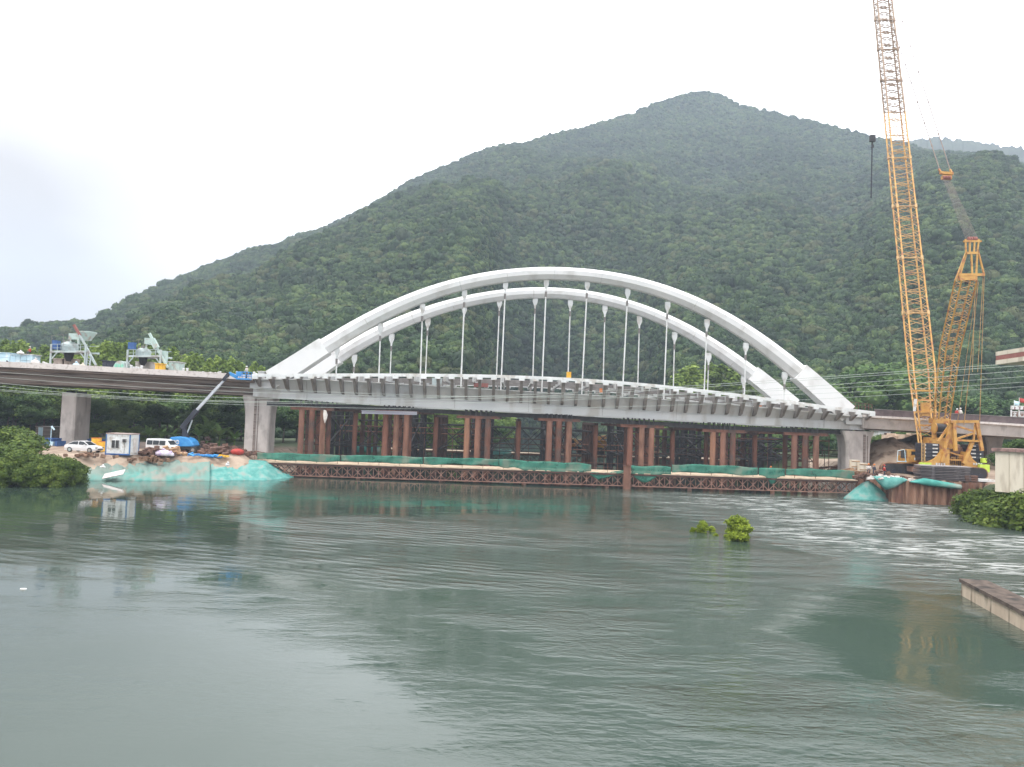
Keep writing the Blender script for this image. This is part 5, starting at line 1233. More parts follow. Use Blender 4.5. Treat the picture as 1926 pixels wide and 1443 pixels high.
# ------------------------------------------------------------------ things on the left viaduct deck
DZ = lambda px: P(px, interp(LE, px), 112).z - .45 + .02
def dp(px, Y): p = P(px, 700, Y); return Vector((p.x, Y, DZ(px)))
def mixer_plant(px0, px1, kind):
    Y = 117.0; s = Y / 1446; base = dp((px0 + px1) / 2, Y); e = empty('mixing_plant', base,
        'left concrete mixing plant on the viaduct deck with a green cone hopper at its right' if kind == 0 else 'right concrete mixing plant on the viaduct deck with a slanting screw conveyor', 'mixing plant', 'mixing plants on the viaduct')
    q = lambda px, py, dy=0.0: P(px, py, Y + dy)
    A = lambda a, b: (a + (b - a))
    if kind == 0:
        L_, R_, pt, pl = 97, 162, 647.5, 661.5; bt = 690
    else:
        L_, R_, pt, pl = 240.5, 303, 658, 670; bt = 693
    m1 = M['plant_grey']; D = 3.6
    mb = MB()
    for px in (L_, R_):
        for dy in (0, D): t_ = q(px, pt, dy); mb.beam((t_.x, Y + dy, base.z), t_, .24)
    mb.build('leg', m1, e)
    mb = MB(); a, b = q(L_ - 1, pl), q(R_ + 1, pl)
    for dy in (0, D): mb.beam(a + Vector((0, dy, 0)), b + Vector((0, dy, 0)), .22, .30)
    mb.box(((a.x + b.x) / 2, Y + D / 2, (a.z + b.z) / 2 - .05), (b.x - a.x, D, .06)); mb.build('platform', m1, e)
    mb = MB()
    for u, v in (((L_ + 11, pl + 1), (L_, pl + 14)), ((R_ - 12, pl + 1), (R_ - 1, pl + 15))):
        for dy in (0, D): mb.beam(q(*u, dy), q(*v, dy), .14)
    mb.build('brace', m1, e)
    mb = MB(); ts = q(L_, pt); te = q(R_, pt)
    for dy in (0, D):
        mb.beam(ts + Vector((0, dy, 0)), te + Vector((0, dy, 0)), .07); mb.beam(q(L_, (pt + pl) / 2, dy), q(R_, (pt + pl) / 2, dy), .05)
        for k in range(7): u = L_ + (R_ - L_) * k / 6; mb.beam(q(u, pt, dy), q(u, pl, dy), .06)
    mb.build('guard_rail', m1, e)
    cxp = L_ + (33 if kind == 0 else 29); c = q(cxp, pl, D / 2); r = (15.5 if kind == 0 else 13.5) * s
    mb = MB(); H = (pl - (642 if kind == 0 else 654)) * s
    mb.lathe(c, [(r * .8, -.05), (r, .1), (r * 1.02, H * .45), (r, H * .62), (r * .82, H * .8), (r * .5, H * .93), (r * .25, H * 1.02)], 24)
    mb.lathe(c, [(r * 1.05, H * .40), (r * 1.07, H * .41), (r * 1.07, H * .48), (r * 1.05, H * .49)], 24); tank = mb.build('mixer_drum', M['plant_grey'], e)
    mb = MB(); mb.lathe(c, [(r * .62, -.1), (r * .5, -.9), (r * .25, -1.5)], 16); mb.build('discharge_chute', M['dark_steel'], e)
    mb = MB(); mb.box(c + Vector((.1, -.2, H * 1.0)), (.5, .5, .6)); mb.tube(c + Vector((-.8, 0, H * .8)), c + Vector((-.8, 0, H * .8 + .5)), .12); mb.build('motor', M['bracket_grey'], tank)
    # control panel
    if kind == 0:
        mb = MB(); a = q(97.5, 640); b = q(106, 657); mb.box(((a.x + b.x) / 2, Y + .5, (a.z + b.z) / 2), (b.x - a.x, 1.0, a.z - b.z)); mb.build('control_panel', M['blue_dark'], e)
        mb = MB(); u, v, w = q(97.5, 631), q(119, 629.5), q(119, 650)
        mb.beam(u, v, .05); mb.beam(v, w, .05); mb.beam(q(97.5, 649), u, .05); mb.build('stand', M['bracket_grey'], e)
        mb = MB(); a = q(130, 627, 1); b = q(150, 639, 1); mb.box(((a.x + b.x) / 2, Y + 1.6, (a.z + b.z) / 2), (b.x - a.x, 1.4, a.z - b.z)); mb.beam(q(133, 638, 1), q(133, 645, 1), .2); mb.beam(q(147.5, 638, 1), q(148.5, 648, 1), .3)
        mb.build('weighing_box', M['plant_green'], e)
        c2 = q(163, 641, 1.6); mb = MB()
        rt_, rb_ = 12.5 * s, 5.5 * s; hh = 15.5 * s
        mb.loft([[c2 + Vector((-rb_, -rb_, 0)), c2 + Vector((rb_, -rb_, 0)), c2 + Vector((rb_, rb_, 0)), c2 + Vector((-rb_, rb_, 0))], [c2 + Vector((-rt_, -rt_, hh)), c2 + Vector((rt_, -rt_, hh)), c2 + Vector((rt_, rt_, hh)), c2 + Vector((-rt_, rt_, hh))],
                 [c2 + Vector((-rt_, -rt_, hh + .15)), c2 + Vector((rt_, -rt_, hh + .15)), c2 + Vector((rt_, rt_, hh + .15)), c2 + Vector((-rt_, rt_, hh + .15))]])
        mb.build('cone_hopper', M['plant_green'], e)
        mb = MB(); a = q(139, 611, .2); k = q(150, 630, .2); b = q(181, 688, .2)
        mb.beam(k, b, .26, .30, upv=(0, 1, 0)); mb.build('conveyor', m1, e)
        mb = MB(); mb.beam(a, q(151, 632, .2), .34, .26, upv=(0, 1, 0)); mb.build('conveyor_head', M['brick_red'], e)
        mb = MB()
        for px in (165, 171):
            t_ = q(px, 662, .2); mb.beam((t_.x, Y, base.z), q(px, 664 if px < 170 else 672), .16)
        for k_ in range(5): mb.beam(q(165, 668 + k_ * 5), q(171, 671 + k_ * 5), .07)
        mb.build('ladder', m1, e)
    else:
        mb = MB(); a = q(240.5, 646); b = q(251, 669); mb.box(((a.x + b.x) / 2, Y + .4, (a.z + b.z) / 2 + .6), (b.x - a.x, .7, (a.z - b.z) * .55)); mb.build('control_panel', M['blue_dark'], e)
        mb = MB(); a = q(273, 636, 1); b = q(283, 648, 1); mb.box(((a.x + b.x) / 2, Y + 1.4, (a.z + b.z) / 2), (b.x - a.x, 1.2, a.z - b.z)); mb.beam(q(276, 647, 1), q(275, 655, 1), .2); mb.build('weighing_box', M['plant_green'], e)
        mb = MB(); mb.beam(q(281, 627, .2), q(288, 641, .2), .34, .34, upv=(0, 1, 0)); mb.beam(q(286, 638, .2), q(295, 655, .2), .75, .6, upv=(0, 1, 0)); mb.beam(q(294, 653, .2), q(316, 692, .2), .30, .34, upv=(0, 1, 0)); mb.build('screw_conveyor', M['plant_green'], e)
        mb = MB(); a = q(305, 660, 1); b = q(311.5, 682, 1); mb.box(((a.x + b.x) / 2, Y + 1.2, (a.z + b.z) / 2), (b.x - a.x, 1, a.z - b.z)); mb.build('cabinet', M['plant_green'], e)
        mb = MB(); mb.beam(q(261, 640, 1), q(261, 655, 1), .07); mb.beam(q(271, 641, 1), q(270, 656, 1), .07); mb.build('pipe', M['bracket_grey'], e)
mixer_plant(95, 180, 0); mixer_plant(240, 316, 1)
def pack(px0, px1, pyt, Y, m_, label, name='bagged_pallet', cat='pallet stack', dep=2.0, rows=3, lid=None):
    a = dp(px0, Y); b = dp(px1, Y); zt = P(px0, pyt, Y).z; e = empty(name, ((a.x + b.x) / 2, Y + dep / 2, a.z), label, cat)
    H = zt - a.z; n = max(2, int((b.x - a.x) / 1.2)); rg_ = np.random.RandomState(abs(int(px0)) + 1); mb = MB()
    for k in range(rows):
        for i in range(n):
            w = (b.x - a.x) / n; mb.box((a.x + w * (i + .5) + (rg_.rand() - .5) * .1, Y + dep / 2, a.z + H * (k + .5) / rows), (w * .96, dep + (rg_.rand() - .5) * .2, H / rows * .95), rz=(rg_.rand() - .5) * .06)
    mb.build('stack', m_, e)
    mb = MB(); mb.box(((a.x + b.x) / 2, Y + dep / 2, zt + .05), (b.x - a.x + .2, dep + .2, .10), ry=.01); mb.build('cover', lid or m_, e); return e
pack(-40, 17, 662.5, 118, M['blue_pale'], 'pale blue stack of panels at the far left end of the viaduct deck')
pack(18, 36, 668, 116, M['blue_pale'], 'lower pale blue crate right of the far left panel stack', 'crate', 'crate')
pack(37, 60, 667, 116, M['blue_pale'], 'pale blue and white crate under the red-clad worker', 'crate', 'crate', 2.0, 2, M['white_paint'])
pt_ = P(56, 668, 117); person('person', (pt_.x, 117, P(56, 667, 117).z), 1.5, 'worker in red sitting on the pale blue crate at the left of the deck', M['red'], M['cloth_dark'], M['pale_cloth'], 1.6, 'sit')
sack(38, 667.5, 115.4, .55, .45, M['white_paint'], 'white sack lying on the middle pale blue crate', z0=P(38, 667, 116).z)
sack(13, 678, 114.4, .35, .55, M['cloth_dark'], 'dark round bundle in front of the pale blue crates', z0=DZ(13))
sack(67, 676, 115, .7, 1.1, M['pale_cloth'], 'pale sack pile at the right end of the blue crates', z0=DZ(67))
for i, px in enumerate((108, 128)): pack(px - 9, px + 8, 675, 120, M['coping'].copy() if False else mat('sand_bags', (0.36, 0.28, 0.23), (0.50, 0.42, 0.36), 1.5, 0.9), ['brown stack of cement bags under the left side of the left mixing plant', 'brown stack of cement bags under the middle of the left mixing plant'][i], 'cement_bags', 'cement bags', 2.0, 5)
for i, px in enumerate((262, 275)): pack(px - 8, px + 6, 681, 120, M['pale_cloth'], ['pale stack of cement bags under the left side of the right mixing plant', 'pale stack of cement bags under the middle of the right mixing plant'][i], 'cement_bags', 'cement bags', 2.0, 4)
sack(143, 688, 115, .55, .9, M['blue_pale'], 'blue and white sack under the right side of the left mixing plant', z0=DZ(143))
sack(155, 688, 115, .6, .75, M['yellow'].copy() if False else M['cream'], 'cream sack beside the right leg of the left mixing plant', z0=DZ(155))
pack(191, 208, 679, 117, M['cloth_dark'], 'dark covered box between the two mixing plants', 'covered_box', 'box', 1.6, 1)
def green_tank():
    Y = 117; a = dp(211, Y); b = dp(236, Y); zt = P(222, 678.5, Y).z; cx = (a.x + b.x) / 2; e = empty('water_tank', (cx, Y + 1, a.z), 'rounded pale green tank left of the right mixing plant', 'tank')
    w = (b.x - a.x) / 2; H = zt - a.z; mb = MB()
    mb.loft([[Vector((cx + math.cos(t) * w, y, a.z + max(0, math.sin(t)) * H)) for t in [i * math.pi / 10 for i in range(11)]] for y in (Y, Y + 2.2)]); mb.build('shell', M['plant_green'], e)
    mb = MB()
    for k in (-.5, 0, .45): mb.box((cx + k * w, Y - .04, a.z + H * .42), (w * .36, .06, H * .5))
    mb.build('side_panel', M['green_tank'], e)
green_tank()
pack(291, 304.5, 684.5, 115, M['yellow'], 'bright yellow box under the conveyor of the right mixing plant', 'yellow_box', 'box', 1.2, 1)
pack(316, 336, 681, 118, M['plant_green'], 'pale grey-green shed box right of the right mixing plant', 'shed_box', 'box', 2.2, 1, M['white_paint'])
k = 0
for px in list(range(81, 92, 4)) + list(range(246, 268, 5)) + [345, 352, 382, 396, 405, 411, 414, 446, 478, 482]:
    p = dp(px, 112.9); r_ = random.Random(px); h = .45 + r_.random() * .45
    mb = MB(); mb.lathe(p, [(.16, 0), (.16, h * .8), (.2, h * .82), (.2, h), (.08, h + .04)], 8)
    o = mb.build('bollard', M['white_paint']); side = 'before the left mixing plant' if px < 150 else ('under the right mixing plant' if px < 300 else 'along the bare right part of the deck')
    grp = 'white stubs ' + side; cnt = globals().setdefault('CNT', {}); cnt[grp] = cnt.get(grp, -1) + 1; tag(o, f'short white stub {side}, {ORD[cnt[grp]]} from the left', 'bollard', grp)
for px, w in ((372, 1.2), (430, .6)): sack(px, 698, 114, w, .35, M['white_paint'], f'low white sack heap on the deck edge, {"left" if px < 400 else "close"} of the boom lift basket', z0=DZ(px))
for px, Y_, m_, lb in ((488, 113, M['white_paint'], 'white box at the joint between viaduct and steel deck'),): pack(px - 3, px + 8, 699, Y_, m_, lb, 'joint_box', 'box', 1, 1)
person('person', (P(1800, 778, 116).x, 116, P(1800, 779, 116).z - .9), 1.7, 'left of two workers in white helmets behind the brown parapet of the right viaduct', M['red'], M['cloth_dark'], M['white_paint'], 3.0)
person('person', (P(1806, 778, 116).x, 116, P(1806, 779, 116).z - .85), 1.75, 'right of two workers in white helmets behind the brown parapet of the right viaduct', M['pale_cloth'], M['cloth_dark'], M['white_paint'], 3.3)

# ------------------------------------------------------------------ truck crane on the far trestle
def truck_crane():
    Y = 143.0; z0 = bays2[20].z + .02; s = Y / 1446; q = lambda px, py: P(px, py, Y)
    e = empty('truck_crane', (q(1110, 855).x, Y, z0), 'orange truck crane parked on the far trestle behind the falsework', 'truck crane')
    a, b = q(1062, 850).x, q(1158, 850).x
    mb = MB(); mb.box(((a + b) / 2, Y, z0 + 1.15), (b - a, 2.4, .6)); mb.build('chassis', M['dark_steel'], e)
    for i in range(5):
        for sy in (-1, 1):
            x = a + (b - a) * (.08 + .21 * i); mb = MB(); mb.tube((x, Y + sy * 1.1, z0 + .55), (x, Y + sy * 1.3, z0 + .55), .55, n=16); mb.build('wheel', M['black'], e)
    mb = MB(); mb.box((a + 1.0, Y, z0 + 2.1), (1.9, 2.4, 1.5)); c = mb.build('cab', M['crane_orange'], e)
    mb = MB(); mb.box((a + .03, Y, z0 + 2.35), (.08, 2.1, .7)); mb.box((a + 1.0, Y - 1.22, z0 + 2.35), (1.2, .06, .6)); mb.build('cab_window', M['glass'], c)
    mb = MB(); mb.box((q(1118, 840).x, Y, z0 + 2.1), (4.2, 2.3, 1.3)); mb.box((q(1140, 840).x, Y, z0 + 1.9), (1.6, 2.5, 1.2)); mb.build('superstructure', M['crane_orange'], e)
    mb = MB(); mb.beam(q(1140, 822), q(1082, 832), .8, .7); mb.beam(q(1150, 820), q(1175, 815), .7, .6); mb.build('boom', M['crane_pale'], e)
    mb = MB(); mb.beam(q(1085, 831), q(1066, 834), .5, .45); mb.beam(q(1100, 838), q(1070, 826), .25); mb.build('boom_tip', M['yellow'], e)
truck_crane()
person('person', (P(1057, 848, 142).x, 142, bays2[18].z), 1.7, 'worker in red behind the fourth falsework tower on the far trestle', M['red'], M['cloth_dark'], M['orange'], 3.0)
q0 = P(1449, ttop(1449) - 8, 106); person('person', (q0.x, 106.2, P(1449, ttop(1449), 105).z), 1.55, 'worker in an orange helmet bending over the net on the near trestle', M['pale_cloth'], M['cloth_dark'], M['orange'], 3.1, 'bend')
# ------------------------------------------------------------------ big yellow crawler crane
CY = 104.0; CZ = 3.02
crane = empty('crawler_crane', (P(1775, 890, CY + 3).x, CY + 3, CZ), 'tall yellow lattice boom crawler crane on the right bank with black counterweights', 'crane')
def lattice(name, pts4a, pts4b, n, rch, rbr, m_ch, m_br, parent, pat='zig', alt=True, sections=0):
    """four chords from quad a to quad b with bracing on all four faces; chords and bracing are parts"""
    mb = MB()
    for a, b in zip(pts4a, pts4b): mb.tube(a, b, rch, n=8)
    ch = mb.build(name, m_ch, parent)
    mb = MB(); lv = [[a.lerp(b, i / n) for a, b in zip(pts4a, pts4b)] for i in range(n + 1)]
    for i in range(n):
        for k in range(4):
            j = (k + 1) % 4
            u, v = (k, j) if (i % 2 == 0) else (j, k)
            mb.tube(lv[i][u], lv[i + 1][v], rbr, n=5, caps=False)
            if i % 4 == 0: mb.tube(lv[i][k], lv[i][j], rbr, n=5, caps=False)
    mb.build('lattice_bracing', m_br, ch)
    if sections:
        for s_ in range(1, sections):
            t = s_ / sections; mb = MB()
            for k in range(4):
                a = pts4a[k].lerp(pts4b[k], t); d = (pts4b[k] - pts4a[k]).normalized()
                mb.tube(a - d * .35, a + d * .35, rch * 1.7, n=8); b = pts4a[(k + 1) % 4].lerp(pts4b[(k + 1) % 4], t); mb.tube(a, b, rbr * 1.6, n=5)
            mb.build('section_joint', m_br, ch)
    return ch
# main boom: foot near the ground, leaning away from the camera; chords by position across the two visible faces
def quad(pxs, py, Y, dep):
    # outer-left/front, inner-left/back ... the boom is seen turned a little: near-left, far-left, far-right, near-right
    l0, l1, r1, r0 = pxs
    return [P(l0, py, Y), P(l1, py, Y + dep), P(r0, py, Y), P(r1, py, Y - dep * .0 + dep)]
def bq(pyv, Y):
    t = pyv / 840.0
    l0 = np.interp(pyv, [0, 84, 188, 259, 320, 640, 817], [1642.5, 1646.5, 1657.6, 1666.5, 1669, 1702, 1723])
    r0 = np.interp(pyv, [0, 64, 126, 188, 259, 320, 640, 784, 817], [1677.6, 1688.7, 1694, 1702, 1708.6, 1715, 1753, 1768, 1771])
    l1 = np.interp(pyv, [0, 320, 640, 831], [1650, 1679, 1713, 1732]); r1 = np.interp(pyv, [0, 320, 640, 831], [1671, 1707, 1742, 1755])
    return [P(l0, pyv, Y), P(l1, pyv, Y - 2.6), P(r0, pyv, Y - 2.6), P(r1, pyv, Y)]
yb = lambda py: float(np.interp(py, [-160, 0, 860], [154, 141, 107]))
# straight boom: fit both ends and extend above the frame
bot = bq(700, yb(700)); top = bq(0, yb(0))
topx = [b + (t - b) * 1.22 for b, t in zip(bot, top)]
mid = [b + (t - b) * ((700 - 262) / 700.0 * 1.03) for b, t in zip(bot, top)]
fold = [a.copy() for a in mid]
b1 = lattice('boom', bot, fold, 58, .13, .048, M['crane_orange'], M['crane_pale'], crane, sections=5)
M['boom_backlit'] = mat('boom_backlit', (0.23, 0.155, 0.105), (0.37, 0.265, 0.185), 0.8, 0.6)  # same orange boom seen against bright sky, its backlit darkening painted into the colour
b2 = lattice('boom', fold, topx, 56, .15, .075, M['boom_backlit'], M['boom_backlit'], crane, sections=6)
b2['label'] = 'upper boom sections with backlit brown put into their colour'
foot = [P(1733, 868, 107.4), P(1737, 868, 106.0), P(1760, 868, 106.0), P(1757, 868, 107.4)]
b0 = lattice('boom_foot', foot, bot, 12, .12, .05, M['crane_orange'], M['crane_pale'], crane)
mb = MB()                                                     # plates and ladder in the boom foot
for py in (735, 752, 775, 800): a, b = P(np.interp(py, [700, 868], [1712, 1735]), py, 107), P(np.interp(py, [700, 868], [1752, 1758]), py, 107); mb.beam(a, b, .3, .22)
mb.box(P(1740, 770, 107.2), (1.2, .3, 1.9)); mb.build('boom_foot_plate', M['crane_orange'], b0)
a = P(1721, 762, 105.2); mb = MB(); mb.box(a, (.35, .12, 1.7), ry=.1); mb.build('data_plate', M['white_paint'], b0)
mb = MB(); a, b = P(1727, 868, 101.3), P(1706, 640, 101.3)
# back mast
def mq(py, Y): 
    l = np.interp(py, [525, 653, 777, 790], [1797, 1768, 1757, 1756]); r = np.interp(py, [525, 653, 777, 790], [1838, 1807, 1787, 1786]); w = r - l
    return [P(l, py, Y), P(l + w * .30, py, Y - 1.6), P(r, py, Y - 1.6), P(r - w * .30, py, Y)]
mA = mq(788, 105.0); mm = mq(653, 100.5); mB = mq(527, 96.0)
mast = lattice('mast', mA, mm, 14, .10, .042, M['crane_orange'], M['crane_pale'], crane)
lattice('mast', mm, mB, 16, .10, .042, M['crane_orange'], M['crane_pale'], crane)
YM = 95.2; q = lambda px, py, dy=0: P(px, py, YM + dy)
mb = MB(); mb.beam(q(1803, 517), q(1851, 517), .32, .30); mb.beam(q(1803, 524), q(1836, 524), .5, .5)
for a, b in (((1797, 527), (1817, 475)), ((1804, 524), (1818, 475)), ((1836, 524), (1838, 475)), ((1851, 517), (1839, 470)), ((1817, 478), (1816, 450)), ((1838, 478), (1841, 450)), ((1824, 478), (1824, 452)), ((1832, 478), (1833, 452)), ((1829, 524), (1827, 478))):
    mb.beam(q(*a), q(*b), .17)
mb.beam(q(1813, 454), q(1845, 454), .22, .22); mb.beam(q(1817, 476), q(1839, 476), .25, .28); mb.beam(q(1813, 454, .9), q(1845, 454, .9), .2); mb.beam(q(1813, 454), q(1813, 454, .9), .2); mb.beam(q(1845, 454), q(1845, 454, .9), .2)
mh = mb.build('mast_head', M['crane_orange'], mast)
mb = MB()
for x in (1822, 1826, 1831, 1835): c = q(x, 450.5, .4); mb.tube(c + Vector((-.09, 0, 0)), c + Vector((.09, 0, 0)), .34, n=14)
mb.build('sheave', M['brick_red'], mh)
mb = MB(); c = q(1818, 531); mb.tube(c + Vector((-.1, 0, 0)), c + Vector((.1, 0, 0)), .3, n=12); mb.build('sheave', M['black'], mh)
# pendants, spreader, luffing ropes
sp = P(1780, 331, 106.5); mb = MB(); mb.beam(P(1768, 325, 106.5), P(1792, 327, 106.5), .4, .35); mb.box(sp + Vector((0, 0, -.25)), (1.3, .5, .55)); mb.beam(P(1769, 323, 106.5), P(1766, 318, 106.8), .2); mb.beam(P(1790, 325, 106.5), P(1787, 319, 106.8), .2); spr = mb.build('spreader_block', M['crane_orange'], crane)
mb = MB()
for k in range(5): c = P(1774 + k * 3, 334.5, 106.3); mb.tube(c + Vector((-.06, 0, 0)), c + Vector((.06, 0, 0)), .3, n=12)
mb.build('sheave', M['brick_red'], spr)
mb = MB()
for a, b in ((P(1787, 319, 106.8), P(1684, 0, 141)), (P(1767, 318, 106.8), P(1689, 80, 133))):
    d = (b - a)
    end = a + d * (1.35 if b.z > 80 else 1.28); n = 8
    for k in range(n):
        u, v = a + (end - a) * (k / n), a + (end - a) * ((k + 1) / n); mb.tube(u, v, .065, n=5, caps=False); mb.tube(v - (v - u).normalized() * .5, v, .11, n=6)
mb.build('pendant', M['cable'], crane)
mb = MB()
for k in range(9): mb.tube(P(1774 + k * 1.6, 337, 106.3), q(1817 + k * 2.8, 450, .4), .016, n=4, caps=False)
mb.build('luffing_rope', M['cable'], crane)
mb = MB()
for a, b, r_ in ((q(1851, 519), P(1842, 815, 102), .045), (q(1849, 520), P(1839, 700, 96), .03), (q(1840, 530), P(1813, 800, 103), .05), (q(1838, 530), P(1800, 800, 103), .03), (q(1834, 545), P(1829, 700, 96), .03)): mb.tube(a, b, r_, n=5, caps=False)
mb.build('back_stay', M['crane_pale'], crane)
# hook
HY = 143.0
mb = MB(); mb.tube(P(1641, 253, HY), P(1654, -120, HY + 4), .03, n=5, caps=False); mb.tube(P(1643, 253, HY), P(1656, -120, HY + 4), .03, n=5, caps=False); mb.build('hoist_rope', M['plant_grey'], crane)
mb = MB(); c = P(1641, 260.5, HY); mb.box(c, (1.0, .5, 1.25)); mb.box(c + Vector((0, -.28, .1)), (.7, .08, .8)); mb.tube(c + Vector((0, 0, -.6)), c + Vector((-.05, 0, -1.3)), .16); hk = mb.build('hook_block', M['black'], crane)
mb = MB(); a = P(1640.5, 270, HY)
pp = [a + Vector((.0, 0, 0)), a + Vector((.22, 0, -.3)), a + Vector((.25, 0, -.7)), a + Vector((0, 0, -.95)), a + Vector((-.25, 0, -.75))]; mb.path(pp, .10, 6); mb.build('hook', M['black'], hk)
mb = MB(); b = P(1638.5, 372, HY); d = b - a; n = 34
for k in range(n): u, v = a + d * (k / n), a + d * ((k + 1.25) / n); off = Vector((.07 * (k % 2), .05, 0)); mb.tube(u + off, v + off, .085, n=5); mb.tube(u - off, v - off, .085, n=5)
mb.build('chain_sling', M['crane_black'], hk)
# upper works
U = lambda px, py, dy=0.0: P(px, py, CY + dy)
mb = MB(); ca = U(1737, 872); cb = U(1848, 880); mb.box(((ca.x + cb.x) / 2, CY + 4, (ca.z + cb.z) / 2 + .3), (cb.x - ca.x - .6, 7.5, 1.2)); mb.build('turntable_frame', M['crane_orange'], crane)
for pts, lb in (([(1737.5, 871), (1736, 874), (1773, 879), (1786, 878), (1786, 846), (1776, 845), (1768, 852), (1760, 862), (1750, 867)], 'left'),
            ([(1812, 880), (1847.5, 882), (1848, 875), (1838, 871), (1830, 864), (1824, 852), (1818, 850), (1813, 862)], 'right')):
    mb = MB(); P_ = [U(x, y, -.6) for x, y in pts]; mb.prism(P_, (0, 0, 0), (0, 1.3, 0)); w = mb.build('counterweight_base', M['crane_orange'], crane)
    w['label'] = lb + ' curved orange base of the counterweights'
    mb = MB(); base = U(1766 if lb == 'left' else 1836, 873, -.64)
    for k in range(4): mb.box(base + Vector((k * .34 - .3, 0, 0)), (.2, .03, .30)); mb.box(base + Vector((k * .34 - .3, -.005, .0)), (.28, .02, .07))
    mb.build('painted_mark', M['white_paint'], w)
def weights(px0, px1, pyt, pyb, marks):
    a = U(px0, pyt); b = U(px1, pyb); H = a.z - b.z; n = 5
    for k in range(n):
        z = b.z + H * (k + .5) / n; mb = MB(); c = .12; x0, x1 = a.x, b.x
        ring = lambda zz, i_: [Vector(v) for v in ((x0 + c + i_, CY - .2 + i_, zz), (x1 - c - i_, CY - .2 + i_, zz), (x1 - i_, CY - .2 + c + i_, zz), (x1 - i_, CY + 1.8, zz), (x0 + i_, CY + 1.8, zz), (x0 + i_, CY - .2 + c + i_, zz))]
        h = H / n * .97 / 2; mb.loft([ring(z - h, .04), ring(z - h + .04, 0), ring(z + h - .04, 0), ring(z + h, .04)]); w = mb.build('counterweight', M['crane_black'], crane)
        mb = MB(); xm = x0 + (x1 - x0) * marks
        if 0 < k: mb.box((xm, CY - .24, z + .05), (.66, .05, .16)); mb.box((x0 + .35 if marks > .5 else x1 - .5, CY - .24, z), (.14, .05, .2)); mb.build('white_marking', M['white_paint'], w)
weights(1734, 1766, 833.5, 868, .72); weights(1822, 1849, 836, 872, .25)
mb = MB()
for k in range(14): c = U(1734 + .0 * k, 834 + k * 2.6, -.45); mb.beam(c, c + Vector((.42, 0, 0)), .06)
mb.beam(U(1733.5, 833, -.45), U(1733.5, 870, -.45), .08); mb.beam(U(1739.5, 833, -.45), U(1739.5, 870, -.45), .08); mb.build('ladder', M['crane_pale'], crane)
mb = MB(); c = U(1736, 873, -.9); mb.box(c + Vector((.3, 0, 0)), (1.5, .3, .42)); c = U(1853, 881, -.9); mb.box(c + Vector((-.2, 0, 0)), (1.3, .5, 1.0)); c = U(1850, 866, -.6); mb.box(c, (.6, .5, .6)); mb.build('hivis_guard', M['hivis'], crane)
# A-frame gantry
mb = MB()
def gb(a, b, w, dy=0.0, dy2=None): mb.beam(U(a[0], a[1], dy - .9), U(b[0], b[1], (dy if dy2 is None else dy2) - .9), w, w)
gb((1787, 793), (1840, 793), .36); gb((1794, 794), (1797, 848), .40); gb((1837, 794), (1847, 848), .40)
gb((1797, 801), (1834, 812), .24); gb((1798, 826), (1834, 814), .24); gb((1796, 828), (1844, 830), .26)
gb((1788, 796), (1771, 870), .34, .3); gb((1829, 830), (1812, 872), .42, .3); gb((1786, 800), (1764, 831), .26, .6); gb((1783, 850), (1810, 858), .16, .6); gb((1773, 864), (1812, 866), .2, .6)
gb((1794, 794), (1794, 800), .3, 0, 5); gb((1837, 794), (1834, 800), .3, 0, 5); gb((1791, 800), (1785, 862), .2, 4); gb((1834, 800), (1828, 862), .2, 4)
mb.build('gantry', M['crane_orange'], crane)
mb = MB(); a, b = U(1758, 805.5, 2), U(1778, 805.5, 2); mb.tube(a, b, .55, n=18); dr = mb.build('winch_drum', M['dark_steel'], crane)
mb = MB(); mb.tube(a - Vector((.12, 0, 0)), a, .75, n=18); mb.tube(b, b + Vector((.12, 0, 0)), .75, n=18); mb.build('flange', M['crane_orange'], dr)
mb = MB(); a, b = U(1756, 787, 2.5), U(1786, 797, 2.5); mb.box(((a.x + b.x) / 2, CY + 3, a.z - .3), (b.x - a.x, 1.6, .75)); mb.box(((a.x + b.x) / 2, CY + 3, a.z - 3.4), (b.x - a.x + 1.0, 2.4, 1.5))
for px in (1757, 1785): mb.beam(U(px, 868, 2.5), U(px, 790, 2.5), .34)
mb.beam(U(1772, 868, 2.5), U(1757, 830, 2.5), .2); mb.beam(U(1757, 868, 2.5), U(1785, 832, 2.5), .2); mb.build('winch_frame', M['crane_orange'], crane)
mb = MB(); rg_ = np.random.RandomState(4)
for k in range(34): c = U(rg_.uniform(1776, 1812), rg_.uniform(835, 876), rg_.uniform(.5, 4)); mb.box(c, (rg_.uniform(.2, .9), rg_.uniform(.3, .8), rg_.uniform(.15, .6)), ry=rg_.uniform(-.2, .2))
mb.build('machinery', M['crane_brown'], crane)
mb = MB()
for k in range(9): c = U(1777 + k * 3.6, 858 + (k % 3) * 4, 0); mb.tube(c, c + Vector((.1, 0, -1.1)), .05, n=5)
mb.build('hydraulic_hose', M['black'], crane)
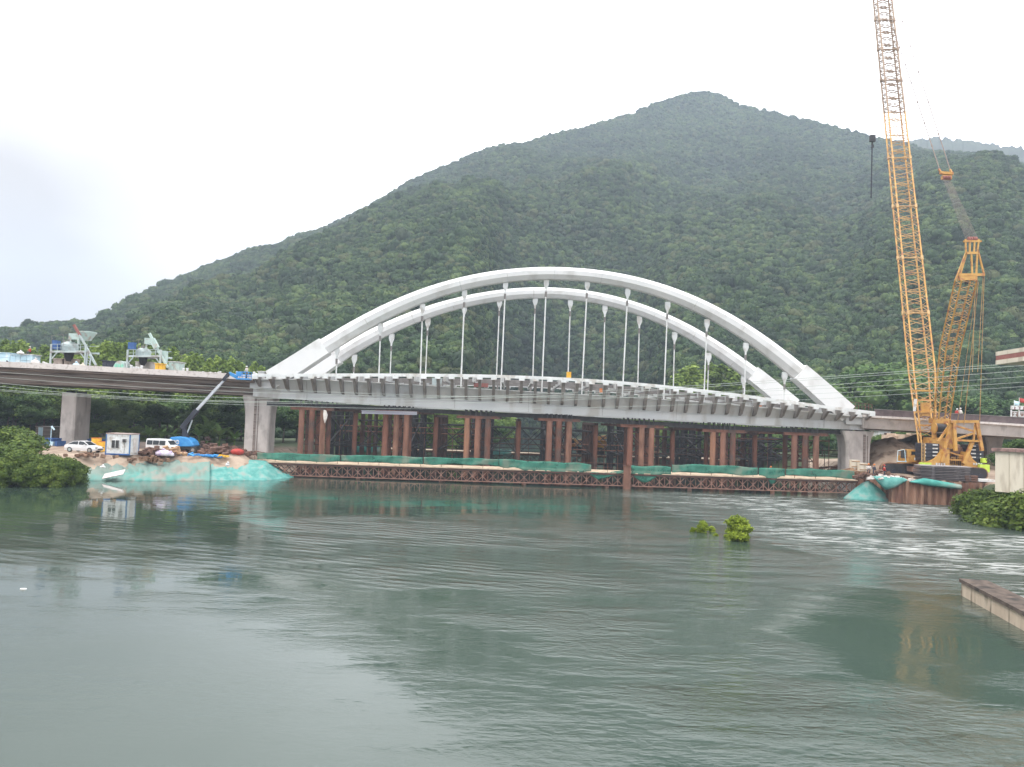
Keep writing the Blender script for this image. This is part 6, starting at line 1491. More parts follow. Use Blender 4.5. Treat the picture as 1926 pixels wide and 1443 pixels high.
# cab (left)
a = U(1704, 845.5, 2); b = U(1725, 869, 2); mb = MB(); mb.box(((a.x + b.x) / 2, CY + 2.6, (a.z + b.z) / 2), (b.x - a.x, 1.8, a.z - b.z)); cab = mb.build('cab', M['crane_orange'], crane)
mb = MB(); mb.box((a.x * .35 + b.x * .65, CY + 1.68, a.z * .72 + b.z * .28), ((b.x - a.x) * .55, .06, (a.z - b.z) * .28)); mb.box((a.x - .02, CY + 2.6, a.z * .6 + b.z * .4), (.06, 1.5, 1.1)); mb.build('cab_window', M['glass'], cab)
mb = MB(); mb.box((a.x * .25 + b.x * .75, CY + 1.68, b.z + .4), (.32, .05, .36)); mb.build('badge', M['white_paint'], cab)
mb = MB(); mb.beam((a.x - .1, CY + 1.8, b.z - .1), (a.x - .3, CY + 1.8, a.z), .07); mb.beam((a.x - 1.3, CY + 1.8, b.z - .1), (a.x - 1.2, CY + 1.8, a.z - .2), .07); mb.beam((a.x - 1.2, CY + 1.8, a.z - .2), (a.x - .3, CY + 1.8, a.z), .07); mb.beam((a.x - 1.3, CY + 1.8, b.z), (a.x, CY + 1.8, b.z), .12); mb.build('walkway_rail', M['blue_pale'], cab)
# crawler tracks
def track(px0, px1, Y, zc, label, rzv=0.0):
    a = P(px0, 890, Y); b = P(px1, 890, Y); Rr_ = .78; cx = (a.x + b.x) / 2; hl = (b.x - a.x) / 2 - Rr_; e = MB(); n = 12; prof = []
    for i in range(n + 1): t = -math.pi / 2 + math.pi * i / n; prof.append((hl + math.cos(t) * Rr_, math.sin(t) * Rr_))
    for i in range(n + 1): t = math.pi / 2 + math.pi * i / n; prof.append((-hl + math.cos(t) * Rr_, math.sin(t) * Rr_))
    base = Vector((cx, Y, CZ + Rr_)); rot = Matrix.Rotation(rzv, 3, 'Z')
    e.loft([[base + rot @ Vector((x, y, z)) for x, z in prof] for y in (-.55, .55)]); tr = e.build('crawler_track', M['dark_steel'], crane); tr['label'] = label
    sh = MB(); L_ = len(prof)
    for i in range(L_ - 1):
        p0, p1 = Vector((prof[i][0], 0, prof[i][1])), Vector((prof[i + 1][0], 0, prof[i + 1][1])); dd = (p1 - p0).length; m_ = max(1, int(dd / .32))
        for k in range(m_):
            c = p0.lerp(p1, (k + .5) / m_); an = math.atan2(p1.z - p0.z, p1.x - p0.x); sh.box(base + rot @ (c * 1.03), (.26, 1.2, .10), rz=rzv, ry=-an)
    sh.build('track_shoe', M['mud'], tr)
    w = MB()
    for k in range(6): x = -hl + 2 * hl * k / 5; w.tube(base + rot @ Vector((x, -.62, -.25)), base + rot @ Vector((x, -.5, -.25)), .3, n=14)
    w.build('track_roller', M['crane_black'], tr)
track(1660, 1733, 108, 0, 'left crawler track pointing towards the bridge', R(-12)); track(1790, 1851, 103.0, 0, 'right crawler track, mostly behind the steel plates', R(-6))
mb = MB(); a, b = P(1715, 884, 106), P(1830, 890, 106); mb.box(((a.x + b.x) / 2, 106, CZ + .95), (b.x - a.x, 5.5, .7)); mb.build('carbody', M['crane_brown'], crane)

# stack of steel road plates in front of the crane
YP = 98.5
plate_m = [mat('plate_dark', (0.07, 0.06, 0.065), (0.13, 0.11, 0.11), 1.0, 0.7), mat('plate_grey', (0.11, 0.095, 0.10), (0.19, 0.165, 0.165), 1.0, 0.7)]
a, b = P(1736, 881, YP), P(1826, 886, YP)
for k in range(9):
    z = CZ + .03 + k * .21; dx = (random.random() - .5) * .25; mb = MB(); mb.box(((a.x + b.x) / 2 + dx, YP + 1.1, z + .07), (b.x - a.x, 2.2, .125), rz=R(-4) + (random.random() - .5) * .02)
    mb.box(((a.x + b.x) / 2 - 1.6, YP + 1.1, z - .03), (.3, 2.0, .08), rz=R(-4)); mb.box(((a.x + b.x) / 2 + 1.6, YP + 1.1, z - .03), (.3, 2.0, .08), rz=R(-4)) if k else None
    o = mb.build('steel_plate', plate_m[k % 2] if k < 8 else mat('dusty_steel', (0.28, 0.25, 0.25), (0.36, 0.33, 0.32), 1.0, 0.7)); tag(o, ['bottom', 'second lowest', 'third lowest', 'fourth lowest', 'middle', 'fourth from the top', 'third from the top', 'second from the top', 'dusty topmost'][k] + ' dark steel road plate of the stack in front of the crane', 'steel plate', 'stacked steel road plates')
for k in range(3):
    a2, b2_ = P(1812, 905 + k * 4, 98.6), P(1837, 905 + k * 4, 98.6); mb = MB(); mb.box(((a2.x + b2_.x) / 2, 98.9, CZ + .1 + .27 * (2 - k)), (b2_.x - a2.x, 1.2, .22), rz=.05 * k)
    o = mb.build('timber_mat', M['scrap']); tag(o, ['upper', 'middle', 'lower'][k] + ' dark timber mat of the short stack at the right end of the steel plates', 'timber mat', 'timber mats by the plates')
mb = MB(); a2, b2_ = P(1838, 906, 98.5), P(1870, 908, 98.5); mb.box(((a2.x + b2_.x) / 2, 99.0, CZ + .18), (b2_.x - a2.x, 1.6, .3)); o = mb.build('concrete_slab', M['white_paint']); tag(o, 'pale slab lying on the bank right of the steel plates', 'slab')

# ------------------------------------------------------------------ sheet pile wall
def sheet_wall(path, ztop, label):
    e = empty('sheet_pile_wall', path[0], label, 'sheet pile wall'); zb = -1.5
    for s_ in range(len(path) - 1):
        a, b = Vector(path[s_]), Vector(path[s_ + 1]); d = (b - a); L_ = d.length; d.normalize(); nrm = Vector((d.y, -d.x, 0)); n = max(2, int(L_ / .85)); w = L_ / n
        for i in range(n):
            p0 = a + d * (i * w); prof = [(0, 0), (.18, 0), (.32, .34), (.68, .34), (.82, 0), (1, 0)]; zt = ztop + (random.random() - .5) * .16
            pr = [p0 + d * (u * w) + nrm * v for u, v in prof]; th = [p + nrm * -.04 for p in reversed(pr)]
            mb = MB(); mb.loft([[Vector((p.x, p.y, zb)) for p in pr + th], [Vector((p.x, p.y, zt)) for p in pr + th]]); mb.build('sheet_pile', M['pile_tan'] if random.random() < .7 else M['rust_bright'], e)
    return e
w0 = P(1612, 926, z=0); w1 = P(1684, 946, z=0); w2 = P(1790, 955, z=0); w3 = P(1860, 950, z=0)
sheet_wall([Vector((w0.x, w0.y, 0)), Vector((w1.x, w1.y, 0)), Vector((w1.x + 6.2, w1.y - .6, 0)), Vector((w1.x + 11.5, w1.y - .9, 0))], 2.95, 'rusty corrugated sheet pile wall holding the right bank under the crane')
# netted pile and hanging tarps
cone = P(1632, 940, z=0); mb = MB(); rings = []; rg_ = np.random.RandomState(2); nn = 30
for t, hz_ in ((1.0, -.15), (.85, .28), (.62, .95), (.40, 1.6), (.2, 2.15), (.05, 2.45)):
    rings.append([Vector((cone.x + math.cos(a) * 3.3 * t * (1 + .10 * math.sin(3 * a + 1) + .06 * (rg_.rand() - .5)), cone.y + math.sin(a) * 2.2 * t, hz_ + .12 * (rg_.rand() - .5))) for a in [i * 2 * math.pi / nn for i in range(nn)]])
mb.loft(rings); o = mb.build('netted_heap', M['net_bright'], smooth=True); tag(o, 'turquoise net covered cone of earth in the water at the right end of the trestle', 'netted heap')
def hang_tarp(pts_top, pts_bot, Y0, Y1, label, m_):
    n = 20; rings = []; rg2 = np.random.RandomState(abs(int(pts_top[0][0])))
    for i in range(n + 1):
        t = i / n; px = pts_top[0][0] + (pts_top[-1][0] - pts_top[0][0]) * t; Y = Y0 + (Y1 - Y0) * t
        a = P(px, interp(pts_top, px), Y); b = P(px, interp(pts_bot, px), Y - .25)
        rings.append([a + Vector((0, .5, .02)), a, a.lerp(b, .35) + Vector((0, -.12 - .18 * rg2.rand(), 0)), a.lerp(b, .7) + Vector((0, -.1 - .18 * rg2.rand(), 0)), b])
    mb = MB(); mb.loft(rings, closed=False, caps=False); o = mb.build('hanging_tarpaulin', m_, smooth=True); s = o.modifiers.new('t', 'SOLIDIFY'); s.thickness = .03; tag(o, label, 'tarpaulin'); return o
hang_tarp([(1643, 896), (1700, 899), (1706, 902)], [(1643, 898), (1652, 909), (1666, 922), (1685, 917), (1706, 904)], 98.8, 97.5, 'turquoise tarpaulin hanging in a swag over the left corner of the sheet piles', M['net_bright'])
hang_tarp([(1712, 906), (1742, 900), (1808, 912)], [(1712, 907), (1745, 914), (1808, 921)], 97.5, 96.7, 'turquoise tarpaulin draped along the sheet pile top in front of the steel plates', M['net'])
# clutter between pier and crane
for px, py, Y, m_, lb in ((1607, 874, 108, M['yellow'], 'pale yellow crate at the foot of the right bridge pier'), (1622, 880, 107, M['cream'], 'cream crate right of the pale yellow crate by the right pier')):
    p = P(px, py + 6, Y); e = empty('crate', p, lb, 'crate'); mb = MB(); mb.box((p.x, Y, p.z + .55), (1.1, .8, 1.1)); mb.build('box', M['cream'], e); mb = MB(); mb.box((p.x, Y - .42, p.z + .9), (1.16, .06, .12)); mb.box((p.x, Y - .42, p.z + .2), (1.16, .06, .12)); mb.build('batten', M['timber'], e)
for i, (px, py, sh, hl, lb) in enumerate(((1634, 880, M['pale_cloth'], M['orange'], 'worker in an orange helmet standing left among the clutter by the right pier'), (1644, 877, M['cloth_dark'], M['orange'], 'dark-clad worker in an orange helmet standing amid the clutter by the right pier'), (1663, 877, M['red'], M['red'], 'worker in red standing right among the clutter before the crane track'))):
    p = P(px, py, 101.5 - i); person('person', (p.x, 101.5 - i, 3.0), 1.68, lb, sh, M['cloth_dark'], hl, 2.6 + i)
rocks(1655, 888, 70, .5, 2.95, 101.0, M['scrap'], 'debris_pile', 'heap of grey and brown site debris left of the crane track', 'debris pile', (1.6, .5, .35), 21, 1.3)
rocks(1668, 896, 50, .4, 2.9, 99.0, M['pale_cloth'], 'debris_pile', 'pale rubble and bags on the bank edge above the swagged tarpaulin', 'debris pile', (1.5, .5, .22), 22, 1.3)
rocks(1692, 876, 60, .6, 3.0, 112, M['timber'], 'timber_pile', 'brown timber and board pile behind the crane cab', 'timber pile', (3.5, 1.2, .7), 23, 3.0)
rocks(1570, 868, 40, .4, 2.6, 122, M['scrap'], 'debris_pile', 'dark debris under the right end of the bridge', 'debris pile', (2.5, 1.2, .5), 25, 2.0)
for i, (px, py, Y, sz) in enumerate(((1672, 822, 142, 2.0), (1690, 824, 140, 3.2), (1714, 822, 138, 4.0))):
    p = P(px, py, Y); mb = MB(); mb.box((p.x, Y, p.z - .3), (sz, 1.6, 1.3), rz=.1 * i, ry=.03); mb.box((p.x + .3, Y - .3, p.z + .45), (sz * .6, 1.0, .5), rz=.3); o = mb.build('stone_block', M['pale_concrete'] if False else mat('sandstone', (0.50, 0.38, 0.28), (0.62, 0.50, 0.40), 1.0, 0.9)); tag(o, ['small pale stone block on the earth heap, nearest the right pier', 'middle pale stone block on top of the earth heap', 'largest pale stone block on the earth heap, behind the crane'][i], 'stone block', 'stone blocks on the earth heap')
# small far bridge pier / hut seen beneath the right viaduct
e = empty('far_house', P(1662, 815, 165), 'small pale house with a dark doorway seen under the right viaduct', 'house'); a, b = P(1651, 811, 165), P(1675, 824, 165)
mb = MB(); mb.box(((a.x + b.x) / 2, 166.5, (a.z + b.z) / 2 - 1), (b.x - a.x, 3, a.z - b.z + 2)); mb.build('wall', M['white_paint'], e); mb = MB(); mb.box((a.x * .35 + b.x * .65, 164.9, (a.z + b.z) / 2 - .6), (.9, .15, 1.9)); mb.build('door', M['rust_dark'], e); mb = MB(); mb.box(((a.x + b.x) / 2, 166.5, a.z + .12), (b.x - a.x + .5, 3.6, .25)); mb.build('roof', M['bracket_grey'], e)

# ------------------------------------------------------------------ rooftop sign with flags behind the right viaduct
YS = 150.0; e = empty('gate_sign', P(1925, 790, YS), 'white framed sign with dark lettering rising behind the right viaduct at the right edge', 'sign')
a, b = P(1901.5, 763, YS), P(1946, 771.5, YS); mb = MB(); mb.box(((a.x + b.x) / 2, YS, (a.z + b.z) / 2), (b.x - a.x, .3, a.z - b.z)); mb.build('name_board', M['white_paint'], e)
a2, b2_ = P(1901.5, 773, YS), P(1946, 787, YS)
mb = MB()
for px in (1902, 1916.5, 1931, 1945): t_ = P(px, 772, YS); mb.box((t_.x, YS, t_.z - 1.5), (.22, .22, 3.2))
mb.build('frame', M['white_paint'], e)
mb = MB(); mb.box(((a2.x + b2_.x) / 2, YS + .2, (a2.z + b2_.z) / 2), (b2_.x - a2.x, .06, a2.z - b2_.z)); mb.build('back_panel', M['crane_brown'], e)
mb = MB()     # boxed strokes of the lower letters
def stroke(x0, y0, x1, y1, w=.14): mb.beam(P(x0, y0, YS - .05), P(x1, y1, YS - .05), w, .08, upv=(0, 1, 0))
for x0 in (1904, 1918, 1933):
    stroke(x0, 774.5, x0 + 9.5, 774.5)
stroke(1905.5, 777, 1911.5, 784); stroke(1911.5, 777, 1905.5, 784); stroke(1908.5, 775, 1908.5, 785); stroke(1919, 777, 1926, 777); stroke(1919.5, 784, 1926, 784); stroke(1919.5, 780, 1919.5, 785); stroke(1926, 780, 1926, 785); stroke(1934, 780, 1941, 780)
mb.build('lettering', M['white_paint'], e)
mb = MB(); YSv = YS
for x0, k in ((1908.5, 0), (1918, 1), (1925.5, 0), (1934, 1)):
    if k == 0: mb.beam(P(x0, 765, YS - .18), P(x0, 770, YS - .18), .14, .06, upv=(0, 1, 0)); mb.beam(P(x0 - 2, 770, YS - .18), P(x0 + 2, 770, YS - .18), .12, .06, upv=(0, 1, 0)); mb.beam(P(x0, 767, YS - .18), P(x0 + 2, 767, YS - .18), .12, .06, upv=(0, 1, 0))
    else: mb.beam(P(x0 - 2, 765.5, YS - .18), P(x0 + 2, 765.5, YS - .18), .12, .06, upv=(0, 1, 0)); mb.beam(P(x0, 765.5, YS - .18), P(x0, 770.5, YS - .18), .14, .06, upv=(0, 1, 0))
mb.build('lettering', mat('sign_letter', (0.22, 0.10, 0.10), rough=.6), e)
for px, m_, lb, w_ in ((1907.5, M['blue_pale'], 'pale blue flag on a short pole at the left end of the white sign', 1.0), (1917, M['red'], 'red flag flying above the white sign at the right edge', 1.6)):
    t_ = P(px, 748 if w_ > 1.2 else 753, YS + .3); b_ = P(px, 763, YS + .3); e = empty('flag', b_, lb, 'flag'); mb = MB(); mb.tube(b_, t_, .05, n=6); mb.build('pole', M['white_paint'], e)
    rings = []
    for i in range(7): u = i / 6; rings.append([t_ + Vector((u * w_, .12 * math.sin(u * 5), -.05 - .25 * u)), t_ + Vector((u * w_ * .9, .12 * math.sin(u * 5 + 1), -.9 - .25 * u))])
    mb = MB(); mb.loft(rings, closed=False, caps=False); f = mb.build('cloth', m_, e, smooth=True); s = f.modifiers.new('t', 'SOLIDIFY'); s.thickness = .02

# ------------------------------------------------------------------ near right: eave, walled building, jetty
e = empty('eaves_building', P(2000, 700, 46), 'cream roof eave with a red band jutting in at the right edge', 'building')
A0, A1 = P(1872.5, 676, 50), P(1990, 662, 43.5); dr_ = (A1 - A0); dr_.z = 0; dl = dr_.normalized(); nrm = Vector((-dl.y, dl.x, 0))   # back side
if nrm.x < 0: nrm = -nrm
Zt, Zm1, Zm2, Zb = P(1872.5, 662, 50).z, P(1872.5, 669.5, 50).z, P(1872.5, 678, 50).z, P(1872.5, 686, 50).z
LN = 16.0
def slab(z0, z1, m_, nm, inset=0.0):
    mb = MB(); o = Vector((A0.x, A0.y, 0)) - dl * -inset + nrm * inset; L_ = LN; D_ = 7.0
    pts = [o, o + dl * L_, o + dl * L_ + nrm * D_, o + nrm * D_]
    mb.loft([[Vector((p.x, p.y, z0)) for p in pts], [Vector((p.x, p.y, z1)) for p in pts]]); return mb.build(nm, m_, e)
slab(Zm1, Zt, M['cream'], 'fascia'); slab(Zm2, Zm1 - .003, M['brick_red'], 'red_band', .012); slab(Zb, Zm2 - .003, M['cream'], 'fascia')
mb = MB(); o = Vector((A0.x, A0.y, 0)) + dl * 1.0 + nrm * 4.6
mb.loft([[Vector((p.x, p.y, z)) for p in (o, o + dl * 12, o + dl * 12 + nrm * 5.0, o + nrm * 5.0)] for z in (-1, Zb - .01)]); mb.build('wall', M['cream'], e)
e = empty('garden_wall', P(1900, 905, 79), 'cream wall with a reddish coping on the green bank at the right edge', 'wall')
C0 = P(1872, 845, 80); C1 = Vector((C0.x + 4.4, 73.0, 0)); zt_ = C0.z; zb_ = 3.2; d_ = Vector((C1.x - C0.x, C1.y - C0.y, 0)); L_ = d_.length; d_.normalize(); n_ = Vector((-d_.y, d_.x, 0)); n_ = -n_ if n_.y < 0 else n_
o = Vector((C0.x, C0.y, 0)); mb = MB(); pts = [o, o + d_ * 22, o + d_ * 22 + n_ * 4, o + n_ * 4]; mb.loft([[Vector((p.x, p.y, z)) for p in pts] for z in (zb_, zt_ - .2)]); wl = mb.build('wall_face', M['cream'], e)
mb = MB(); oo = o - d_ * .25 - n_ * .25; pts = [oo, oo + d_ * 22.5, oo + d_ * 22.5 + n_ * 4.5, oo + n_ * 4.5]; mb.loft([[Vector((p.x, p.y, z)) for p in pts] for z in (zt_ - .195, zt_ + .12)]); mb.build('coping', M['coping'], e)
mb = MB()
for k in range(1, 12): p = o + d_ * (k * 1.35) - n_ * .015; mb.beam((p.x, p.y, zb_), (p.x, p.y, zt_ - .22), .05)
mb.build('joint', mat('cream_joint', (0.48, 0.42, 0.33), rough=.8), e)
# jetty
e = empty('jetty_wall', P(1860, 1150, z=0), 'long stained concrete wall with a brown top sticking out into the water at lower right', 'jetty wall')
J0 = P(1808, 1120, z=0); J1 = P(1926, 1187, z=0); jd = (J1 - J0); jd.z = 0; jd.normalize(); jn = Vector((-jd.y, jd.x, 0)); jn = jn if jn.x > 0 else -jn
hJ = P(1806, 1091, J0.y).z; JL = 40; Wj = 1.25
mb = MB(); pts = [J0, J0 + jd * JL, J0 + jd * JL + jn * Wj, J0 + jn * Wj]; mb.loft([[Vector((p.x, p.y, z)) for p in pts] for z in (-1.5, hJ - .12)]); 
jm = mat('stained_concrete', (0.46, 0.36, 0.27), (0.58, 0.48, 0.37), 0.8, 0.85, c3=(0.10, 0.07, 0.05), s3=1.1, stretch=(2.2, 2.2, 0.35)); mb.build('wall_face', jm, e)
mb = MB(); o = J0 - jd * .08 - jn * .10; W2 = Wj + .2; segs = 18
for k in range(segs):
    a = o + jd * (k * 2.22); pts = [a, a + jd * 2.2, a + jd * 2.2 + jn * W2, a + jn * W2]; mb.loft([[Vector((p.x, p.y, z)) for p in pts] for z in (hJ - .118, hJ + .07)])
mb.build('capping', mat('brown_cap', (0.065, 0.048, 0.038), (0.15, 0.112, 0.09), 2.5, 0.9, c3=(0.032, 0.026, 0.022), s3=1.0), e)

# ------------------------------------------------------------------ overhead wires
W = [([(-120, 708), (0, 719.5), (219, 737), (449, 750), (650, 752), (860, 745), (1302, 726), (1560, 707), (1704, 699), (1926, 684), (2100, 672)]),
     ([(-120, 714), (0, 726.5), (110, 734.5), (249, 747.5), (480, 757.5), (700, 757), (960, 746), (1302, 729), (1560, 711.4), (1704, 703), (1926, 689), (2100, 677)]),
     ([(-120, 724), (0, 733), (110, 739), (334, 753), (500, 760), (760, 760), (1100, 750), (1302, 741), (1560, 723), (1702, 715), (1926, 698), (2100, 685)]),
     ([(-120, 700), (0, 710), (240, 727), (480, 739), (700, 744), (960, 745), (1302, 742), (1560, 731), (1702, 722.5), (1926, 707.6), (2100, 696)]),
     ([(-120, 690), (0, 701), (240, 718), (480, 731), (700, 739), (960, 746), (1302, 750), (1560, 740), (1706, 731), (1926, 717.6), (2100, 706)]),
     ([(-120, 726), (0, 736), (240, 751), (480, 763), (800, 768), (1200, 765), (1400, 758), (1584, 748), (1706, 741), (1926, 726.5), (2100, 716)])]
for i, w in enumerate(W):
    xs = np.array([p[0] for p in w], float); c = np.polyfit((xs - 900) / 1000, [p[1] for p in w], 4); mb = MB()
    pts = [P(x, float(np.polyval(c, (x - 900) / 1000)), 96 - 16 * (x + 120) / 2220) for x in np.linspace(-120, 2100, 70)]
    mb.path(pts, .020 if i < 3 else .016, 5); o = mb.build('overhead_wire', M['wire']); tag(o, 'thin pale overhead wire spanning the view, ' + ['uppermost', 'second', 'third', 'fourth', 'fifth', 'lowest'][i] + ' of six at the right edge', 'wire', 'overhead wires')
# ------------------------------------------------------------------ individual trees and plants
def trunk_mesh(seed, H, r, limbs=5, spread=.45):
    rg_ = np.random.RandomState(seed); mb = MB(); p = Vector((0, 0, -1.0)); top = None; path = [p]
    for k in range(4): path.append(Vector(((rg_.rand() - .5) * .06 * H * k / 3, (rg_.rand() - .5) * .06 * H * k / 3, H * .6 * (k + 1) / 4)))
    for k in range(4): mb.tube(path[k], path[k + 1], r * (1 - k * .18), r * (1 - (k + 1) * .18), n=7)
    for k in range(limbs):
        a = 6.28 * k / limbs + rg_.rand(); s = path[2 + k % 3]; e = s + Vector((math.cos(a) * spread * H * .5, math.sin(a) * spread * H * .5, H * (.18 + .15 * rg_.rand())))
        m_ = s.lerp(e, .5) + Vector((0, 0, -.03 * H)); mb.tube(s, m_, r * .4, r * .28, n=5); mb.tube(m_, e, r * .28, r * .1, n=5)
    return mb
def mesh_from(mb, name, m_):
    me = bpy.data.meshes.new(name); me.from_pydata([tuple(v) for v in mb.v], [], mb.f); me.materials.append(m_); return me
TREE = {}
def make_kind(key, m_, H, lobes, nleaf, leaf, variants=3, tr=.25, core=.85, limbs=5):
    TREE[key] = []
    for v in range(variants):
        lob = lobes(v); vv, ff = leafcloud(hash(key) % 97 + v * 13 if False else sum(map(ord, key)) + v * 13, lob, nleaf, leaf, core_scale=core - .07, r0=.70, r1=1.22)
        TREE[key].append((np_mesh('crown_' + key, vv, ff, [m_], smooth=False), mesh_from(trunk_mesh(v + 5, H, tr, limbs), 'trunk_' + key, M['bark'])))
make_kind('broad', M['leaf_dark'], 12, lambda v: [(a, b, c + 4.5, d, d, d * .8) for a, b, c, d, _, _ in rand_lobes(300 + v, 15, 3.6, 6.5, 0, 1.3, 2.5)], 4600, .26)
make_kind('light', M['leaf_mid'], 11, lambda v: [(a, b, c + 3.2, d, d, d * .85) for a, b, c, d, _, _ in rand_lobes(330 + v, 14, 3.0, 6.5, 0, 1.1, 2.1)], 4200, .24)
make_kind('fresh', M['leaf_fresh'], 11, lambda v: [(a, b, c + 3.2, d, d, d * .85) for a, b, c, d, _, _ in rand_lobes(430 + v, 15, 3.0, 6.5, 0, 1.0, 2.0)], 4600, .24)
make_kind('feather', M['leaf_bright'], 13, lambda v: [(.3 * math.sin(k * 1.7 + v), .3 * math.cos(k * 2.1 + v), 3.2 + k * 1.15, 1.55 * (1 - k / 11.0) + .28, 1.55 * (1 - k / 11.0) + .28, 1.0) for k in range(10)], 2400, .22, 3, .14, .62, 3)
make_kind('shrub', M['leaf_shrub'], 3, lambda v: [(a, b, c + .5, d, d, d * .8) for a, b, c, d, _, _ in rand_lobes(360 + v, 16, 1.9, 2.6, 0, .55, 1.15)], 5200, .125, 3, .10, .86, 4)
make_kind('lime', M['leaf_lime'], 1.6, lambda v: [(a, b, c + .12, d, d, d * .8) for a, b, c, d, _, _ in rand_lobes(390 + v, 22, .72, 1.5, 0, .28, .50)], 3200, .085, 2, .05, .75, 4)
def plant(name, key, p, s, label, cat, group=None, sz=1.0, var=None, rz=None):
    r_ = random.Random(int(p[0] * 91 + p[1] * 17)); cm, tm = TREE[key][(r_.randrange(len(TREE[key])) if var is None else var)]
    e = empty(name, p, label, cat, group); e.scale = (s, s, s * sz); e.rotation_euler = (0, 0, r_.uniform(0, 6.28) if rz is None else rz)
    c = bpy.data.objects.new('crown', cm); t = bpy.data.objects.new('trunk', tm)
    for o in (c, t): COL.objects.link(o); o.parent = e
    return e
def hgt(x, y): return float(height(np.array([x]), np.array([y]))[0])
def at_px(px, Y): x = P(px, 780, Y).x; return x
def tree_to(name, key, px, pytop, Y, natural_h, label, cat, group=None, wide=1.0, var=None):
    """stand the tree on the ground at that depth, tall enough for its top to reach pytop"""
    x = at_px(px, Y); z0 = max(hgt(x, Y), -.2); zt = P(px, pytop, Y).z; s = (zt - z0) / natural_h
    return plant(name, key, (x, Y, z0 - .1), s * wide, label, cat, group, 1.0 / wide, var)
# row of feathery bright trees behind the left viaduct
pxs = [-60, -45, -30, -14, 2, 16, 30, 44, 58, 70, 84, 100, 118, 134, 150, 166, 182, 196, 210, 224, 238, 254, 270, 286, 302, 316, 330, 344, 358, 372, 386, 400, 414, 428, 442, 456, 470, 484, 498]
tops = [(-60, 636), (16, 638), (60, 650), (84, 648), (118, 655), (166, 646), (224, 640), (270, 648), (316, 655), (344, 662), (386, 668), (430, 676), (470, 683), (500, 690)]
for i, px in enumerate(pxs):
    Yt = 148 + (i * 7) % 17; tree_to('feathery_tree', 'feather', px, interp(tops, px) + ((i * 37) % 11) - 5, Yt, 14.6, f'slender bright green tree behind the left viaduct, {ORD[i]} from the left', 'tree', 'feathery trees behind the left viaduct', 1.15)
# darker trees under and behind the left viaduct
k = 0
for px, py, Y, key, w in ((-70, 742, 150, 'broad', 1.3), (-20, 735, 138, 'broad', 1.2), (25, 738, 150, 'broad', 1.3), (70, 735, 142, 'broad', 1.2), (100, 738, 158, 'broad', 1.3), (178, 745, 136, 'broad', 1.2), (205, 738, 150, 'light', 1.2), (240, 742, 138, 'light', 1.3), (275, 738, 152, 'broad', 1.3), (300, 748, 136, 'light', 1.1),
                  (335, 742, 146, 'broad', 1.3), (370, 745, 137, 'broad', 1.2), (400, 740, 152, 'light', 1.3), (430, 745, 138, 'broad', 1.2), (455, 742, 150, 'broad', 1.2), (500, 745, 145, 'broad', 1.3), (535, 750, 152, 'broad', 1.2)):
    tree_to('broadleaf_tree', key, px, py, Y, 13.0 if key == 'broad' else 11.6, f'dark leafy tree under the left viaduct, {ORD[k]} from the left', 'tree', 'trees under the left viaduct', w); k += 1
for i, (px, py, Y) in enumerate(((182, 792, 127), (212, 787, 130), (238, 800, 126), (262, 798, 129), (300, 800, 127), (395, 806, 127), (430, 804, 128))):
    tree_to('bushy_tree', 'fresh', px, py, Y, 11.6, f'low bright bush between the two left piers, {ORD[i]} from the left', 'bush', 'low bushes between the left piers', 1.5)
# trees beyond the river seen under the bridge
k = 0
for px, py, Y, key in ((560, 752, 160, 'broad'), (600, 760, 158, 'broad'), (640, 756, 166, 'broad'), (668, 766, 160, 'light'), (700, 752, 172, 'light'), (722, 770, 160, 'light'), (760, 756, 170, 'light'), (790, 764, 160, 'light'), (830, 756, 174, 'light'), (846, 772, 162, 'feather'), (870, 758, 186, 'light'), (895, 764, 182, 'light'),
                       (930, 756, 205, 'light'), (925, 785, 188, 'broad')):
    key = 'fresh' if key == 'light' else key
    tree_to('river_tree', key, px, py, Y, {'broad': 13.0, 'light': 11.6, 'feather': 14.6, 'fresh': 11.6}[key], f'tree on the far left shore seen below the bridge deck, {ORD[k]} from the left', 'tree', 'trees on the far left shore', 1.3); k += 1
k = 0
for px, py, Y, key in ((1190, 772, 268, 'light'), (1225, 768, 250, 'light'), (1262, 770, 215, 'light'), (1290, 776, 200, 'broad'), (1325, 778, 185, 'light'), (1350, 780, 172, 'broad'), (1392, 784, 176, 'light'), (1430, 792, 170, 'light'), (1460, 788, 164, 'broad'), (1500, 796, 168, 'light'), (1548, 802, 170, 'broad')):
    key = 'fresh' if key == 'light' else key
    tree_to('river_tree', key, px, py, Y, {'broad': 13.0, 'light': 11.6, 'fresh': 11.6}[key], f'tree on the far right shore seen below the bridge deck, {ORD[k]} from the left', 'tree', 'trees on the far right shore', 1.35); k += 1
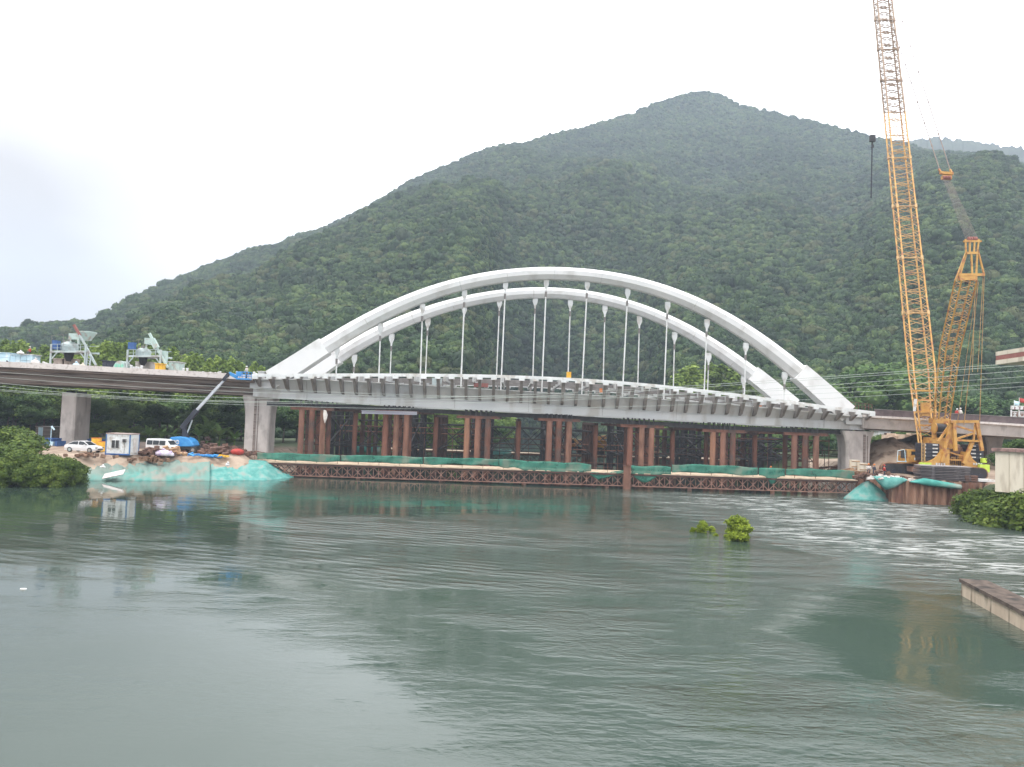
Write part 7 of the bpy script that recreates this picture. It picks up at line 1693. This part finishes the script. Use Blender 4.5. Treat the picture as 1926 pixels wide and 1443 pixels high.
# bright bamboo-like clump seen through the arch, and the big dark tree by the right foot
for i, (px, py, Y) in enumerate(((1268, 702, 205), (1290, 690, 210), (1310, 684, 206), (1330, 682, 212), (1350, 685, 208), (1372, 690, 206), (1392, 697, 212), (1410, 705, 206))):
    tree_to('bamboo_clump', 'feather', px, py, Y, 14.6, f'yellow-green bamboo clump behind the right half of the arch, {ORD[i]} from the left', 'bamboo', 'bamboo clumps behind the arch', 1.7)
for i, (px, py, Y, w) in enumerate(((1612, 700, 175, 1.2), (1640, 684, 178, 1.3), (1668, 677, 176, 1.35), (1700, 684, 180, 1.3), (1735, 692, 182, 1.3))):
    tree_to('large_tree', 'broad', px, py, Y, 13.0, 'big dark round tree behind the right viaduct, ' + ORD[i] + ' of five from the left', 'tree', 'dark tree clump behind the right viaduct', w)
for i, (px, py, Y) in enumerate(((1690, 806, 150), (1720, 806, 156), (1655, 812, 158))):
    tree_to('bushy_tree', 'light', px, py, Y, 11.6, 'green bush under the right viaduct, ' + ['above the earth heap', 'behind the crane boom foot', 'by the small pale house'][i], 'bush', 'bushes under the right viaduct', 1.6)
k = 0
for px, py, Y in ((1775, 735, 190), (1820, 740, 185), (1865, 738, 190), (1910, 745, 186), (1960, 740, 188)):
    tree_to('large_tree', 'broad', px, py, Y, 13.0, 'hazy dark tree low behind the crane and right viaduct, ' + ORD[k] + ' from the left', 'tree', 'trees behind the crane', 1.5); k += 1
# shrubs over the water at the left edge
SH = [(-40, 800, 84, 1.0), (-5, 778, 90, 1.2), (12, 812, 84.5, 1.0), (30, 830, 82.5, 1.0), (55, 826, 85.5, 1.05), (80, 836, 83.5, 1.0), (100, 838, 86, 1.0), (128, 842, 84.5, .95), (140, 846, 87.0, .9), (4, 850, 81.5, .9), (60, 855, 82, .9), (110, 858, 82.8, .85), (142, 866, 84.5, .75), (-25, 846, 81.5, .9)]
SH.sort()
for i, (px, py, Y, w) in enumerate(SH):
    x = at_px(px, Y); z0 = -.25; zt = P(px, py + 10, Y).z; s = (zt - z0) / 4.25
    plant('waterside_shrub', 'shrub', (x, Y, z0), s * w * 1.05, f'leafy green shrub over the water at the left edge, {ORD[i]} of fourteen from the left', 'shrub', 'shrubs over the water at the left', 1 / (w * 1.05))
# green bank at the right
SR = [(1812, 948, 90.5, .8), (1828, 940, 89, .9), (1848, 928, 86.5, .95), (1868, 916, 84, 1.0), (1892, 922, 81, 1.0), (1916, 928, 78, 1.1), (1950, 930, 75, 1.1), (1838, 950, 86.5, .8), (1866, 950, 84, .9), (1895, 958, 80.5, .9), (1925, 966, 77, .9), (1900, 912, 84, 1.0), (1985, 960, 73, 1.0)]
SR.sort()
for i, (px, py, Y, w) in enumerate(SR):
    x = at_px(px, Y); zt = P(px, py, Y).z; z0 = min(hgt(x, Y), zt - 1.2) - .3; s = max(.35, (zt - z0) / 3.9)
    plant('bank_shrub', 'shrub', (x, Y, z0), max(s, .36) * w * 1.1, f'low green bush on the bank below the cream wall, {ORD[i]} of thirteen from the left', 'shrub', 'bushes on the right bank', s / max(s, .36) / 1.1)
for i, (px, py, Y) in enumerate(((1905, 828, 88), (1926, 820, 86), (1950, 815, 85))):
    tree_to('bushy_tree', 'light', px, py, Y, 11.6, 'bush rising behind the cream wall at the right edge, ' + ['its leftmost', 'its middle', 'its rightmost'][i] + ' crown', 'bush', 'bushes behind the cream wall', 1.3)
# flooded bush in the river
for px, pyb, pyt, lb, w in ((1387, 1016, 966, 'bright lime green bush standing flooded in the middle of the river', 1.08), (1321, 1001, 977, 'small lime green bush top left of the flooded bush', 1.0), (1339, 1000, 988, 'tiny lime tuft between the two flooded bushes', 1.0), (1303, 1000, 990, 'tiny lime tuft left of the small flooded bush', .9), (1346, 1008, 1002, 'lowest tiny lime tuft beside the flooded bush', 1.2), (1372, 1010, 992, 'lime green side branch at the left of the flooded bush', 1.0)):
    b = P(px, pyb, z=0); zt = P(px, pyt, b.y).z; s = (zt + .25) / 2.15; plant('flooded_bush', 'lime', (b.x, b.y, -.25), s * w, lb, 'bush', 'flooded lime bushes', 1 / w)
# banana plants
def banana(px, pytop, Y, label, seed):
    x = at_px(px, Y); z0 = 2.65; H = P(px, pytop, Y).z - z0; rg_ = np.random.RandomState(seed); e = empty('banana_plant', (x, Y, z0), label, 'banana plant', 'banana plants by the boom lift')
    mb = MB(); mb.tube((x, Y, z0), (x + .1, Y, z0 + H * .5), .16, .10, n=8); mb.build('stem', M['leaf_mid'], e)
    for k in range(9):
        a = 6.28 * k / 9 + rg_.rand() * .5; el = rg_.uniform(.5, 1.35); L_ = H * rg_.uniform(.5, .7); rings = []; base = Vector((x + .1, Y, z0 + H * .48)); w = .30 * H * .28
        dx = Vector((math.cos(a), math.sin(a), 0)); sd = Vector((-math.sin(a), math.cos(a), 0)); p = base.copy(); n = 7
        for i in range(n + 1):
            t = i / n; el2 = el - 1.5 * t * t; d = dx * math.cos(el2) + Vector((0, 0, math.sin(el2))); ww = w * math.sin(min(1, t * 1.25 + .08) * math.pi * .85) + .03
            rings.append([p - sd * ww + Vector((0, 0, -.25 * ww)), p, p + sd * ww + Vector((0, 0, -.25 * ww))]); p = p + d * (L_ / n)
        mb = MB(); mb.loft(rings, closed=False, caps=False); mb.build('leaf', M['banana'], e, smooth=True)
bn = ['left of the white minivan roof', 'behind the white minivan', 'just left of the boom lift', 'right of the boom lift mast', 'tallest, midway between boom lift and bridge pier', 'behind the scrap pile', 'nearest the bridge pier', 'behind the tall middle one', 'low in front of the dark trees']
for i, (px, py, Y) in enumerate(((279, 797, 122), (305, 800, 120), (327, 802, 121), (376, 795, 120), (392, 776, 121), (415, 790, 119), (443, 805, 118), (404, 800, 124), (352, 806, 124))):
    banana(px, py, Y, 'banana plant with broad arching leaves, ' + bn[i], 40 + i)
# floating scrap on the calm water
p = P(44, 1109, z=0); mb = MB(); mb.loft([[p + Vector((math.cos(t) * .16, math.sin(t) * .12, z)) for t in [i * math.pi / 4 for i in range(8)]] for z in (-.02, .05)]); o = mb.build('floating_litter', M['white_paint']); tag(o, 'tiny white scrap floating alone on the calm water at left', 'litter')
